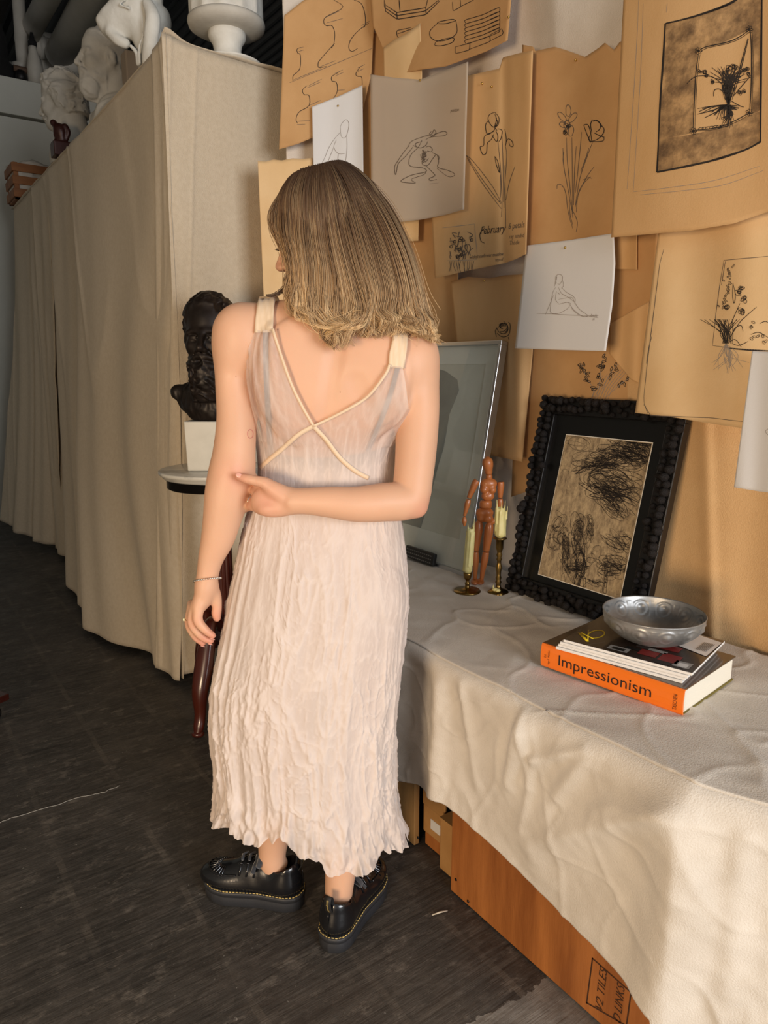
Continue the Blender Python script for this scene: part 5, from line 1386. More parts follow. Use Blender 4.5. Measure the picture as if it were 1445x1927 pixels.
# ------------------------------------------------------------------ hair
GUIDES = [
    [(556, 348, 1.565), (524, 374, 1.552), (509, 404, 1.543), (514, 434, 1.535), (536, 468, 1.520), (547, 508, 1.510), (544, 548, 1.502), (550, 580, 1.495), (564, 592, 1.49)],
    [(568, 341, 1.548), (541, 380, 1.525), (535, 430, 1.507), (549, 480, 1.494), (555, 525, 1.484), (553, 560, 1.476), (562, 588, 1.470), (585, 602, 1.466), (606, 610, 1.466)],
    [(585, 333, 1.535), (568, 382, 1.503), (563, 436, 1.486), (570, 490, 1.476), (574, 535, 1.468), (577, 575, 1.460), (598, 606, 1.456), (628, 620, 1.456), (648, 612, 1.458)],
    [(600, 328, 1.528), (600, 385, 1.492), (601, 446, 1.475), (612, 505, 1.466), (612, 550, 1.459), (618, 590, 1.452), (642, 612, 1.448), (668, 602, 1.449), (676, 584, 1.452)],
    [(614, 324, 1.530), (634, 384, 1.486), (648, 448, 1.468), (664, 512, 1.460), (678, 560, 1.453), (678, 600, 1.446), (650, 622, 1.440), (622, 632, 1.440), (628, 652, 1.440)],
    [(624, 322, 1.536), (664, 388, 1.487), (688, 456, 1.468), (704, 520, 1.460), (712, 560, 1.455), (706, 590, 1.450), (714, 608, 1.449), (722, 618, 1.449), (724, 628, 1.449)],
    [(632, 321, 1.543), (690, 385, 1.496), (722, 452, 1.476), (742, 518, 1.466), (750, 560, 1.462), (744, 588, 1.459), (756, 605, 1.458), (764, 616, 1.458), (768, 622, 1.458)],
    [(638, 320, 1.552), (704, 370, 1.516), (744, 436, 1.492), (769, 506, 1.478), (779, 556, 1.474), (786, 590, 1.472), (796, 612, 1.473), (804, 626, 1.474), (808, 634, 1.475)],
    [(643, 320, 1.562), (710, 360, 1.543), (751, 422, 1.522), (780, 496, 1.504), (795, 552, 1.498), (804, 590, 1.496), (810, 614, 1.497), (814, 630, 1.498), (816, 640, 1.499)],
]
GU = np.array([[Q_(*p) for p in g] for g in GUIDES])            # guides x points x 3
NG, NPG = GU.shape[:2]
rs = np.random.RandomState(5)
def guide_at(a, t):
    """points on the hair sheet: a across (0..NG-1), t along (0..1)"""
    a = np.clip(a, 0, NG - 1.0001); t = np.clip(t, 0, 1) * (NPG - 1)
    def cr(P0, P1, P2, P3, f): return .5 * (2 * P1 + (P2 - P0) * f + (2 * P0 - 5 * P1 + 4 * P2 - P3) * f ** 2 + (3 * P1 - P0 - 3 * P2 + P3) * f ** 3)
    i = np.minimum(t.astype(int), NPG - 2); f = (t - i)[..., None]
    def along(g): return cr(GU[g, np.clip(i - 1, 0, NPG - 1)], GU[g, i], GU[g, i + 1], GU[g, np.clip(i + 2, 0, NPG - 1)], f)
    k = a.astype(int); fa = (a - k)[..., None]
    return cr(along(np.clip(k - 1, 0, NG - 1)), along(k), along(np.clip(k + 1, 0, NG - 1)), along(np.clip(k + 2, 0, NG - 1)), fa)
def make_hair(ncl, per, nseg, side, inner, rad, seed, curl=0.0):
    rs = np.random.RandomState(seed)
    ac = rs.rand(ncl) * (NG - 1); ac[:int(ncl * .12)] = rs.rand(int(ncl * .12)) * .5
    lay = rs.rand(ncl) * inner
    n = ncl * per; cl = np.repeat(np.arange(ncl), per)
    a = ac[cl] + rs.normal(0, .05, n)
    t = np.linspace(0, 1, nseg)[None] * (.74 + .26 * rs.rand(ncl)[cl] + .06 * rs.rand(n))[:, None]
    t0 = rs.rand(n)[:, None] * .02
    tt = t0 + t * (1 - t0)
    # clumps gather towards their tips
    agg = ac[cl][:, None] + (a - ac[cl])[:, None] * (1.3 - .9 * tt)
    P = guide_at(agg, tt)
    ph = rs.rand(ncl)[cl][:, None] * 6.28; fq = (8 + 7 * rs.rand(ncl))[cl][:, None]
    wav = np.clip(tt - .40, 0, 1) ** 1.3
    am = (.012 + .030 * rs.rand(ncl) ** 1.5)[cl][:, None]
    if curl:
        am = curl * (.7 + .6 * rs.rand(ncl))[cl][:, None]; fq = (15 + 6 * rs.rand(ncl))[cl][:, None]; wav = np.clip((tt - .45) / .3, 0, 1)
        P[..., 1] -= .012 * wav
    P[..., 0] += am * wav * np.sin(ph + tt * fq)
    P[..., 1] += am * .8 * wav * np.cos(ph + tt * fq * 1.1)
    P[..., 2] += am * .5 * wav * np.sin(ph * 1.7 + tt * fq * .8)
    # strand scatter
    sc = rs.normal(0, 1, (n, 3)); sc[:, 1] *= .8
    P += sc[:, None] * (.0022 + .0018 * tt)[..., None] * np.array([1, 1, .4])
    fly = (rs.rand(n) < .03)[:, None]
    P += (fly * (.002 + .009 * tt))[..., None] * rs.normal(0, 1, (n, 1, 3))
    ctr = np.array([HO[0], HO[1], 0])
    # deeper layers lie closer to the head
    P[..., 1] += lay[cl][:, None] * (.012 + .02 * tt)
    for _ in range(2):
        q = (P - hp(-.008, 0, .020)) @ HR / np.array([.112, .093, .110]); nn = np.linalg.norm(q, axis=2)
        lim = (1.0 + .05 * (1 - lay[cl]))[:, None] + .03 * rs.rand(n)[:, None]
        sc_ = np.where((nn < lim) & (nn > .05), lim / np.maximum(nn, .05), 1.0)
        P = hp(-.008, 0, .020) + (q * sc_[..., None]) * np.array([.112, .093, .110]) @ HR.T
    for _ in range(4): P[:, 1:-1] = .25 * P[:, :-2] + .5 * P[:, 1:-1] + .25 * P[:, 2:]
    if side < 0:
        P[..., 1] = 2 * (HO[1] + .010) - P[..., 1]; P[..., 0] += .006
    # tubes of three sides
    T = np.gradient(P, axis=1); T /= np.linalg.norm(T, axis=2)[..., None] + 1e-9
    N1 = np.cross(T, np.array([0, 1.0, .2])); N1 /= np.linalg.norm(N1, axis=2)[..., None] + 1e-9
    N2 = np.cross(T, N1)
    rr = rad * (1 - .55 * tt) * (.8 + .5 * rs.rand(n))[:, None]
    V = np.stack([P + rr[..., None] * (math.cos(2.094 * k) * N1 + math.sin(2.094 * k) * N2) for k in range(3)], 2)     # n, seg, 3, 3
    idx = np.arange(n * nseg * 3).reshape(n, nseg, 3)
    Fq = []
    for k in range(3):
        k2 = (k + 1) % 3
        Fq.append(np.stack([idx[:, :-1, k], idx[:, :-1, k2], idx[:, 1:, k2], idx[:, 1:, k]], -1).reshape(-1, 4))
    dark = np.array(S(70, 52, 40)[:3]); mid = np.array(S(142, 108, 76)[:3]); lite = np.array(S(240, 206, 156)[:3])
    hl = np.clip(rs.normal(.45, .38, ncl)[cl] + rs.normal(0, .10, n), 0, 1)[:, None]
    f1 = np.clip((tt - .06) / .45, 0, 1); f2 = np.clip((tt - .22) / .62, 0, 1) * (.30 + .70 * hl) + .30 * hl ** 2 * np.clip(tt / .15, 0, 1)
    f2 = np.clip(f2, 0, 1)
    C = dark * (1 - f1)[..., None] + mid * f1[..., None]
    C = C * (1 - f2)[..., None] + lite * f2[..., None]
    C = np.repeat(C[:, :, None], 3, 2)
    return V.reshape(-1, 3), np.vstack(Fq), C.reshape(-1, 3)
M_hair = mat('blond_hair', S(150, 120, 84), .42, attr='Col', spec=.35)
HV_, HF_, HC_ = [], [], []; off_ = 0
for args in ((430, 16, 26, 1, .9, .00070, 5), (90, 12, 22, -1, .8, .00095, 6), (58, 16, 46, 1, .15, .00070, 15, .011)):
    V, Fq, C = make_hair(*args); HV_.append(V); HF_.append(Fq + off_); HC_.append(C); off_ += len(V)
# a dark flick by the left shoulder and one hanging wisp
def wisp(px, n, spread, seed, tone):
    global off_
    rs = np.random.RandomState(seed); mb = MB(); base = smooth_curve([Q_(*p) for p in px], 18)
    for i in range(n):
        o_ = rs.normal(0, 1, 3) * spread; tp_ = np.linspace(1.0, .35, 18)[:, None]
        mb.tube(base + o_ * tp_ + rs.normal(0, .0003, (18, 3)), np.linspace(.0008, .0004, 18), 3)
    V = np.vstack(mb.V); HV_.append(V); Fq = np.array([f for f in mb.F if len(f) == 4]); HF_.append(Fq + off_); HC_.append(np.tile(np.array(S(*tone)[:3]), (len(V), 1))); off_ += len(V)
wisp([(540, 520, 1.52), (538, 538, 1.515), (526, 550, 1.51), (512, 556, 1.508), (502, 556, 1.508)], 34, .0035, 1, (84, 64, 48))
wisp([(618, 615, 1.455), (606, 628, 1.447), (614, 640, 1.446), (624, 648, 1.446), (629, 657, 1.446)], 34, .0035, 2, (150, 116, 80))
wisp([(640, 600, 1.455), (612, 620, 1.447), (606, 632, 1.446), (616, 628, 1.446), (640, 616, 1.446)], 30, .004, 3, (196, 162, 112))
HVa, HFa, HCa = np.vstack(HV_), np.vstack(HF_), np.vstack(HC_)
hair = mesh_obj('hair', HVa - PB, HFa, M_hair, person, colors=HCa); hair['label'] = 'shoulder-length wavy blond hair with dark roots'; hair['kind'] = 'stuff'
# solid mass under the strands
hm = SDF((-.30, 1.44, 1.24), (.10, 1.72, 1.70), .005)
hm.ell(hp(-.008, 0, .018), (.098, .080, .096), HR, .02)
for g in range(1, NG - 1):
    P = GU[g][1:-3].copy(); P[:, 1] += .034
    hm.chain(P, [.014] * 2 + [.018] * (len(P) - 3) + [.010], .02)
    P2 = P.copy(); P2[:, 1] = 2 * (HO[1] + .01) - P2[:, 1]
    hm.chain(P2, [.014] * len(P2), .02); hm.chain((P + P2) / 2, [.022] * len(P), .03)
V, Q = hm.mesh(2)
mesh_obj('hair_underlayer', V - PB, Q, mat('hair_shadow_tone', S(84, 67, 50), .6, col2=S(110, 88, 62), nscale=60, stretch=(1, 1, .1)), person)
# lashes
lash = MB()
for i in range(9):
    c = hp(.100, .020 + .0022 * i, -.012); lash.tube([c - PB, c - PB + hf * .006 - hu * .002 + hs * .001 * (i - 4) * .4, c - PB + hf * .010 - hu * .001], [.0005, .0004, .0002], 4)
lash.build('eyelashes', mat('lash_black', S(30, 24, 22), .5), person)['kind'] = 'stuff'

# ------------------------------------------------------------------ platform shoes
M_leather = mat('black_polished_leather', S(20, 20, 22), .22, coat=.5, bump=.05, bscale=180)
M_suede = mat('black_suede', S(24, 24, 27), .75, bump=.15, bscale=400, sheen=.2)
M_rubber = mat('black_rubber_sole', S(44, 45, 48), .5, bump=.12, bscale=220, bstretch=(1, 1, .1))
M_stitch = mat('yellow_stitch', S(214, 186, 110), .6)
M_tab = mat('black_woven_tab', S(26, 24, 22), .7)
M_lace = mat('dark_velvet_lace', S(38, 42, 50), .8, sheen=.5)
M_buckle = mat('black_nickel', S(120, 122, 126), .25, 1.0)
SL = .266
def half_w(s, side):
    """half width of the sole at 0 (heel) .. 1 (toe); side +1 is the outer edge"""
    w = np.interp(s, [0, .02, .06, .14, .28, .42, .58, .72, .84, .93, .98, 1], [.0, .020, .032, .040, .040, .039, .045, .0495, .046, .034, .018, 0])
    return w * (1 + (.06 if side > 0 else -.02) * np.clip((s - .3) * 2, 0, 1))
def outline(n, grow=0.0):
    s1 = (1 - np.cos(np.linspace(0, PI, n))) / 2
    L_ = SL
    up_ = np.stack([s1 * (L_ + 2 * grow) - grow, np.where((s1 > 0) & (s1 < 1), half_w(s1, 1) + grow, 0)], 1); dn = np.stack([s1[::-1] * (L_ + 2 * grow) - grow, np.where((s1[::-1] > 0) & (s1[::-1] < 1), -half_w(s1[::-1], -1) - grow, 0)], 1)
    return np.concatenate([up_[:-1], dn[:-1]])
def build_shoe(name, heel_uv, ang, mirror):
    e = bpy.data.objects.new(name, None); link(e, person); e.empty_display_size = .03
    e.location = (heel_uv[0] - PU, heel_uv[1] - PV, 0); e.rotation_euler = (0, 0, ang)
    my = -1.0 if mirror else 1.0
    def fx(V): V = np.array(V, float); V[:, 1] *= my; return V
    def out(V, Fc, nm, m, sm=True):
        Fc = [tuple(f)[::-1] if mirror else tuple(f) for f in (Fc.tolist() if isinstance(Fc, np.ndarray) else Fc)]
        return mesh_obj(nm, fx(V), Fc, m, e, sm)
    # sole: stacked outlines with a groove and a rim
    n = 40; rows = [(.0, -.003), (.003, 0), (.020, .001), (.026, .0005), (.030, .0), (.0305, .0025), (.040, .0035), (.0425, .002), (.0425, -.010)]
    V = []; m_ = len(outline(n))
    for z_, g in rows:
        o2 = outline(n, g); rocker = .012 * np.clip((o2[:, 0] / SL - .72) / .28, 0, 1) ** 2
        V += [(x, y, z_ + r_ * (1 if z_ < .03 else .6)) for (x, y), r_ in zip(o2, rocker)]
    Fc = [tuple(f) for f in grid_faces(m_, len(rows), True)]
    Fc.append(tuple(range(m_))[::-1]); Fc.append(tuple((len(rows) - 1) * m_ + i for i in range(m_)))
    out(V, Fc, 'platform_sole', M_rubber)
    # welt stitching
    st = MB(); o2 = outline(160, .0005); L_ = np.concatenate([[0], np.cumsum(np.linalg.norm(np.diff(np.vstack([o2, o2[:1]]), axis=0), axis=1))])
    cyc = np.vstack([o2, o2[:1]])
    for k in range(74):
        a = k / 74 * L_[-1]
        pp = [[np.interp(a + dd, L_, cyc[:, 0]), np.interp(a + dd, L_, cyc[:, 1]), 0] for dd in (0, .0028, .0056)]
        for q in pp: q[2] = .0438 + .6 * .012 * max(0, (q[0] / SL - .72) / .28) ** 2
        st.tube(pp, .0011, 5)
    V = np.vstack(st.V); out(V, st.F, 'welt_stitching', M_stitch)['kind'] = 'stuff'
    # leather upper
    u = SDF((-.012, -.062, .030), (SL + .012, .062, .150), .0022)
    u.ell((.205, .002, .052), (.072, .045, .034), None, .02); u.ell((.135, .0, .058), (.085, .040, .046), None, .02)
    u.ell((.058, 0, .062), (.056, .041, .052), None, .02); u.cap((.044, 0, .07), (.044, 0, .100), .039, .035, .012)
    u.cap((.105, 0, .09), (.15, 0, .085), .024, .022, .02)
    u.ell((.062, 0, .130), (.040, .0310, .042), None, .004, 'sub'); u.cap((.050, 0, .105), (.055, 0, .16), .0315, .034, .004, 'sub'); u.cap((.078, 0, .116), (.09, 0, .16), .028, .030, .004, 'sub')
    u.op(lambda X, Y, Z: (.0395 - Z) + 0 * X + 0 * Y, (-.02, -.07, .0), (.32, .07, .0395), .002, 'sub') if False else None
    V, Q = u.mesh(1); V[:, 2] = np.maximum(V[:, 2], .040)
    out(V, Q, 'leather_upper', M_leather)
    def srf(x, y):
        """height of the upper at x, y"""
        i = int((x - u.lo[0]) / u.h); j = int((y - u.lo[1]) / u.h); c = u.d[np.clip(i, 0, u.n[0] - 1), np.clip(j, 0, u.n[1] - 1)]
        k = np.where(c < 0)[0]; return u.lo[2] + u.h * (k[-1] + .6) if len(k) else .045
    # apron: suede toe panel edge and pleats
    ap = MB(); arc_ = [(.165, .036), (.20, .0365), (.232, .030), (.248, .014), (.251, 0), (.248, -.014), (.232, -.030), (.20, -.0365), (.165, -.036)]
    ap.tube([(x, y, srf(x, y) + .0008) for x, y in smooth_curve(arc_, 40)], .0022, 8)
    V = np.vstack(ap.V); out(V, ap.F, 'apron_seam', M_leather)
    pl = MB()
    for k in range(15):
        a = -1.45 + 2.9 * k / 14; c, s_ = math.cos(a), math.sin(a)
        pl.tube([(.196 + r_ * c * 1.28, r_ * s_ * 1.02, srf(.196 + r_ * c * 1.28, r_ * s_ * 1.02) + .0012) for r_ in (.018, .026, .034, .041)], [.0008, .0014, .0014, .0008], 5)
    out(np.vstack(pl.V), pl.F, 'toe_pleats', M_buckle)['kind'] = 'stuff'
    # side straps with rings, laces and bow
    for sg in (1, -1):
        for k in range(3):
            x = .118 + k * .019; p = MB(); path = [(x, sg * y, srf(x, sg * y) + .001) for y in (.014, .022, .030, .036)]
            p.tube(path, .0026, 6, flat=.5); out(np.vstack(p.V), p.F, 'eyelet_strap', M_leather)
            q = MB(); c = np.array(path[1]) + [0, 0, .003]; q.tube([c + .0055 * np.array([math.cos(t), sg * .5 * math.sin(t), .8 * math.sin(t)]) for t in np.linspace(0, 2 * PI, 12, endpoint=False)], .0009, 5, closed=True); out(np.vstack(q.V), q.F, 'lace_ring', M_buckle)
    for k in range(3):
        p = MB(); x = .116 + k * .019; z0 = srf(x, 0) + .004
        p.tube([(x, -.016, z0 - .002), (x + .004, 0, z0 + .003), (x, .016, z0 - .002)], .0036, 6, flat=.45); out(np.vstack(p.V), p.F, 'lace', M_lace)
    z0 = srf(.108, 0) + .006
    for sg in (1, -1):
        p = MB(); p.tube(smooth_curve([(.108, 0, z0), (.104, sg * .016, z0 + .012), (.100, sg * .034, z0 + .008), (.104, sg * .036, z0 - .004), (.108, sg * .018, z0 - .002), (.108, 0, z0)], 26), .0065, 8, flat=.25)
        out(np.vstack(p.V), p.F, 'bow_loop', M_lace)
        p = MB(); p.tube(smooth_curve([(.108, 0, z0), (.115, sg * .020, z0 - .003), (.118, sg * .040, z0 - .020)], 12), .006, 8, flat=.22); out(np.vstack(p.V), p.F, 'lace_end', M_lace)
    # pull tab at the heel
    hz = .112
    p = MB(); path = smooth_curve([(.012, 0, .100), (.004, 0, hz), (.0, 0, hz + .022), (.006, 0, hz + .033), (.014, 0, hz + .024), (.016, 0, hz), (.018, 0, .098)], 26)
    V = []; w_ = .0085
    for q in path: V += [(q[0], -w_, q[2]), (q[0], w_, q[2])]
    o = out(V, [(2 * i, 2 * i + 1, 2 * i + 3, 2 * i + 2) for i in range(25)], 'heel_tab', M_tab)
    so = o.modifiers.new('thick', 'SOLIDIFY'); so.thickness = .0014; so.offset = 0
    for body_, dy, h_ in (('WITH Bouncing SOLES', -.0020, .0070),):
        TV, TF = text_mesh(body_); sc = .030 / TV[:, 0].max()
        W = []
        for vx, vy, _ in TV:
            f = vx * sc / .030 * 9 + 1; i = int(min(f, 23)); q = path[i] * (1 - (f - i)) + path[i + 1] * (f - i)
            W.append((q[0] - .0013, my * (dy + .0035 - vy * h_), q[2]))
        out(W, [f[::-1] for f in TF] , 'tab_lettering', M_stitch, False)
    hs_ = MB(); hs_.tube([(-.0005 + .003 * f, 0, .045 + .055 * f) for f in np.linspace(0, 1, 8)], .0012, 5); out(np.vstack(hs_.V), hs_.F, 'heel_seam', M_leather)
    return e
shoeL = build_shoe('shoe', (-.200, 1.552), math.radians(167), False)
shoeR = build_shoe('shoe', (-.128, 1.400), math.radians(66), True)
# ================================================================== things on the bench
TT = TZ + .0045          # cloth surface
# ---- leaning pictures: a plane from the foot line to the top line
class Leaner:
    def __init__(s, x_foot, x_top, y0, y1, z0, z1):
        """y0 is the near (right) end, y1 the far (left) end"""
        s.o = np.array([x_foot, y1, z0]); s.ax = np.array([0, y0 - y1, 0.0]); s.ay = np.array([x_top - x_foot, 0, z1 - z0])
        s.W = np.linalg.norm(s.ax); s.H = np.linalg.norm(s.ay); s.ex = s.ax / s.W; s.ey = s.ay / s.H
        s.n = np.cross(s.ex, s.ey); s.n = s.n if s.n[0] < 0 else -s.n
    def P(s, a, b, d=0.0): return s.o + s.ex * a + s.ey * b + s.n * d
    def hit(s, x, y, d=0.0):
        r_ = ray(x, y); p0 = s.o + s.n * d; t = ((p0 - CAMP) @ s.n) / (r_ @ s.n); return CAMP + r_ * t
    def ab(s, p): q = p - s.o; return q @ s.ex, q @ s.ey
    def slab(s, mb, a0, a1, b0, b1, d0, d1): mb.obox(s.P(a0, b0, d0), s.ex * (a1 - a0), s.ey * (b1 - b0), s.n * (d1 - d0)); return mb
# ---- silver framed torso drawing
LF = Leaner(1.572, 1.706, 1.722, 2.27, TT, 1.405)
e = empty('silver_picture_frame', LF.o); O_ = LF.o
M_alu = mat('brushed_aluminium', S(206, 208, 210), .28, 1.0, bump=.1, bscale=40, bstretch=(1, 1, 30))
M_matboard = mat('grey_green_mat', S(236, 237, 228), .8)
M_sheet = mat('aged_print_paper', S(226, 226, 214), .8, col2=S(216, 216, 204), nscale=5)
W, Hh, rw = LF.W, LF.H, .013
for (a0, a1, b0, b1) in ((0, W, 0, rw), (0, W, Hh - rw, Hh), (0, rw, rw, Hh - rw), (W - rw, W, rw, Hh - rw)):
    LF.slab(MB(), a0, a1, b0, b1, -.018, .012).build('frame_rail', M_alu, e, smooth=False, bevel=.0015).location = -O_
LF.slab(MB(), rw, W - rw, rw, Hh - rw, -.012, -.009).build('backing', M_matboard, e, smooth=False).location = -O_
# mat window: four strips around the opening
i0, i1, j0, j1 = .10, W - .075, .115, Hh - .075
for (a0, a1, b0, b1) in ((rw, W - rw, rw, j0), (rw, W - rw, j1, Hh - rw), (rw, i0, j0, j1), (i1, W - rw, j0, j1)):
    LF.slab(MB(), a0, a1, b0, b1, -.009, -.005).build('mat_strip', M_matboard, e, smooth=False).location = -O_
LF.slab(MB(), i0, i1, j0, j1, -.009, -.008).build('print', M_sheet, e, smooth=False).location = -O_
tz = lambda x, y: (740 + x / 2.4914, 620 + y / 2.4914)
def flat_poly(L_, px, d): return [L_.hit(*p, d) for p in px]
tor = [tz(*p) for p in ((-20, 160), (150, 170), (245, 195), (300, 235), (308, 285), (285, 345), (262, 400), (250, 480), (235, 560), (210, 640), (180, 760), (120, 960), (-40, 960))]
mb = MB(); V = flat_poly(LF, tor, -.0076); mb.add(V, [tuple(range(len(V)))]); mb.build('torso_tone', mat('torso_shading', S(172, 174, 166), .8, col2=S(148, 150, 144), nscale=7, ramp=(.3, .7)), e, smooth=False).location = -O_
mb = MB()
def flat_stroke(L_, mb, px, w, d, curve=True):
    px = np.array(px, float); C = smooth_curve(px, max(8, int(np.linalg.norm(np.diff(px, axis=0), axis=1).sum() / 4))) if curve else px
    tg = np.gradient(C, axis=0); tg /= np.linalg.norm(tg, axis=1)[:, None] + 1e-9; nr = np.stack([-tg[:, 1], tg[:, 0]], 1); V = []
    for c, q in zip(C, nr): V += [L_.hit(*(c - q * w / 2), d), L_.hit(*(c + q * w / 2), d)]
    mb.add(V, [(2 * i, 2 * i + 1, 2 * i + 3, 2 * i + 2) for i in range(len(C) - 1)])
for pl in (tor[2:9], [tz(*p) for p in ((270, 345), (285, 330), (300, 320))], [tz(*p) for p in ((215, 300), (235, 400), (215, 520))], [tz(*p) for p in ((150, 880), (190, 900), (195, 960))]):
    flat_stroke(LF, mb, pl, 1.6, -.0072)
mb.build('torso_outline', mat('torso_line', S(82, 84, 80), .8), e)['kind'] = 'stuff'
e.children[-1].location = -O_
M_glass = bpy.data.materials.new('picture_glass'); M_glass.use_nodes = True
_n = M_glass.node_tree.nodes; _l = M_glass.node_tree.links; _n.remove(_n['Principled BSDF'])
_t = _n.new('ShaderNodeBsdfTransparent'); _t.inputs[0].default_value = (.97, .98, .975, 1); _g = _n.new('ShaderNodeBsdfGlossy'); _g.inputs['Roughness'].default_value = .03
_m = _n.new('ShaderNodeMixShader'); _m.inputs[0].default_value = .05
_l.new(_t.outputs[0], _m.inputs[1]); _l.new(_g.outputs[0], _m.inputs[2]); _l.new(_m.outputs[0], _n['Material Output'].inputs['Surface'])
LF.slab(MB(), rw, W - rw, rw, Hh - rw, .000, .002).build('glass', M_glass, e, smooth=False).location = -O_
tag(e, 'large silver framed torso drawing behind glass, leaning beside the woman', 'picture')

# ---- black cone-covered frame with charcoal scribbles
BF = Leaner(1.585, 1.722, 1.055, 1.545, TT, 1.228)
e = empty('black_picture_frame', BF.o); O_ = BF.o
M_blk = mat('black_lacquer', S(15, 14, 14), .35, coat=.2); M_cone = mat('black_cone', S(24, 20, 19), .65, bump=1.0, bscale=420, spec=.3)
M_blackmat = mat('black_mat', S(13, 13, 13), .3, coat=.1)
M_art = mat('charcoal_paper', S(186, 164, 128), .85, col2=S(92, 76, 58), nscale=34, ndetail=10, nrough=.85, ramp=(.40, .66), stretch=(1, 1.6, .7), bump=.1)
M_bevel = mat('white_mat_bevel', S(232, 228, 218), .7)
W, Hh, bw = BF.W, BF.H, .052
for (a0, a1, b0, b1) in ((0, W, 0, bw), (0, W, Hh - bw, Hh), (0, bw, bw, Hh - bw), (W - bw, W, bw, Hh - bw)):
    BF.slab(MB(), a0, a1, b0, b1, -.02, .008).build('frame_rail', M_blk, e, smooth=False, bevel=.002).location = -O_
BF.slab(MB(), bw, W - bw, bw, Hh - bw, -.015, -.006).build('mat_board', M_blackmat, e, smooth=False).location = -O_
art = [(980 + x / 4.1, 720 + y / 4.1) for x, y in ((340, 396), (1000, 472), (775, 1683), (152, 1472))]
ac = [BF.ab(BF.hit(*p, -.006)) for p in art]
a0 = (ac[0][0] + ac[3][0]) / 2; a1 = (ac[1][0] + ac[2][0]) / 2; b0 = (ac[2][1] + ac[3][1]) / 2; b1 = (ac[0][1] + ac[1][1]) / 2
BF.slab(MB(), a0 - .002, a1 + .002, b0 - .002, b1 + .002, -.006, -.0055).build('mat_bevel', M_bevel, e, smooth=False).location = -O_
BF.slab(MB(), a0, a1, b0, b1, -.0056, -.0050).build('artwork', M_art, e, smooth=False).location = -O_
rq = random.Random(11); sm_ = MB()
def scr(cx, cy, n, rx, ry, ang, w=1.6, turns=1.4, drift=(0, 0)):
    """looping charcoal scribble given on the artwork in its own picture coordinates"""
    for k in range(int(n * 1.5)):
        t0 = rq.uniform(0, 6.28); A = ang + rq.gauss(0, .25); ca, sa = math.cos(A), math.sin(A); sx, sy = rx * rq.uniform(.4, 1.4), ry * rq.uniform(.3, 1.3)
        ox, oy = cx + rq.gauss(0, rx * .55) + drift[0] * k, cy + rq.gauss(0, ry * .75) + drift[1] * k; pts = []
        m = 16
        for i in range(m):
            t = t0 + turns * 2 * PI * i / (m - 1); x, y = sx * math.cos(t) + i * .8, sy * math.sin(t)
            q = (980 + (ox + x * ca - y * sa) / 4.1, 720 + (oy + x * sa + y * ca) / 4.1)
            p = BF.ab(BF.hit(*q, -.005)); pa = min(max(p[0], a0 + .003), a1 - .003); pb = min(max(p[1], b0 + .003), b1 - .003); pts.append((pa, pb))
        pts = smooth_curve(pts, 40); tg = np.gradient(pts, axis=0); tg /= np.linalg.norm(tg, axis=1)[:, None] + 1e-9; nr = np.stack([-tg[:, 1], tg[:, 0]], 1); V = []
        ww = w * .00024 * rq.uniform(.6, 1.5)
        for c, q in zip(pts, nr): V += [BF.P(*(c - q * ww), -.0046), BF.P(*(c + q * ww), -.0046)]
        sm_.add(V, [(2 * i, 2 * i + 1, 2 * i + 3, 2 * i + 2) for i in range(39)])
scr(850, 560, 26, 120, 55, .35, 2.0); scr(900, 500, 12, 80, 30, .1, 2.0); scr(620, 610, 18, 130, 38, -.1, 2.0); scr(560, 640, 8, 110, 16, -.25, 2.4); scr(700, 780, 24, 130, 60, .4, 1.8); scr(690, 860, 14, 120, 28, .55, 2.2)
scr(740, 960, 12, 100, 40, .7, 1.8); scr(430, 450, 3, 70, 40, 0, 1.6, 1.0); scr(440, 1140, 12, 34, 90, .1, 2.0); scr(525, 1170, 6, 20, 80, -.1, 2.0); scr(270, 1190, 8, 45, 80, .3, 1.7); scr(340, 1330, 14, 20, 110, -.2, 2.0)
scr(450, 1400, 16, 30, 100, 0, 2.4); scr(430, 1430, 6, 70, 14, .1, 2.0); scr(540, 1370, 2, 40, 55, .2, 1.6); scr(760, 1240, 12, 90, 36, .6, 1.4); scr(700, 1420, 16, 70, 40, .3, 1.8); scr(650, 1480, 5, 10, 90, .3, 2.0); scr(320, 630, 3, 40, 40, 0, 1.3, .7); scr(560, 1540, 5, 70, 12, .05, 1.4)
o = sm_.build('charcoal_scribble', M_charcoal, e); o['kind'] = 'stuff'; o.location = -O_
# alder cones glued round the frame, two rows
cone_me = None
def cone_mesh():
    mb = MB(); n1, n2 = 10, 7; V = [(0, 0, 0)]
    prof = [(.0045, .001), (.0098, .005), (.0112, .010), (.0100, .0155), (.0065, .020), (.0025, .0225)]
    def fn(r_, z_, a): return r_ * (1 + .13 * math.cos(5 * a + z_ * 700))
    mb.lathe(prof, n1, fn=fn); return mb
cm_ = cone_mesh()
cone0 = cm_.build('cone', M_cone, None, smooth=True); cone_data = cone0.data; bpy.data.objects.remove(cone0)
Rn = np.stack([BF.ex, BF.ey, BF.n], 1); rr2 = random.Random(3); ncone = 0
def put_cone(a, b, sc):
    global ncone
    o = bpy.data.objects.new('cone', cone_data); COL.objects.link(o); o.parent = e
    tl = rotz(rr2.uniform(0, 6.28)); M3 = Rn @ rotx(rr2.gauss(0, .25)) @ roty(rr2.gauss(0, .25)) @ tl * sc
    M4 = np.eye(4); M4[:3, :3] = M3; M4[:3, 3] = BF.P(a, b, .006) - O_
    o.matrix_local = Matrix(M4.tolist()); ncone += 1
st_ = .0205
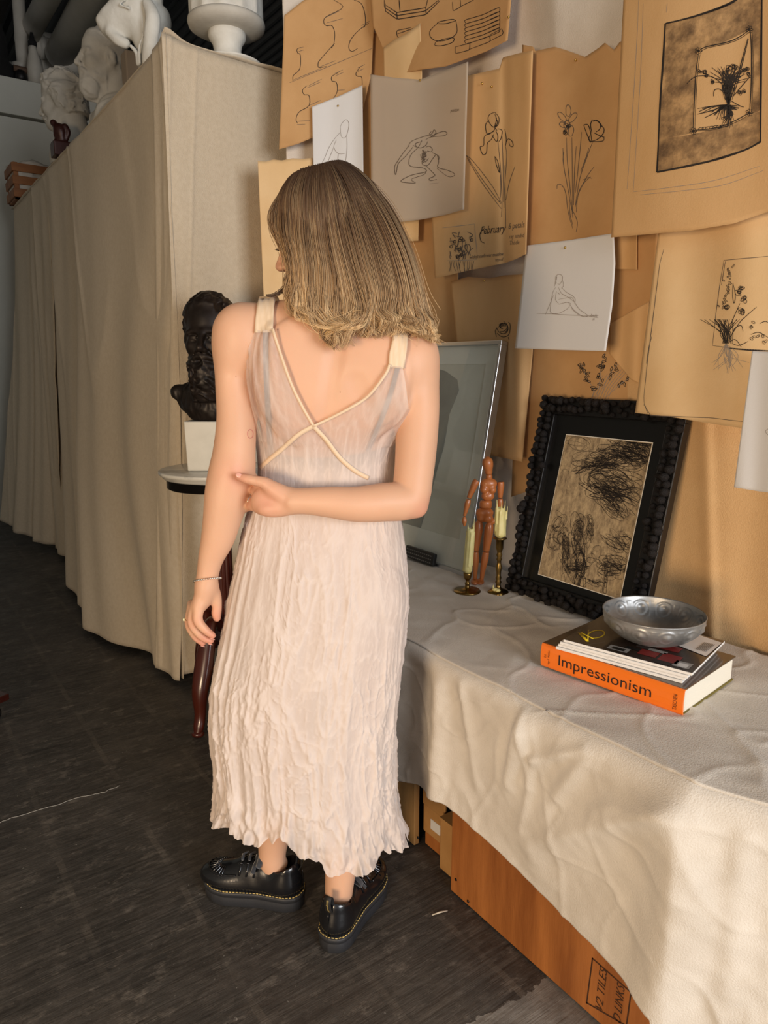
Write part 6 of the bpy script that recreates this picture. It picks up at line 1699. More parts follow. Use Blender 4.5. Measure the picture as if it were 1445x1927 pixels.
for off, sc in ((.012, 1.12), (.036, .95)):
    per = [('h', off), ('h', Hh - off), ('v', off), ('v', W - off)]
    for kind, c in per:
        L_ = (W if kind == 'h' else Hh); n = int((L_ - (0 if kind == 'h' else 2 * st_)) / st_)
        for i in range(n):
            f = (i + .5) / n * (L_ - (0 if kind == 'h' else 2 * st_)) + (0 if kind == 'h' else st_)
            if off > .02 and (f < .03 or f > L_ - .03): continue
            s_ = sc * rr2.uniform(.62, 1.15)
            if kind == 'h': put_cone(min(max(f + rr2.gauss(0, .002), .004), W - .004), c + rr2.gauss(0, .003), s_)
            else: put_cone(c + rr2.gauss(0, .003), f + rr2.gauss(0, .002), s_)
tag(e, 'black frame crusted with small cones holding a charcoal scribble, leaning on the wall', 'picture')

# ---- remote control leaning at the foot of the silver frame
e = empty('remote_control', LF.P(.20, 0, .03)); O_ = LF.P(.20, 0, .03)
M_remote = mat('black_plastic', S(22, 22, 22), .4); M_btn = mat('grey_button', S(120, 116, 110), .6)
L2 = LF; d0 = .014
pa = [L2.ab(L2.hit(*p, d0 + .014))[0] for p in ((758, 1040), (815, 1062))]
rb = MB(); L2.slab(rb, pa[1] - .165, pa[1], .001, .046, d0, d0 + .016); rb.build('case', M_remote, e, smooth=False, bevel=.004).location = -O_
bt_ = MB()
for i in range(13):
    for j in range(3):
        a = pa[1] - .016 - i * .0115; b = .010 + j * .0125
        q = MB(); L2.slab(q, a - .003, a + .003, b - .0018, b + .0018, d0 + .015, d0 + .0172); bt_.add(q.V[0], q.F)
o = bt_.build('buttons', M_btn, e, smooth=False); o['kind'] = 'stuff'; o.location = -O_
tag(e, 'black remote control propped against the silver frame', 'remote')

# ---- wooden artist's mannequin
M_wood = mat('orange_wood', S(188, 112, 58), .4, col2=S(164, 90, 42), nscale=14, stretch=(1, 1, .2), coat=.3, bump=.05)
M_wood_d = mat('dark_joint_wood', S(120, 70, 36), .45)
foot = atz(903, 1101, TT); MVv = float(foot @ HV) + .004
e = empty('wooden_mannequin', (foot[0], foot[1], TT)); O_ = np.array([foot[0], foot[1], TT])
def mz(x, y, dv=0.0): return atv(840 + x / 6.42, 840 + y / 6.42, MVv + dv) - O_
mpx = float((atv(900, 980, MVv) - CAMP) @ FWD) / FPX / 6.42
def spindle(name, pts, rad, m=M_wood, n=16):
    P4 = smooth_curve(np.concatenate([np.array(pts), np.array(rad)[:, None] * mpx], 1), n)
    MB().tube(P4[:, :3], np.maximum(P4[:, 3], .0006), 14).build(name, m, e)
def blob(name, parts, res=.0022, m=M_wood):
    A = np.array([p for p, r_ in parts]); lo, hi = A.min(0) - .05, A.max(0) + .05; s_ = SDF(lo, hi, res)
    for p, r_ in parts: s_.ell(p, r_, np.stack([RV, HV, ZV], 1), .006)
    V, Q = s_.mesh(1); mesh_obj(name, V, Q, m, e)
spindle('head', [mz(495, 122), mz(496, 150), mz(496, 190), mz(502, 240), mz(508, 290), mz(511, 332), mz(511, 340)], [8, 50, 66, 62, 48, 40, 20], n=26)
spindle('neck', [mz(512, 342), mz(514, 365), mz(515, 392)], [36, 40, 36])
blob('chest', [(mz(510, 450), (102 * mpx, 62 * mpx, 72 * mpx)), (mz(455, 520, -.004), (48 * mpx, 55 * mpx, 50 * mpx)), (mz(555, 525, -.004), (48 * mpx, 55 * mpx, 48 * mpx)), (mz(500, 600), (78 * mpx, 55 * mpx, 60 * mpx))])
spindle('waist', [mz(476, 650), mz(476, 668), mz(474, 700), mz(472, 732), mz(470, 748)], [60, 74, 76, 74, 58], M_wood)
blob('pelvis', [(mz(460, 800), (108 * mpx, 70 * mpx, 70 * mpx)), (mz(425, 860), (62 * mpx, 60 * mpx, 56 * mpx)), (mz(505, 870), (60 * mpx, 60 * mpx, 56 * mpx))])
for nm, pts, rad in (('upper_arm', [mz(370, 412), mz(345, 450), mz(310, 530), mz(270, 625)], [40, 44, 38, 27]), ('forearm', [mz(268, 640), mz(255, 690), mz(235, 770), mz(217, 842)], [28, 36, 28, 18]), ('hand', [mz(216, 852), mz(216, 900), mz(216, 962)], [16, 30, 12]),
                     ('upper_arm', [mz(655, 430), mz(656, 470), mz(652, 540), mz(650, 620)], [40, 42, 38, 27]), ('forearm', [mz(650, 632), mz(652, 690), mz(640, 780), mz(610, 860)], [28, 34, 26, 18]), ('hand', [mz(600, 868), mz(560, 910), mz(525, 950)], [16, 30, 14]),
                     ('thigh', [mz(392, 915), mz(385, 1000), mz(368, 1120), mz(352, 1262)], [44, 54, 50, 38]), ('shin', [mz(350, 1275), mz(352, 1370), mz(348, 1480), mz(342, 1600)], [38, 42, 32, 24]),
                     ('thigh', [mz(520, 935), mz(512, 1010), mz(497, 1130), mz(478, 1265)], [46, 56, 52, 40]), ('shin', [mz(476, 1278), mz(462, 1370), mz(442, 1480), mz(424, 1615)], [40, 44, 34, 24])):
    spindle(nm, pts, rad)
blob('hip_joint', [(mz(392, 920), 36 * mpx)]); blob('hip_joint', [(mz(520, 940), 38 * mpx)])
for (x, y) in ((340, 1630), (402, 1672)):
    c = mz(x, y); c[2] = .009
    d_ = np.array([-HV[0] * .8 - RV[0] * .6, -HV[1] * .8 - RV[1] * .6, 0])
    blob('foot', [(c, (.013, .020, .0092)), (c - d_ * .006, (.010, .012, .012))])
tag(e, 'jointed wooden artist mannequin standing against the silver frame', 'mannequin')

# ---- brass candlesticks with melted candles
M_brass = mat('aged_brass', S(150, 122, 70), .28, 1.0, col2=S(112, 90, 50), nscale=20)
M_wax = mat('yellow_wax', S(214, 202, 140), .5, col2=S(204, 190, 124), nscale=30, sss=.25, sss_r=(.01, .008, .004))
def wax_candle(name, par, z0, z1, r_, spikes, seed, lean=0.0):
    s_ = SDF((-.04, -.04, z0 - .005), (.04, .04, z1 + .05), .0016)
    s_.cap((0, 0, z0 + r_ * .9), (lean, 0, z1 - r_), r_ * 1.05, r_ * .85, .004)
    rr_ = random.Random(seed)
    for k in range(9):
        a = rr_.uniform(0, 6.28); t = rr_.uniform(0, 1); zt = z1 - .01 - (z1 - z0) * .15 * rr_.random(); zb = z0 + (z1 - z0) * rr_.uniform(0, .6)
        s_.cap((lean + r_ * .92 * math.cos(a), r_ * .92 * math.sin(a), zt), (r_ * 1.0 * math.cos(a), r_ * 1.0 * math.sin(a), zb), .0022, .003, .003)
    s_.ell((lean, 0, z1 + .002), (r_ * .72, r_ * .72, (z1 - z0) * .35), None, .002, 'sub')
    for (dx, dy, h0, h1) in spikes:
        s_.cap((lean + dx, dy, z1 - h0), (lean + dx * 1.15, dy * 1.1, z1 + h1), .0030, .0012, .003)
    V, Q = s_.mesh(1); return mesh_obj(name, V, Q, M_wax, par)
c = atz(879, 1113, TT); px_ = float((c - CAMP) @ FWD) / FPX
e = empty('candlestick', (c[0], c[1], TT), -YAW)
MB().lathe([(.001, 0), (25.5 * px_, .0), (25.5 * px_, .003), (24 * px_, .006), (16 * px_, .008), (7 * px_, .011), (4.6 * px_, .016), (4.2 * px_, .024), (5.4 * px_, .028), (3.4 * px_, .031), (3.2 * px_, .037), (5 * px_, .040), (7.2 * px_, .046), (7.8 * px_, .056), (8.4 * px_, .061), (7.2 * px_, .062), (.001, .060)], 40).build('holder', M_brass, e)
tag(e, 'short brass candlestick with round dish base, nearest the silver frame', 'candlestick', 'brass candlesticks')
cs = empty('candle', (c[0], c[1], TT + .060), -YAW); tag(cs, 'leaning melted yellow candle in the short brass candlestick', 'candle', 'half-burnt candles')
wax_candle('wax', cs, .0005, .155, 8.0 * px_, ((-.008, -.004, .03, .006), (.009, -.002, .03, .022), (.006, .006, .03, .004)), 4, .006)
c = atz(937, 1116, TT); px_ = float((c - CAMP) @ FWD) / FPX
e = empty('candlestick', (c[0], c[1], TT), -YAW)
def sq(r_, z_, a): return r_ if z_ > .014 else r_ * (1 + .16 * abs(math.cos(2 * a)) ** 2 * (r_ > .02))
MB().lathe([(.001, 0), (17 * px_, 0), (17.5 * px_, .004), (14 * px_, .010), (8 * px_, .015), (5 * px_, .020), (4.2 * px_, .030), (6 * px_, .036), (4.2 * px_, .042), (5.5 * px_, .050), (4.0 * px_, .058), (4.6 * px_, .070), (6.0 * px_, .085), (4.0 * px_, .096), (3.8 * px_, .104), (5.4 * px_, .110), (4 * px_, .116), (5.6 * px_, .124), (4.2 * px_, .131), (5.2 * px_, .138), (7.0 * px_, .146), (7.2 * px_, .172), (13 * px_, .176), (13 * px_, .179), (7 * px_, .179), (.001, .176)], 40, fn=sq).build('holder', M_brass, e)
wd = MB(); wd.sphere((-.012, -.014, .016), (.010, .008, .006), 10, 8); wd.sphere((-.004, -.018, .014), (.009, .007, .006), 10, 8); wd.tube([(-.016, -.012, .018), (-.018, -.012, .026), (-.016, -.012, .031)], [.003, .002, .001], 6)
o = wd.build('wax_drip', M_wax, e); o['kind'] = 'stuff'
tag(e, 'tall turned brass candlestick with square foot, beside the black frame', 'candlestick', 'brass candlesticks')
cs = empty('candle', (c[0], c[1], TT + .179), -YAW); tag(cs, 'jagged melted yellow candle in the tall brass candlestick', 'candle', 'half-burnt candles')
wax_candle('wax', cs, .0005, .105, 9.5 * px_, ((-.012, -.005, .02, .016), (.0, -.012, .03, .014), (.011, -.003, .03, .012), (.018, .0, .045, -.006), (.016, .004, .07, -.02)), 9)

# ---- art book, magazines, bowl
A, B, C = atz(1017, 1253, TT + .002), atz(1283, 1349, TT + .002), atz(1371, 1277, TT + .002)
bx_ = (B - A); BLn = np.linalg.norm(bx_); bx_ /= BLn
by_ = np.cross(ZV, bx_); by_ = by_ if by_[0] > 0 else -by_
BD = float((C - B) @ by_); BTh = .058
book = empty('art_book', (A + B) / 2 + by_ * BD / 2 - np.array([0, 0, 0])); K0 = (A + B) / 2 + by_ * BD / 2
M_orange = mat('orange_spine', S(238, 118, 18), .35, coat=.3); M_cover = mat('dark_painted_cover', S(82, 46, 24), .3, col2=S(52, 40, 22), nscale=7, ndetail=5, coat=.5, col3=S(120, 56, 24))
M_pages = mat('page_block', S(230, 224, 208), .8, bump=.3, bscale=20, bstretch=(1, 1, 60)); M_edge = mat('olive_board_edge', S(112, 100, 36), .6); M_ink = mat('black_ink', S(34, 20, 16), .5)
def bP(a, d, z_): return A - K0 + bx_ * a + by_ * d + ZV * z_
bt_ = .0035
MB().obox(bP(0, .006, BTh - bt_), bx_ * BLn, by_ * (BD - .006), ZV * bt_).build('front_cover', M_cover, book, smooth=False, bevel=.0008)
MB().obox(bP(0, .006, 0), bx_ * BLn, by_ * (BD - .006), ZV * bt_).build('back_cover', M_edge, book, smooth=False, bevel=.0008)
MB().obox(bP(.004, .012, bt_), bx_ * (BLn - .008), by_ * (BD - .018), ZV * (BTh - 2 * bt_)).build('pages', M_pages, book, smooth=False)
prof = [(.010, 0), (.003, .001), (.0005, .006), (-.001, .016), (-.0016, BTh / 2), (-.001, BTh - .016), (.0005, BTh - .006), (.003, BTh - .001), (.010, BTh), (.010, BTh - .003), (.005, BTh - .004), (.003, BTh / 2), (.005, .004), (.010, .003)]
V = [bP(a, d, z_) for a in (0, BLn) for d, z_ in prof]; n = len(prof)
MB().add(V, [(i, (i + 1) % n, n + (i + 1) % n, n + i) for i in range(n)] + [tuple(range(n))[::-1], tuple(range(n, 2 * n))]).build('spine', M_orange, book, smooth=False)
def spine_text(body, a0, z0, h_, w_, vertical=False, nm='title_lettering'):
    TV, TF = text_mesh(body); sx = w_ / TV[:, 0].max()
    if vertical: W = [bP(a0 - v[1] * h_, -.0022, z0 + v[0] * sx) for v in TV]
    else: W = [bP(a0 + v[0] * sx, -.0022, z0 + v[1] * h_) for v in TV]
    me = MB(); me.add(W, TF); me.build(nm, M_ink, book, smooth=False)
spine_text('Impressionism', BLn * .145, .0185, .036, BLn * .66); spine_text('TASCHEN', BLn * .965, .010, .012, .034, True, 'publisher_lettering')
spine_text('Ed.', BLn * .045, .026, .0075, .008, True, 'editor_lettering'); spine_text('Ingo F. Walther', BLn * .072, .012, .007, .034, True, 'editor_lettering')
book.location = K0; tag(book, 'thick orange-spined art book lying on the canvas cloth', 'book')
# magazines: stacked on the book, a little askew
mA, mB, mC = atz(1060, 1206, TT + .083), atz(1302, 1270, TT + .083), atz(1352, 1206, TT + .083)
mx = (mB - mA); mL = np.linalg.norm(mx); mx /= mL; my_ = np.cross(ZV, mx); my_ = my_ if my_[0] > 0 else -my_; mD = float((mC - mB) @ my_)
M_mag_edge = mat('white_magazine_spine', S(232, 230, 226), .4); M_mag_cover = mat('dark_magazine_cover', S(50, 34, 26), .25, col2=S(38, 26, 22), nscale=5, coat=.5)
zt = TT + .002 + BTh
thick = [.0062, .0058, .0064, .0066]; offs = [(-.016, -.004), (-.012, -.001), (-.007, -.002), (0, 0)]
MLAB = ['lowest white-spined magazine, resting on the art book', 'second white-spined magazine up from the art book', 'third white-spined magazine up, just under the dark cover', 'topmost magazine with dark cover and yellow letters, under the bowl']
for k in range(4):
    th_ = thick[k]; o0 = np.array([mA[0], mA[1], zt + .0004]) + mx * offs[k][0] + my_ * offs[k][1]
    c = o0 + mx * mL / 2 + my_ * mD / 2
    e = empty('magazine', c)
    MB().obox(o0 - c, mx * mL, my_ * mD, ZV * (th_ - .0008)).build('pages', M_mag_edge, e, smooth=False, bevel=.0006)
    cov = MB().obox(o0 - c + ZV * (th_ - .0008) + my_ * .0012, mx * mL, my_ * (mD - .0012), ZV * .0005).build('cover', M_mag_cover if k == 3 else M_mag_edge, e, smooth=False)
    for (t_, f0, f1) in (('-- --- - --', .03, .16), ('--- -- ----', .4, .55)):
        TV, TF = text_mesh(t_); sx = mL * (f1 - f0) / TV[:, 0].max()
        MB().add([o0 - c + mx * (mL * f0 + v[0] * sx) - my_ * .0004 + ZV * (.0018 + v[1] * .0026) for v in TV], TF).build('spine_lettering', mat('grey_ink', S(120, 118, 116), .6) if 'grey_ink' not in MATS else MATS['grey_ink'], e, smooth=False)
    if k == 3:
        zc = th_ + .0001
        def cv(a, d, z_=0.0): return o0 - c + mx * (mL * a) + my_ * (mD * d) + ZV * (zc + z_)
        def patch(nm, a0_, a1_, d0_, d1_, m, z_=.0001, sh=0.0):
            MB().add([cv(a0_, d0_, z_), cv(a1_, d0_, z_), cv(a1_ + sh, d1_, z_), cv(a0_ + sh, d1_, z_)], [(0, 1, 2, 3)]).build(nm, m, cov, smooth=False)
        PR = {n_: mat(n_, S(*c_), .3, coat=.4) for n_, c_ in (('cover_red', (128, 36, 34)), ('cover_grey', (150, 148, 146)), ('cover_black', (18, 18, 20)), ('cover_white', (224, 222, 220)), ('cover_dusk', (70, 62, 60)))}
        for q in ((.56, .70, .12, .26, 'cover_red'), (.72, .86, .10, .30, 'cover_red'), (.62, .80, .38, .52, 'cover_red'), (.34, .50, .06, .17, 'cover_grey'), (.37, .47, .08, .14, 'cover_black'), (.50, .60, .28, .42, 'cover_dusk'), (.84, .96, .05, .20, 'cover_grey'), (.87, .94, .07, .16, 'cover_white'), (.70, .83, .02, .10, 'cover_black'), (.45, .56, .18, .24, 'cover_black'), (.60, .74, .27, .33, 'cover_grey')):
            patch('cover_picture', *q[:4], PR[q[4]], .0001 + .00005 * (q[4] in ('cover_black', 'cover_white')))
        M_yel = mat('yellow_print', S(222, 190, 40), .4)
        g = MB()
        for pl, w_ in (([(.035, .26), (.17, .10)], .010), ([(.045, .30), (.055, .27), (.18, .20)], .007), ([(.17, .10), (.065, .40)], .004)):
            C_ = [cv(*p, .0002) for p in pl]; g.tube(C_, w_ * .35, 6, flat=.1)
        C_ = [cv(.155 + .055 * math.cos(t), .34 + .13 * math.sin(t), .0002) for t in np.linspace(0, 2 * PI, 30, endpoint=False)]; g.tube(C_, .0016, 6, closed=True, flat=.1)
        g.build('cover_letters', M_yel, cov)
        TV, TF = text_mesh('--------'); sx = .045 / TV[:, 0].max()
        MB().add([cv(.205, .02, .0002) + mx * (v[0] * sx * .5 + .0) + my_ * (v[0] * sx * .9) + mx * v[1] * -.004 for v in TV], TF).build('cover_letters', PR['cover_grey'], cov, smooth=False)
        MB().add([cv(.70, .58, .0010), cv(.985, .46, .0006), cv(1.0, .90, .0016), cv(.78, .985, .0014)], [(0, 1, 2, 3)]).build('address_label', PR['cover_white'], cov, smooth=False)
        ln = MB()
        for i in range(7):
            a_, b_ = cv(.885 + i * .012, .56, .0022), cv(.895 + i * .012, .80, .0022); ln.tube([a_, b_], .0005, 4)
        o = ln.build('address_print', M_ink, cov); o['kind'] = 'stuff'
    tag(e, MLAB[k], 'magazine', 'magazines under the bowl')
    zt += th_ + .0006
# pewter bowl with raised bosses
M_pewter = mat('pewter', S(178, 178, 176), .42, .75, col2=S(138, 139, 139), nscale=12, bump=.08, bscale=40)
c = atz(1226, 1203, zt + .001); bowl_px = float((c - CAMP) @ FWD) / FPX; RB = 91 * bowl_px; HB = .066
prof_o = [(.001, 0), (.030, 0), (.040, .001)] + [(.040 + (RB - .040) * math.sin(f * PI / 2 * .96) ** .95, .001 + (HB - .001) * (1 - math.cos(f * PI / 2 * .96)) ** .86) for f in np.linspace(.1, 1, 12)]
def bowl_pt(r_, z_, a, inner):
    f = z_ / HB; bump = 0
    for k in range(12):
        d = (a - 2 * PI * k / 12 + PI) % (2 * PI) - PI
        q = (d * RB / .0125) ** 2 + ((f - .62) * HB / .0105) ** 2
        bump += .0045 * math.exp(-q * 1.6) + .0016 * math.exp(-((math.sqrt(q) - 1.45) / .22) ** 2)
        d2 = (a - 2 * PI * (k + .5) / 12 + PI) % (2 * PI) - PI
        bump += .0012 * math.exp(-((abs(d2) * RB - .0030) / .0011) ** 2) * (1 if .40 < f < .85 else 0)
    return r_ + bump * (1 if not inner else 1)
seg = 216; V = []; rows = []
prof_i = [(r_ - .0022 if r_ > .01 else r_, z_ + .0022) for r_, z_ in prof_o[::-1]]
full = [(p, False) for p in prof_o] + [((RB + .0012, HB + .0008), False), ((RB - .0004, HB + .0022), False)] + [(p, True) for p in prof_i[1:]]
dense = []
for i in range(len(full) - 1):
    (p, a_), (q, b_) = full[i], full[i + 1]
    for t in np.linspace(0, 1, 4, endpoint=False): dense.append(((p[0] * (1 - t) + q[0] * t, p[1] * (1 - t) + q[1] * t), a_))
for (r_, z_), inn in dense:
    for j in range(seg):
        a = 2 * PI * j / seg; rj = bowl_pt(r_, z_, a, inn); V.append((rj * math.cos(a), rj * math.sin(a), z_))
o = mesh_obj('bowl', V, grid_faces(seg, len(dense), True), M_pewter); o.location = (c[0], c[1], zt + .0008); o.rotation_euler = (0, 0, .35)
tag(o, 'dented pewter bowl with round bosses on top of the magazines', 'bowl')

# ================================================================== marble-topped pedestal with bronze bust
M_marble = mat('white_marble', S(222, 220, 212), .25, col2=S(168, 168, 164), nscale=6, ndetail=8, ramp=(.52, .62), coat=.2)
M_mahog = mat('dark_mahogany', S(78, 30, 18), .28, col2=S(52, 18, 12), nscale=10, stretch=(1, 1, .15), coat=.4)
M_bronze = mat('dark_bronze', S(44, 34, 28), .45, .35, col2=S(28, 22, 18), nscale=12)
PC = aty(421, 1100, 2.47); PX, PY = PC[0], PC[1]; PZ = .955
e = empty('pedestal_table', (PX, PY, 0), -YAW)
pdep = float((np.array([PX, PY, PZ]) - CAMP) @ FWD) / FPX
RT = 109 * pdep
MB().lathe([(.001, PZ - .030), (RT * .90, PZ - .030), (RT * .93, PZ - .026), (RT * .95, PZ - .018), (RT * .985, PZ - .014), (RT, PZ - .008), (RT * .995, PZ - .002), (RT * .98, PZ), (.001, PZ)], 64).build('marble_top', M_marble, e)
MB().lathe([(.001, PZ - .066), (RT * .84, PZ - .066), (RT * .87, PZ - .062), (RT * .87, PZ - .034), (RT * .90, PZ - .0305), (.001, PZ - .0305)], 64).build('apron', mat('ebonised_wood', S(18, 15, 14), .3), e)
flute = lambda r_, z_, a: r_ * (1 - (.10 * max(0, math.cos(12 * a)) if .40 < z_ < .80 else 0))
MB().lathe([(.02, .26), (.05, .27), (.055, .30), (.045, .33), (.030, .345), (.040, .36), (.042, .375), (.034, .39), (.037, .41), (.036, .60), (.033, .78), (.030, .80), (.040, .815), (.030, .83), (.05, .86), (.075, PZ - .066)], 96, fn=flute).build('fluted_column', M_mahog, e)
foot_w = np.array([.832, 2.335, 0]); fl = (foot_w - np.array([PX, PY, 0])); fl = np.array([fl @ RV, fl @ HV, 0]); a0_ = math.atan2(fl[1], fl[0]); rf = np.linalg.norm(fl)
for k in range(3):
    a = a0_ + k * 2 * PI / 3; d = np.array([math.cos(a), math.sin(a), 0]); sf = rf / .16
    path = [d * .030 + [0, 0, .345], d * .050 * sf + [0, 0, .395], d * .085 * sf + [0, 0, .385], d * .098 * sf + [0, 0, .33], d * .120 * sf + [0, 0, .25], d * .146 * sf + [0, 0, .16], d * .150 * sf + [0, 0, .08], d * .160 * sf + [0, 0, .035], d * .170 * sf + [0, 0, .012]]
    P4 = smooth_curve(np.concatenate([np.array(path), np.array([.020, .022, .026, .032, .036, .031, .022, .021, .012])[:, None]], 1), 40)
    MB().tube(P4[:, :3], P4[:, 3], 14, flat=.75, ref=(0, 0, 1)).build('leg', M_mahog, e)
    MB().sphere(d * .165 * sf + [0, 0, .0125], (.024, .020, .0125), 14, 8).build('foot', M_mahog, e)
tag(e, 'round marble-topped pedestal with fluted mahogany column and curved legs', 'pedestal')
# white plinth block under the bust
vb = float(PC @ HV)
pl0 = atv(368, 880, vb); hw = 40 * pdep
plc = np.array([PX, PY, 0]) - RV * ((PC @ RV) - (atv(404, 880, vb) @ RV))
e = empty('bust_plinth', (plc[0], plc[1], PZ), -YAW); ph_ = atv(404, 790, vb)[2] - PZ
def frus(w0, w1, z0, z1): return MB().add([(-w0, -w0, z0), (w0, -w0, z0), (w0, w0, z0), (-w0, w0, z0), (-w1, -w1, z1), (w1, -w1, z1), (w1, w1, z1), (-w1, w1, z1)], [(0, 3, 2, 1), (4, 5, 6, 7), (0, 1, 5, 4), (1, 2, 6, 5), (2, 3, 7, 6), (3, 0, 4, 7)])
frus(hw, hw * 1.05, 0.0005, ph_).build('block', mat('white_marble_block', S(214, 212, 202), .45, col2=S(200, 198, 188), nscale=8), e, smooth=False, bevel=.003)
tag(e, 'white marble block carrying the dark bronze bust', 'plinth')
# ---- sculpted heads
def head_frame(f, roll=0.0):
    f = np.array(f, float); f /= np.linalg.norm(f); s_ = np.cross((0, 0, 1.0), f); s_ /= np.linalg.norm(s_); u_ = np.cross(f, s_)
    return np.stack([f, s_, u_], 1)
def man_head(s, O, R, sc, beard=0.0, curls=0.0, seed=0, wrinkle=True, moust=True, bald=False, bushy=0.0):
    """head about 0.24 m tall at sc = 1; R columns are forward, side, up"""
    H_ = lambda f, a, u_: O + R @ (np.array([f, a, u_]) * sc)
    E = lambda c, r_, k=.02, mode='add': s.ell(H_(*c), np.array(r_) * sc, R, k * sc, mode)
    E((-.006, 0, .030), (.100, .078, .092)); E((.045, 0, -.045), (.058, .062, .085), .025); E((.070, 0, -.100), (.030, .034, .026), .02)
    for g in (1, -1):
        s.chain([H_(.085, 0, -.108), H_(.055, .038 * g, -.095), H_(.0, .060 * g, -.055)], [.018 * sc, .018 * sc, .018 * sc], .02 * sc)
        s.cap(H_(.088, .012 * g, .006), H_(.080, .050 * g, .002), .0115 * sc, .009 * sc, .012 * sc)
        E((.096, .031 * g, -.012), (.012, .017, .011), .012, 'sub'); E((.083, .031 * g, -.012), (.012, .015, .010), .003)
        s.cap(H_(.0945, .020 * g, -.007), H_(.086, .045 * g, -.009), .003 * sc, .003 * sc, .003 * sc)
        s.cap(H_(.0945, .020 * g, -.018), H_(.086, .045 * g, -.017), .0026 * sc, .0026 * sc, .003 * sc)
        E((.070, .045 * g, -.040), (.022, .018, .020), .02); E((.112, .013 * g, -.052), (.010, .008, .008), .006)
        s.cap(H_(.098, .020 * g, -.055), H_(.080, .038 * g, -.085), .003 * sc, .003 * sc, .008 * sc, 'sub') if wrinkle else None
        # ear
        E((-.008, .078 * g, -.022), (.020, .010, .032), .006); E((-.004, .086 * g, -.020), (.010, .006, .018), .006, 'sub'); E((-.002, .080 * g, -.048), (.009, .007, .010), .005)
    s.chain([H_(.096, 0, .004), H_(.112, 0, -.022), H_(.124, 0, -.044)], [.010 * sc, .010 * sc, .013 * sc], .008 * sc)
    E((.104, 0, -.078), (.012, .024, .006), .006); E((.102, 0, -.090), (.012, .022, .007), .006)
    s.cap(H_(.112, -.022, -.084), H_(.112, .022, -.084), .0025 * sc, .0025 * sc, .003 * sc, 'sub')
    if moust:
        for g in (1, -1): s.chain([H_(.112, .002 * g, -.068), H_(.108, .020 * g, -.074), H_(.094, .038 * g, -.088)], [.008 * sc, .0085 * sc, .005 * sc], .006 * sc)
    if beard:
        E((.072, 0, -.118 - .03 * beard), (.042 + .006 * beard, .050, .030 + .040 * beard), .02); E((.040, 0, -.10), (.05, .062, .04), .02)
    s.cap(H_(-.030, 0, -.06), H_(-.040, 0, -.20), .062 * sc, .066 * sc, .03 * sc)
    def rough(X, Y, Z):
        x, y, z_ = X - O[0], Y - O[1], Z - O[2]
        f = (R[0, 0] * x + R[1, 0] * y + R[2, 0] * z_) / sc; a = (R[0, 1] * x + R[1, 1] * y + R[2, 1] * z_) / sc; u_ = (R[0, 2] * x + R[1, 2] * y + R[2, 2] * z_) / sc
        hairm = 1 / (1 + np.exp(-((u_ - .045) * 60 + np.maximum(0, -(f - .050)) * 90 - np.maximum(0, f - .055) * 160)))
        hairm = hairm * (u_ > -.09) * (1 if not bald else (u_ < .06))
        bm = (1 / (1 + np.exp((u_ + .080) * 120))) * (f > .01) * (u_ > -.22) * (1 if beard else 0)
        q = 34 / sc * .9
        nz = ridged(X * q + 3 * vnoise(X * 9 / sc, Y * 9 / sc, Z * 9 / sc, seed), Y * q, Z * q * .8, seed + 1, 2)
        return -(.0095 * sc * curls * nz + .016 * sc * bushy) * hairm - .0085 * sc * nz * bm * max(beard, .01)
    s.disp(rough, O - .22 * sc, O + .22 * sc)
# bronze bust
vC = float(plc @ HV); BO = atv(398, 628, vC); sB = 1.06
br_ = SDF(BO - [.25, .25, .36], BO + [.25, .25, .2], .0035)
Rb = head_frame(-HV * 1.0 - RV * .10 - ZV * .04)
man_head(br_, BO, Rb, sB, 1.0, 1.0, 5, bushy=.35)
# draped chest shell with ragged edge
ch = lambda f, a, u_: BO + Rb @ np.array([f, a, u_])
br_.ell(ch(-.01, 0, -.235), (.085, .135, .075), Rb, .03); br_.cap(ch(-.02, -.02, -.20), ch(.0, -.140, -.205), .045, .022, .03); br_.cap(ch(-.02, .02, -.20), ch(.0, .140, -.205), .045, .022, .03)
br_.ell(ch(.03, .0, -.265), (.055, .085, .055), Rb, .03)
br_.disp(lambda X, Y, Z: -.004 * ridged(X * 30, Y * 30, Z * 14, 44, 2) * (Z < BO[2] - .16), BO - [.25, .25, .36], BO + [.25, .25, -.16])
V, Q = br_.mesh(1); V[:, 2] = np.maximum(V[:, 2], PZ + ph_ + .001)
bo = mesh_obj('bronze_bust', V - BO, Q, M_bronze); bo.location = BO
tag(bo, 'dark bronze bust of a bearded man on a white block', 'bust')

# ================================================================== casts on top of the shelves
SZ = CABZ + .012
M_plaster_d = mat('dusty_plaster', S(198, 194, 184), .8, col2=S(182, 177, 166), nscale=8, bump=.2, bscale=80)
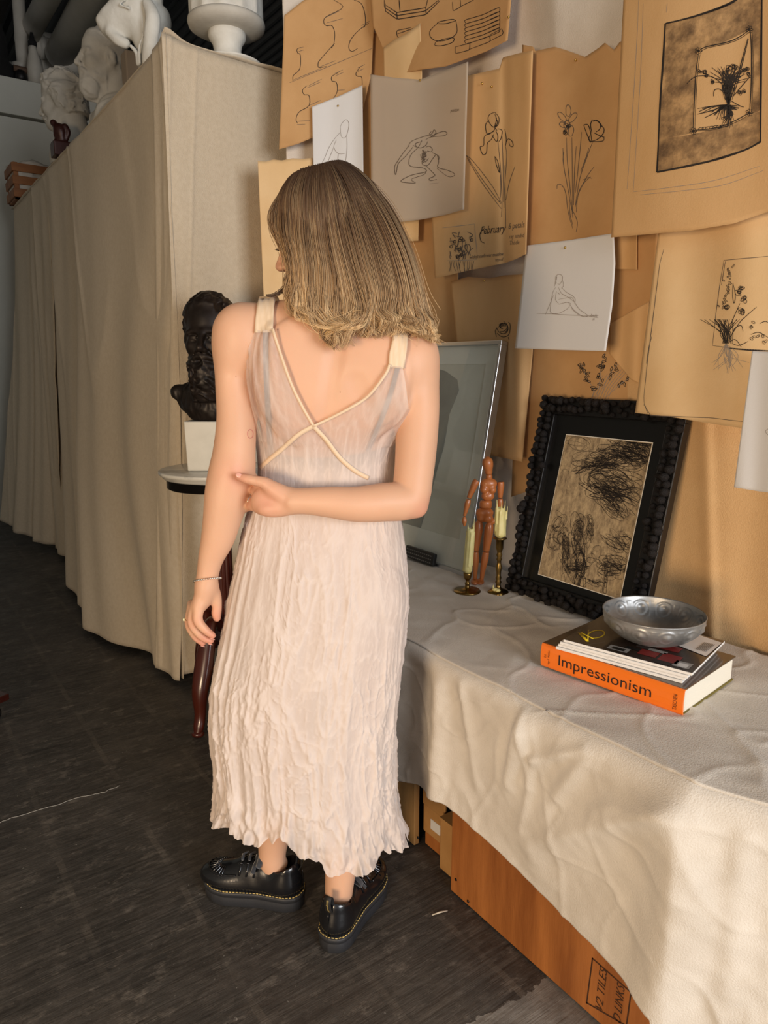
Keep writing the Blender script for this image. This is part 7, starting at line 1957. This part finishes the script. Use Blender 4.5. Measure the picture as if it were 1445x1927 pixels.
# bearded plaster bust
v1 = float(np.array([1.22, 3.95, 0]) @ HV)
MO = atv(196, 108, v1); p1 = float((MO - CAMP) @ FWD) / FPX; s1 = 100 * p1 / .245
sd = SDF(MO - [.42, .42, MO[2] - SZ + .02], MO + [.42, .42, .25], .006)
Rm = head_frame(-RV * .82 - HV * .56 - ZV * .02)
man_head(sd, MO, Rm, s1, .62, .55, 9, bald=False)
mh = lambda f, a, u_: MO + Rm @ (np.array([f, a, u_]) * s1)
sd.ell(mh(-.03, 0, -.30), (.115 * s1, .20 * s1, .12 * s1), Rm, .04); sd.ell(mh(-.04, 0, -.40), (.11 * s1, .19 * s1, .15 * s1), Rm, .04)
for g in (1, -1):
    sd.chain([mh(.045, .005 * g, -.235), mh(.02, .05 * g, -.19), mh(-.06, .07 * g, -.165)], [.014 * s1, .014 * s1, .014 * s1], .008)      # collar
    sd.chain([mh(.075, .01 * g, -.33), mh(.06, .07 * g, -.24), mh(.0, .10 * g, -.20)], [.010 * s1, .014 * s1, .010 * s1], .008)           # lapel
V, Q = sd.mesh(1); V[:, 2] = np.maximum(V[:, 2], SZ)
o = mesh_obj('plaster_bust', V - MO, Q, M_plaster_d); o.location = MO; tag(o, 'white plaster bust of a bearded man in collar and jacket on the shelves', 'bust', 'plaster casts on the shelves')
# wavy-haired bust with moustache
v2 = float(np.array([1.16, 4.75, 0]) @ HV)
EO = atv(117, 188, v2); p2 = float((EO - CAMP) @ FWD) / FPX; s2 = 92 * p2 / .25
sd = SDF(EO - [.36, .36, EO[2] - SZ + .02], EO + [.36, .36, .26], .006)
Re = head_frame(-RV * .97 + HV * .02 - ZV * .16)
man_head(sd, EO, Re, s2, 0.0, 1.3, 13, bushy=1.0)
eh = lambda f, a, u_: EO + Re @ (np.array([f, a, u_]) * s2)
sd.ell(eh(.02, 0, -.30), (.10 * s2, .15 * s2, .12 * s2), Re, .04); sd.cap(eh(.03, 0, -.16), eh(.05, 0, -.34), .05 * s2, .07 * s2, .03)
V, Q = sd.mesh(1); V[:, 2] = np.maximum(V[:, 2], SZ)
o = mesh_obj('plaster_bust', V - EO, Q, M_plaster_d); o.location = EO; tag(o, 'white plaster bust of a wavy-haired man with moustache, far end of the shelves', 'bust', 'plaster casts on the shelves')
# hound head
v3 = float(np.array([1.22, 3.12, 0]) @ HV)
def dg(x, y, dv=0.0): return atv(120 + x / 3.803, y / 3.803, v3 + dv)
p3 = float((dg(550, 150) - CAMP) @ FWD) / FPX / 3.803
Rw = np.stack([RV, HV, ZV], 1)
c0 = dg(520, 180); sd = SDF(c0 - [.34, .34, .28], c0 + [.34, .34, .34], .0045)
sd.ell(dg(560, -20), (150 * p3, 120 * p3, 150 * p3), Rw, .03); sd.chain([dg(520, 40), dg(400, 110), dg(300, 150)], [130 * p3, 100 * p3, 62 * p3], .03); sd.chain([dg(500, 130), dg(420, 190), dg(330, 205)], [115 * p3, 92 * p3, 55 * p3], .03); sd.ell(dg(262, 150), (26 * p3, 42 * p3, 30 * p3), Rw, .012)
sd.ell(dg(272, 176, -.02), (10 * p3, 14 * p3, 7 * p3), Rw, .004, 'sub')
sd.chain([dg(330, 230, -.03), dg(380, 280, -.035), dg(440, 310, -.03)], [34 * p3, 38 * p3, 34 * p3], .02); sd.chain([dg(330, 230, .03), dg(380, 280, .035), dg(440, 310, .03)], [34 * p3, 38 * p3, 34 * p3], .02)
sd.chain([dg(560, 100), dg(600, 250), dg(630, 420), dg(640, 560)], [130 * p3, 110 * p3, 95 * p3, 100 * p3], .03)
sd.chain([dg(300, 245, -.05), dg(370, 300, -.058), dg(460, 335, -.05)], [6 * p3, 7 * p3, 6 * p3], .012, 'sub')
sd.chain([dg(600, 30, -.085), dg(640, 130, -.10), dg(625, 280, -.10), dg(600, 430, -.085), dg(590, 490, -.075)], [40 * p3, 52 * p3, 52 * p3, 40 * p3, 16 * p3], .012)        # ear
sd.chain([dg(560, 120, -.095), dg(565, 250, -.095), dg(540, 340, -.08), dg(545, 450, -.07)], [9 * p3, 11 * p3, 10 * p3, 8 * p3], .010); sd.chain([dg(480, 330, -.06), dg(520, 380, -.062), dg(530, 460, -.06)], [14 * p3, 16 * p3, 12 * p3], .012)
sd.chain([dg(440, 0, -.085), dg(400, 30, -.085), dg(470, 60, -.085)], [7 * p3, 8 * p3, 7 * p3], .010)
sd.ell(dg(720, 140, .02), (45 * p3, 90 * p3, 80 * p3), Rw, .01)
sd.disp(lambda X, Y, Z: -.003 * fbm(X * 22, Y * 22, Z * 9, 71, 2), c0 - [.3, .3, .28], c0 + [.3, .3, .3])
V, Q = sd.mesh(2); V[:, 2] = np.maximum(V[:, 2], SZ)
o = mesh_obj('plaster_hound_head', V - c0, Q, M_plaster); o.location = c0; tag(o, 'bright white plaster head of a long-eared hound at the shelf corner', 'sculpture', 'plaster casts on the shelves')
# fluted urn
uc = atz(432, 96, SZ); uc = np.array([uc[0] + .03, max(uc[1] + .16, CABY0 + .14), SZ]); ud = float((uc - CAMP) @ FWD) / FPX
ux = (uc - CAMP); uc = atv(428, 90, float(uc @ HV)); uc[2] = SZ
e = empty('plaster_urn', uc)
stem = [(.001, 0), (62 * ud, 0), (64 * ud, .006), (48 * ud, .012), (30 * ud, .018), (26 * ud, .035), (25 * ud, .055), (27 * ud, .075), (33 * ud, .092), (34 * ud, .098), (34 * ud, .116), (30 * ud, .120), (.001, .120)]
stem = [(r_, z_ * 1.05) for r_, z_ in stem]
MB().lathe(stem, 48).build('stem', M_plaster, e)
MB().lathe([(.001, .122), (50 * ud, .120), (60 * ud, .126), (69 * ud, .136), (71 * ud, .150), (70 * ud, .160), (.001, .165)], 48).build('bowl_underside', M_plaster_d, e)
MB().lathe([(.001, .160), (66 * ud, .160), (68 * ud, .17), (68 * ud, .34), (74 * ud, .36), (74 * ud, .39), (.001, .39)], 96, fn=lambda r_, z_, a: r_ * (1 - (.07 * abs(math.sin(6 * a)) if .165 < z_ < .345 else 0))).build('fluted_drum', M_plaster, e)
tag(e, 'white plaster fluted urn on a flared stem at the shelf end', 'urn', 'plaster casts on the shelves')
# wooden crate of rags at the far end
YC = 5.80; x0 = aty(24, 340, YC)[0]; x1 = x0 + .42; z1_ = aty(24, 300, YC)[2]
e = empty('slatted_crate', (x0 + .2, YC + .15, SZ)); O_ = np.array([x0 + .2, YC + .15, SZ]); hcr = z1_ - SZ
M_crate = mat('orange_crate_slat', S(150, 96, 50), .65, col2=S(120, 72, 34), nscale=10, stretch=(.2, 1, 1))
for k in range(3):
    zb = SZ + .012 + k * (hcr / 3); zt2 = zb + hcr / 3 - .028
    for (lo, hi) in (((x0, YC, zb), (x1, YC + .012, zt2)), ((x0, YC + .30, zb), (x1, YC + .312, zt2)), ((x0, YC + .012, zb), (x0 + .012, YC + .30, zt2)), ((x1 - .012, YC + .012, zb), (x1, YC + .30, zt2))):
        MB().box(lo, hi).build('slat', M_crate, e, smooth=False, bevel=.002).location = -O_
for (x, y) in ((x0 + .012, YC + .012), (x1 - .042, YC + .012), (x0 + .012, YC + .27), (x1 - .042, YC + .27)):
    MB().box((x, y, SZ), (x + .03, y + .03, z1_ - .01)).build('corner_post', M_crate, e, smooth=False).location = -O_
MB().box((x0 + .012, YC + .012, SZ), (x1 - .012, YC + .30, SZ + .010)).build('bottom', M_crate, e, smooth=False).location = -O_
tp_, tf_ = text_mesh('== -=-'); sx = .10 / tp_[:, 0].max()
MB().add([np.array([x0 + .16 + v[0] * sx, YC - .001, SZ + hcr / 3 + .03 + v[1] * .05]) - O_ for v in tp_], tf_).build('stamp', mat('brown_stamp', S(60, 34, 20), .8), e, smooth=False)
tag(e, 'slatted orange wooden crate at the far end of the shelves', 'crate')
rg = SDF((x0 - .05, YC - .05, SZ), (x1 + .05, YC + .36, z1_ + .14), .008)
rg.box((x0 + .2, YC + .155, SZ + hcr * .5 + .005), (.185, .13, hcr * .5 - .015), None, .02)
for k in range(14):
    rq_ = random.Random(k); rg.ell((x0 + .03 + .36 * rq_.random(), YC + .04 + .22 * rq_.random(), z1_ - .012), (.07, .05, .03), None, .012)
rg.disp(lambda X, Y, Z: -.010 * ridged(X * 14, Y * 14, Z * 14, 5, 2), (x0 - .05, YC - .05, SZ), (x1 + .05, YC + .36, z1_ + .14))
V, Q = rg.mesh(1); V[:, 2] = np.maximum(V[:, 2], SZ + .012); m_ = V[:, 2] < z1_ - .004
V[m_, 0] = np.clip(V[m_, 0], x0 + .0135, x1 - .0135); V[m_, 1] = np.clip(V[m_, 1], YC + .0135, YC + .2985)
tag(mesh_obj('rag_bundle', V, Q, mat('white_rag', S(190, 184, 174), .9)), 'bundle of whitish rags heaped in the slatted crate', 'cloth')
# small dark figurine
v4 = float(np.array([1.05, 4.55, 0]) @ HV)
fg = lambda x, y, dv=0.0: atv(x / 4.818, y / 4.818, v4 + dv)
p4 = float((fg(550, 1200) - CAMP) @ FWD) / FPX / 4.818; c0 = fg(550, 1250)
sd = SDF(c0 - [.16, .16, .16], c0 + [.16, .16, .16], .0035)
sd.ell(fg(485, 1115), 30 * p4, None, .01); sd.chain([fg(500, 1140), fg(545, 1180), fg(560, 1240)], [22 * p4, 55 * p4, 45 * p4], .01); sd.chain([fg(590, 1150), fg(618, 1200), fg(600, 1270)], [28 * p4, 22 * p4, 18 * p4], .008)
sd.chain([fg(510, 1170, -.01), fg(505, 1230, -.012), fg(545, 1265, -.012)], [20 * p4, 18 * p4, 16 * p4], .008); sd.chain([fg(560, 1270), fg(500, 1310, -.01), fg(530, 1370, -.01), fg(560, 1440)], [36 * p4, 30 * p4, 24 * p4, 20 * p4], .008); sd.chain([fg(570, 1280), fg(600, 1340), fg(590, 1430)], [34 * p4, 30 * p4, 26 * p4], .008)
sd.box((c0[0], c0[1], SZ + .03), (.05, .05, .045), None, .008); sd.cap((c0[0], c0[1], SZ + .05), fg(570, 1400), .035, .03, .01)
V, Q = sd.mesh(1); V[:, 2] = np.maximum(V[:, 2], SZ)
o = mesh_obj('bronze_figurine', V - c0, Q, mat('red_brown_bronze', S(58, 26, 20), .4, .2)); o.location = c0; tag(o, 'small dark red-brown seated figurine in front of the plaster busts', 'figurine')
# wooden blocks between the bust and the hound
bk = atv(248, 118, float(np.array([1.30, 3.5, 0]) @ HV))
for k, (dx, hgt, w_) in enumerate(((0, .20, .045), (.075, .13, .05))):
    o = MB().box((bk[0] + dx - .02, bk[1] + .02 + .04 * k, SZ), (bk[0] + dx + w_, bk[1] + .10 + .04 * k, bk[2] - .0 + hgt * .3 - .05 * k)).build('cast_fragment', mat('brown_grey_block_%d' % k, S(150 - 20 * k, 136 - 18 * k, 120 - 16 * k), .8), smooth=False, bevel=.006)
    tag(o, ['tall brownish plaster block standing between bearded bust and hound', 'shorter grey block beside the hound\'s neck'][k], 'block')
# trolley castor cut by the left picture edge
w0 = atz(-14, 1362, 0); e = empty('castor_trolley', w0, .5)
MB().lathe([(.001, -.012), (.030, -.012), (.036, -.007), (.036, .007), (.030, .012), (.001, .012)], 28, R=rotx(PI / 2), c=(0, 0, .036)).build('wheel', M_dark_metal, e)
MB().box((-.008, -.019, .03), (.008, -.0145, .085)).box((-.008, .0145, .03), (.008, .019, .085)).build('fork', M_alu, e, smooth=False, bevel=.001)
MB().box((-.035, -.03, .085), (.035, .03, .089)).build('plate', M_dark_metal, e, smooth=False, bevel=.001)
MB().box((-.42, -.05, .0895), (.045, .05, .115)).build('board', M_mahog, e, smooth=False, bevel=.003)
tag(e, 'dark trolley corner with a small castor at the left edge', 'trolley')
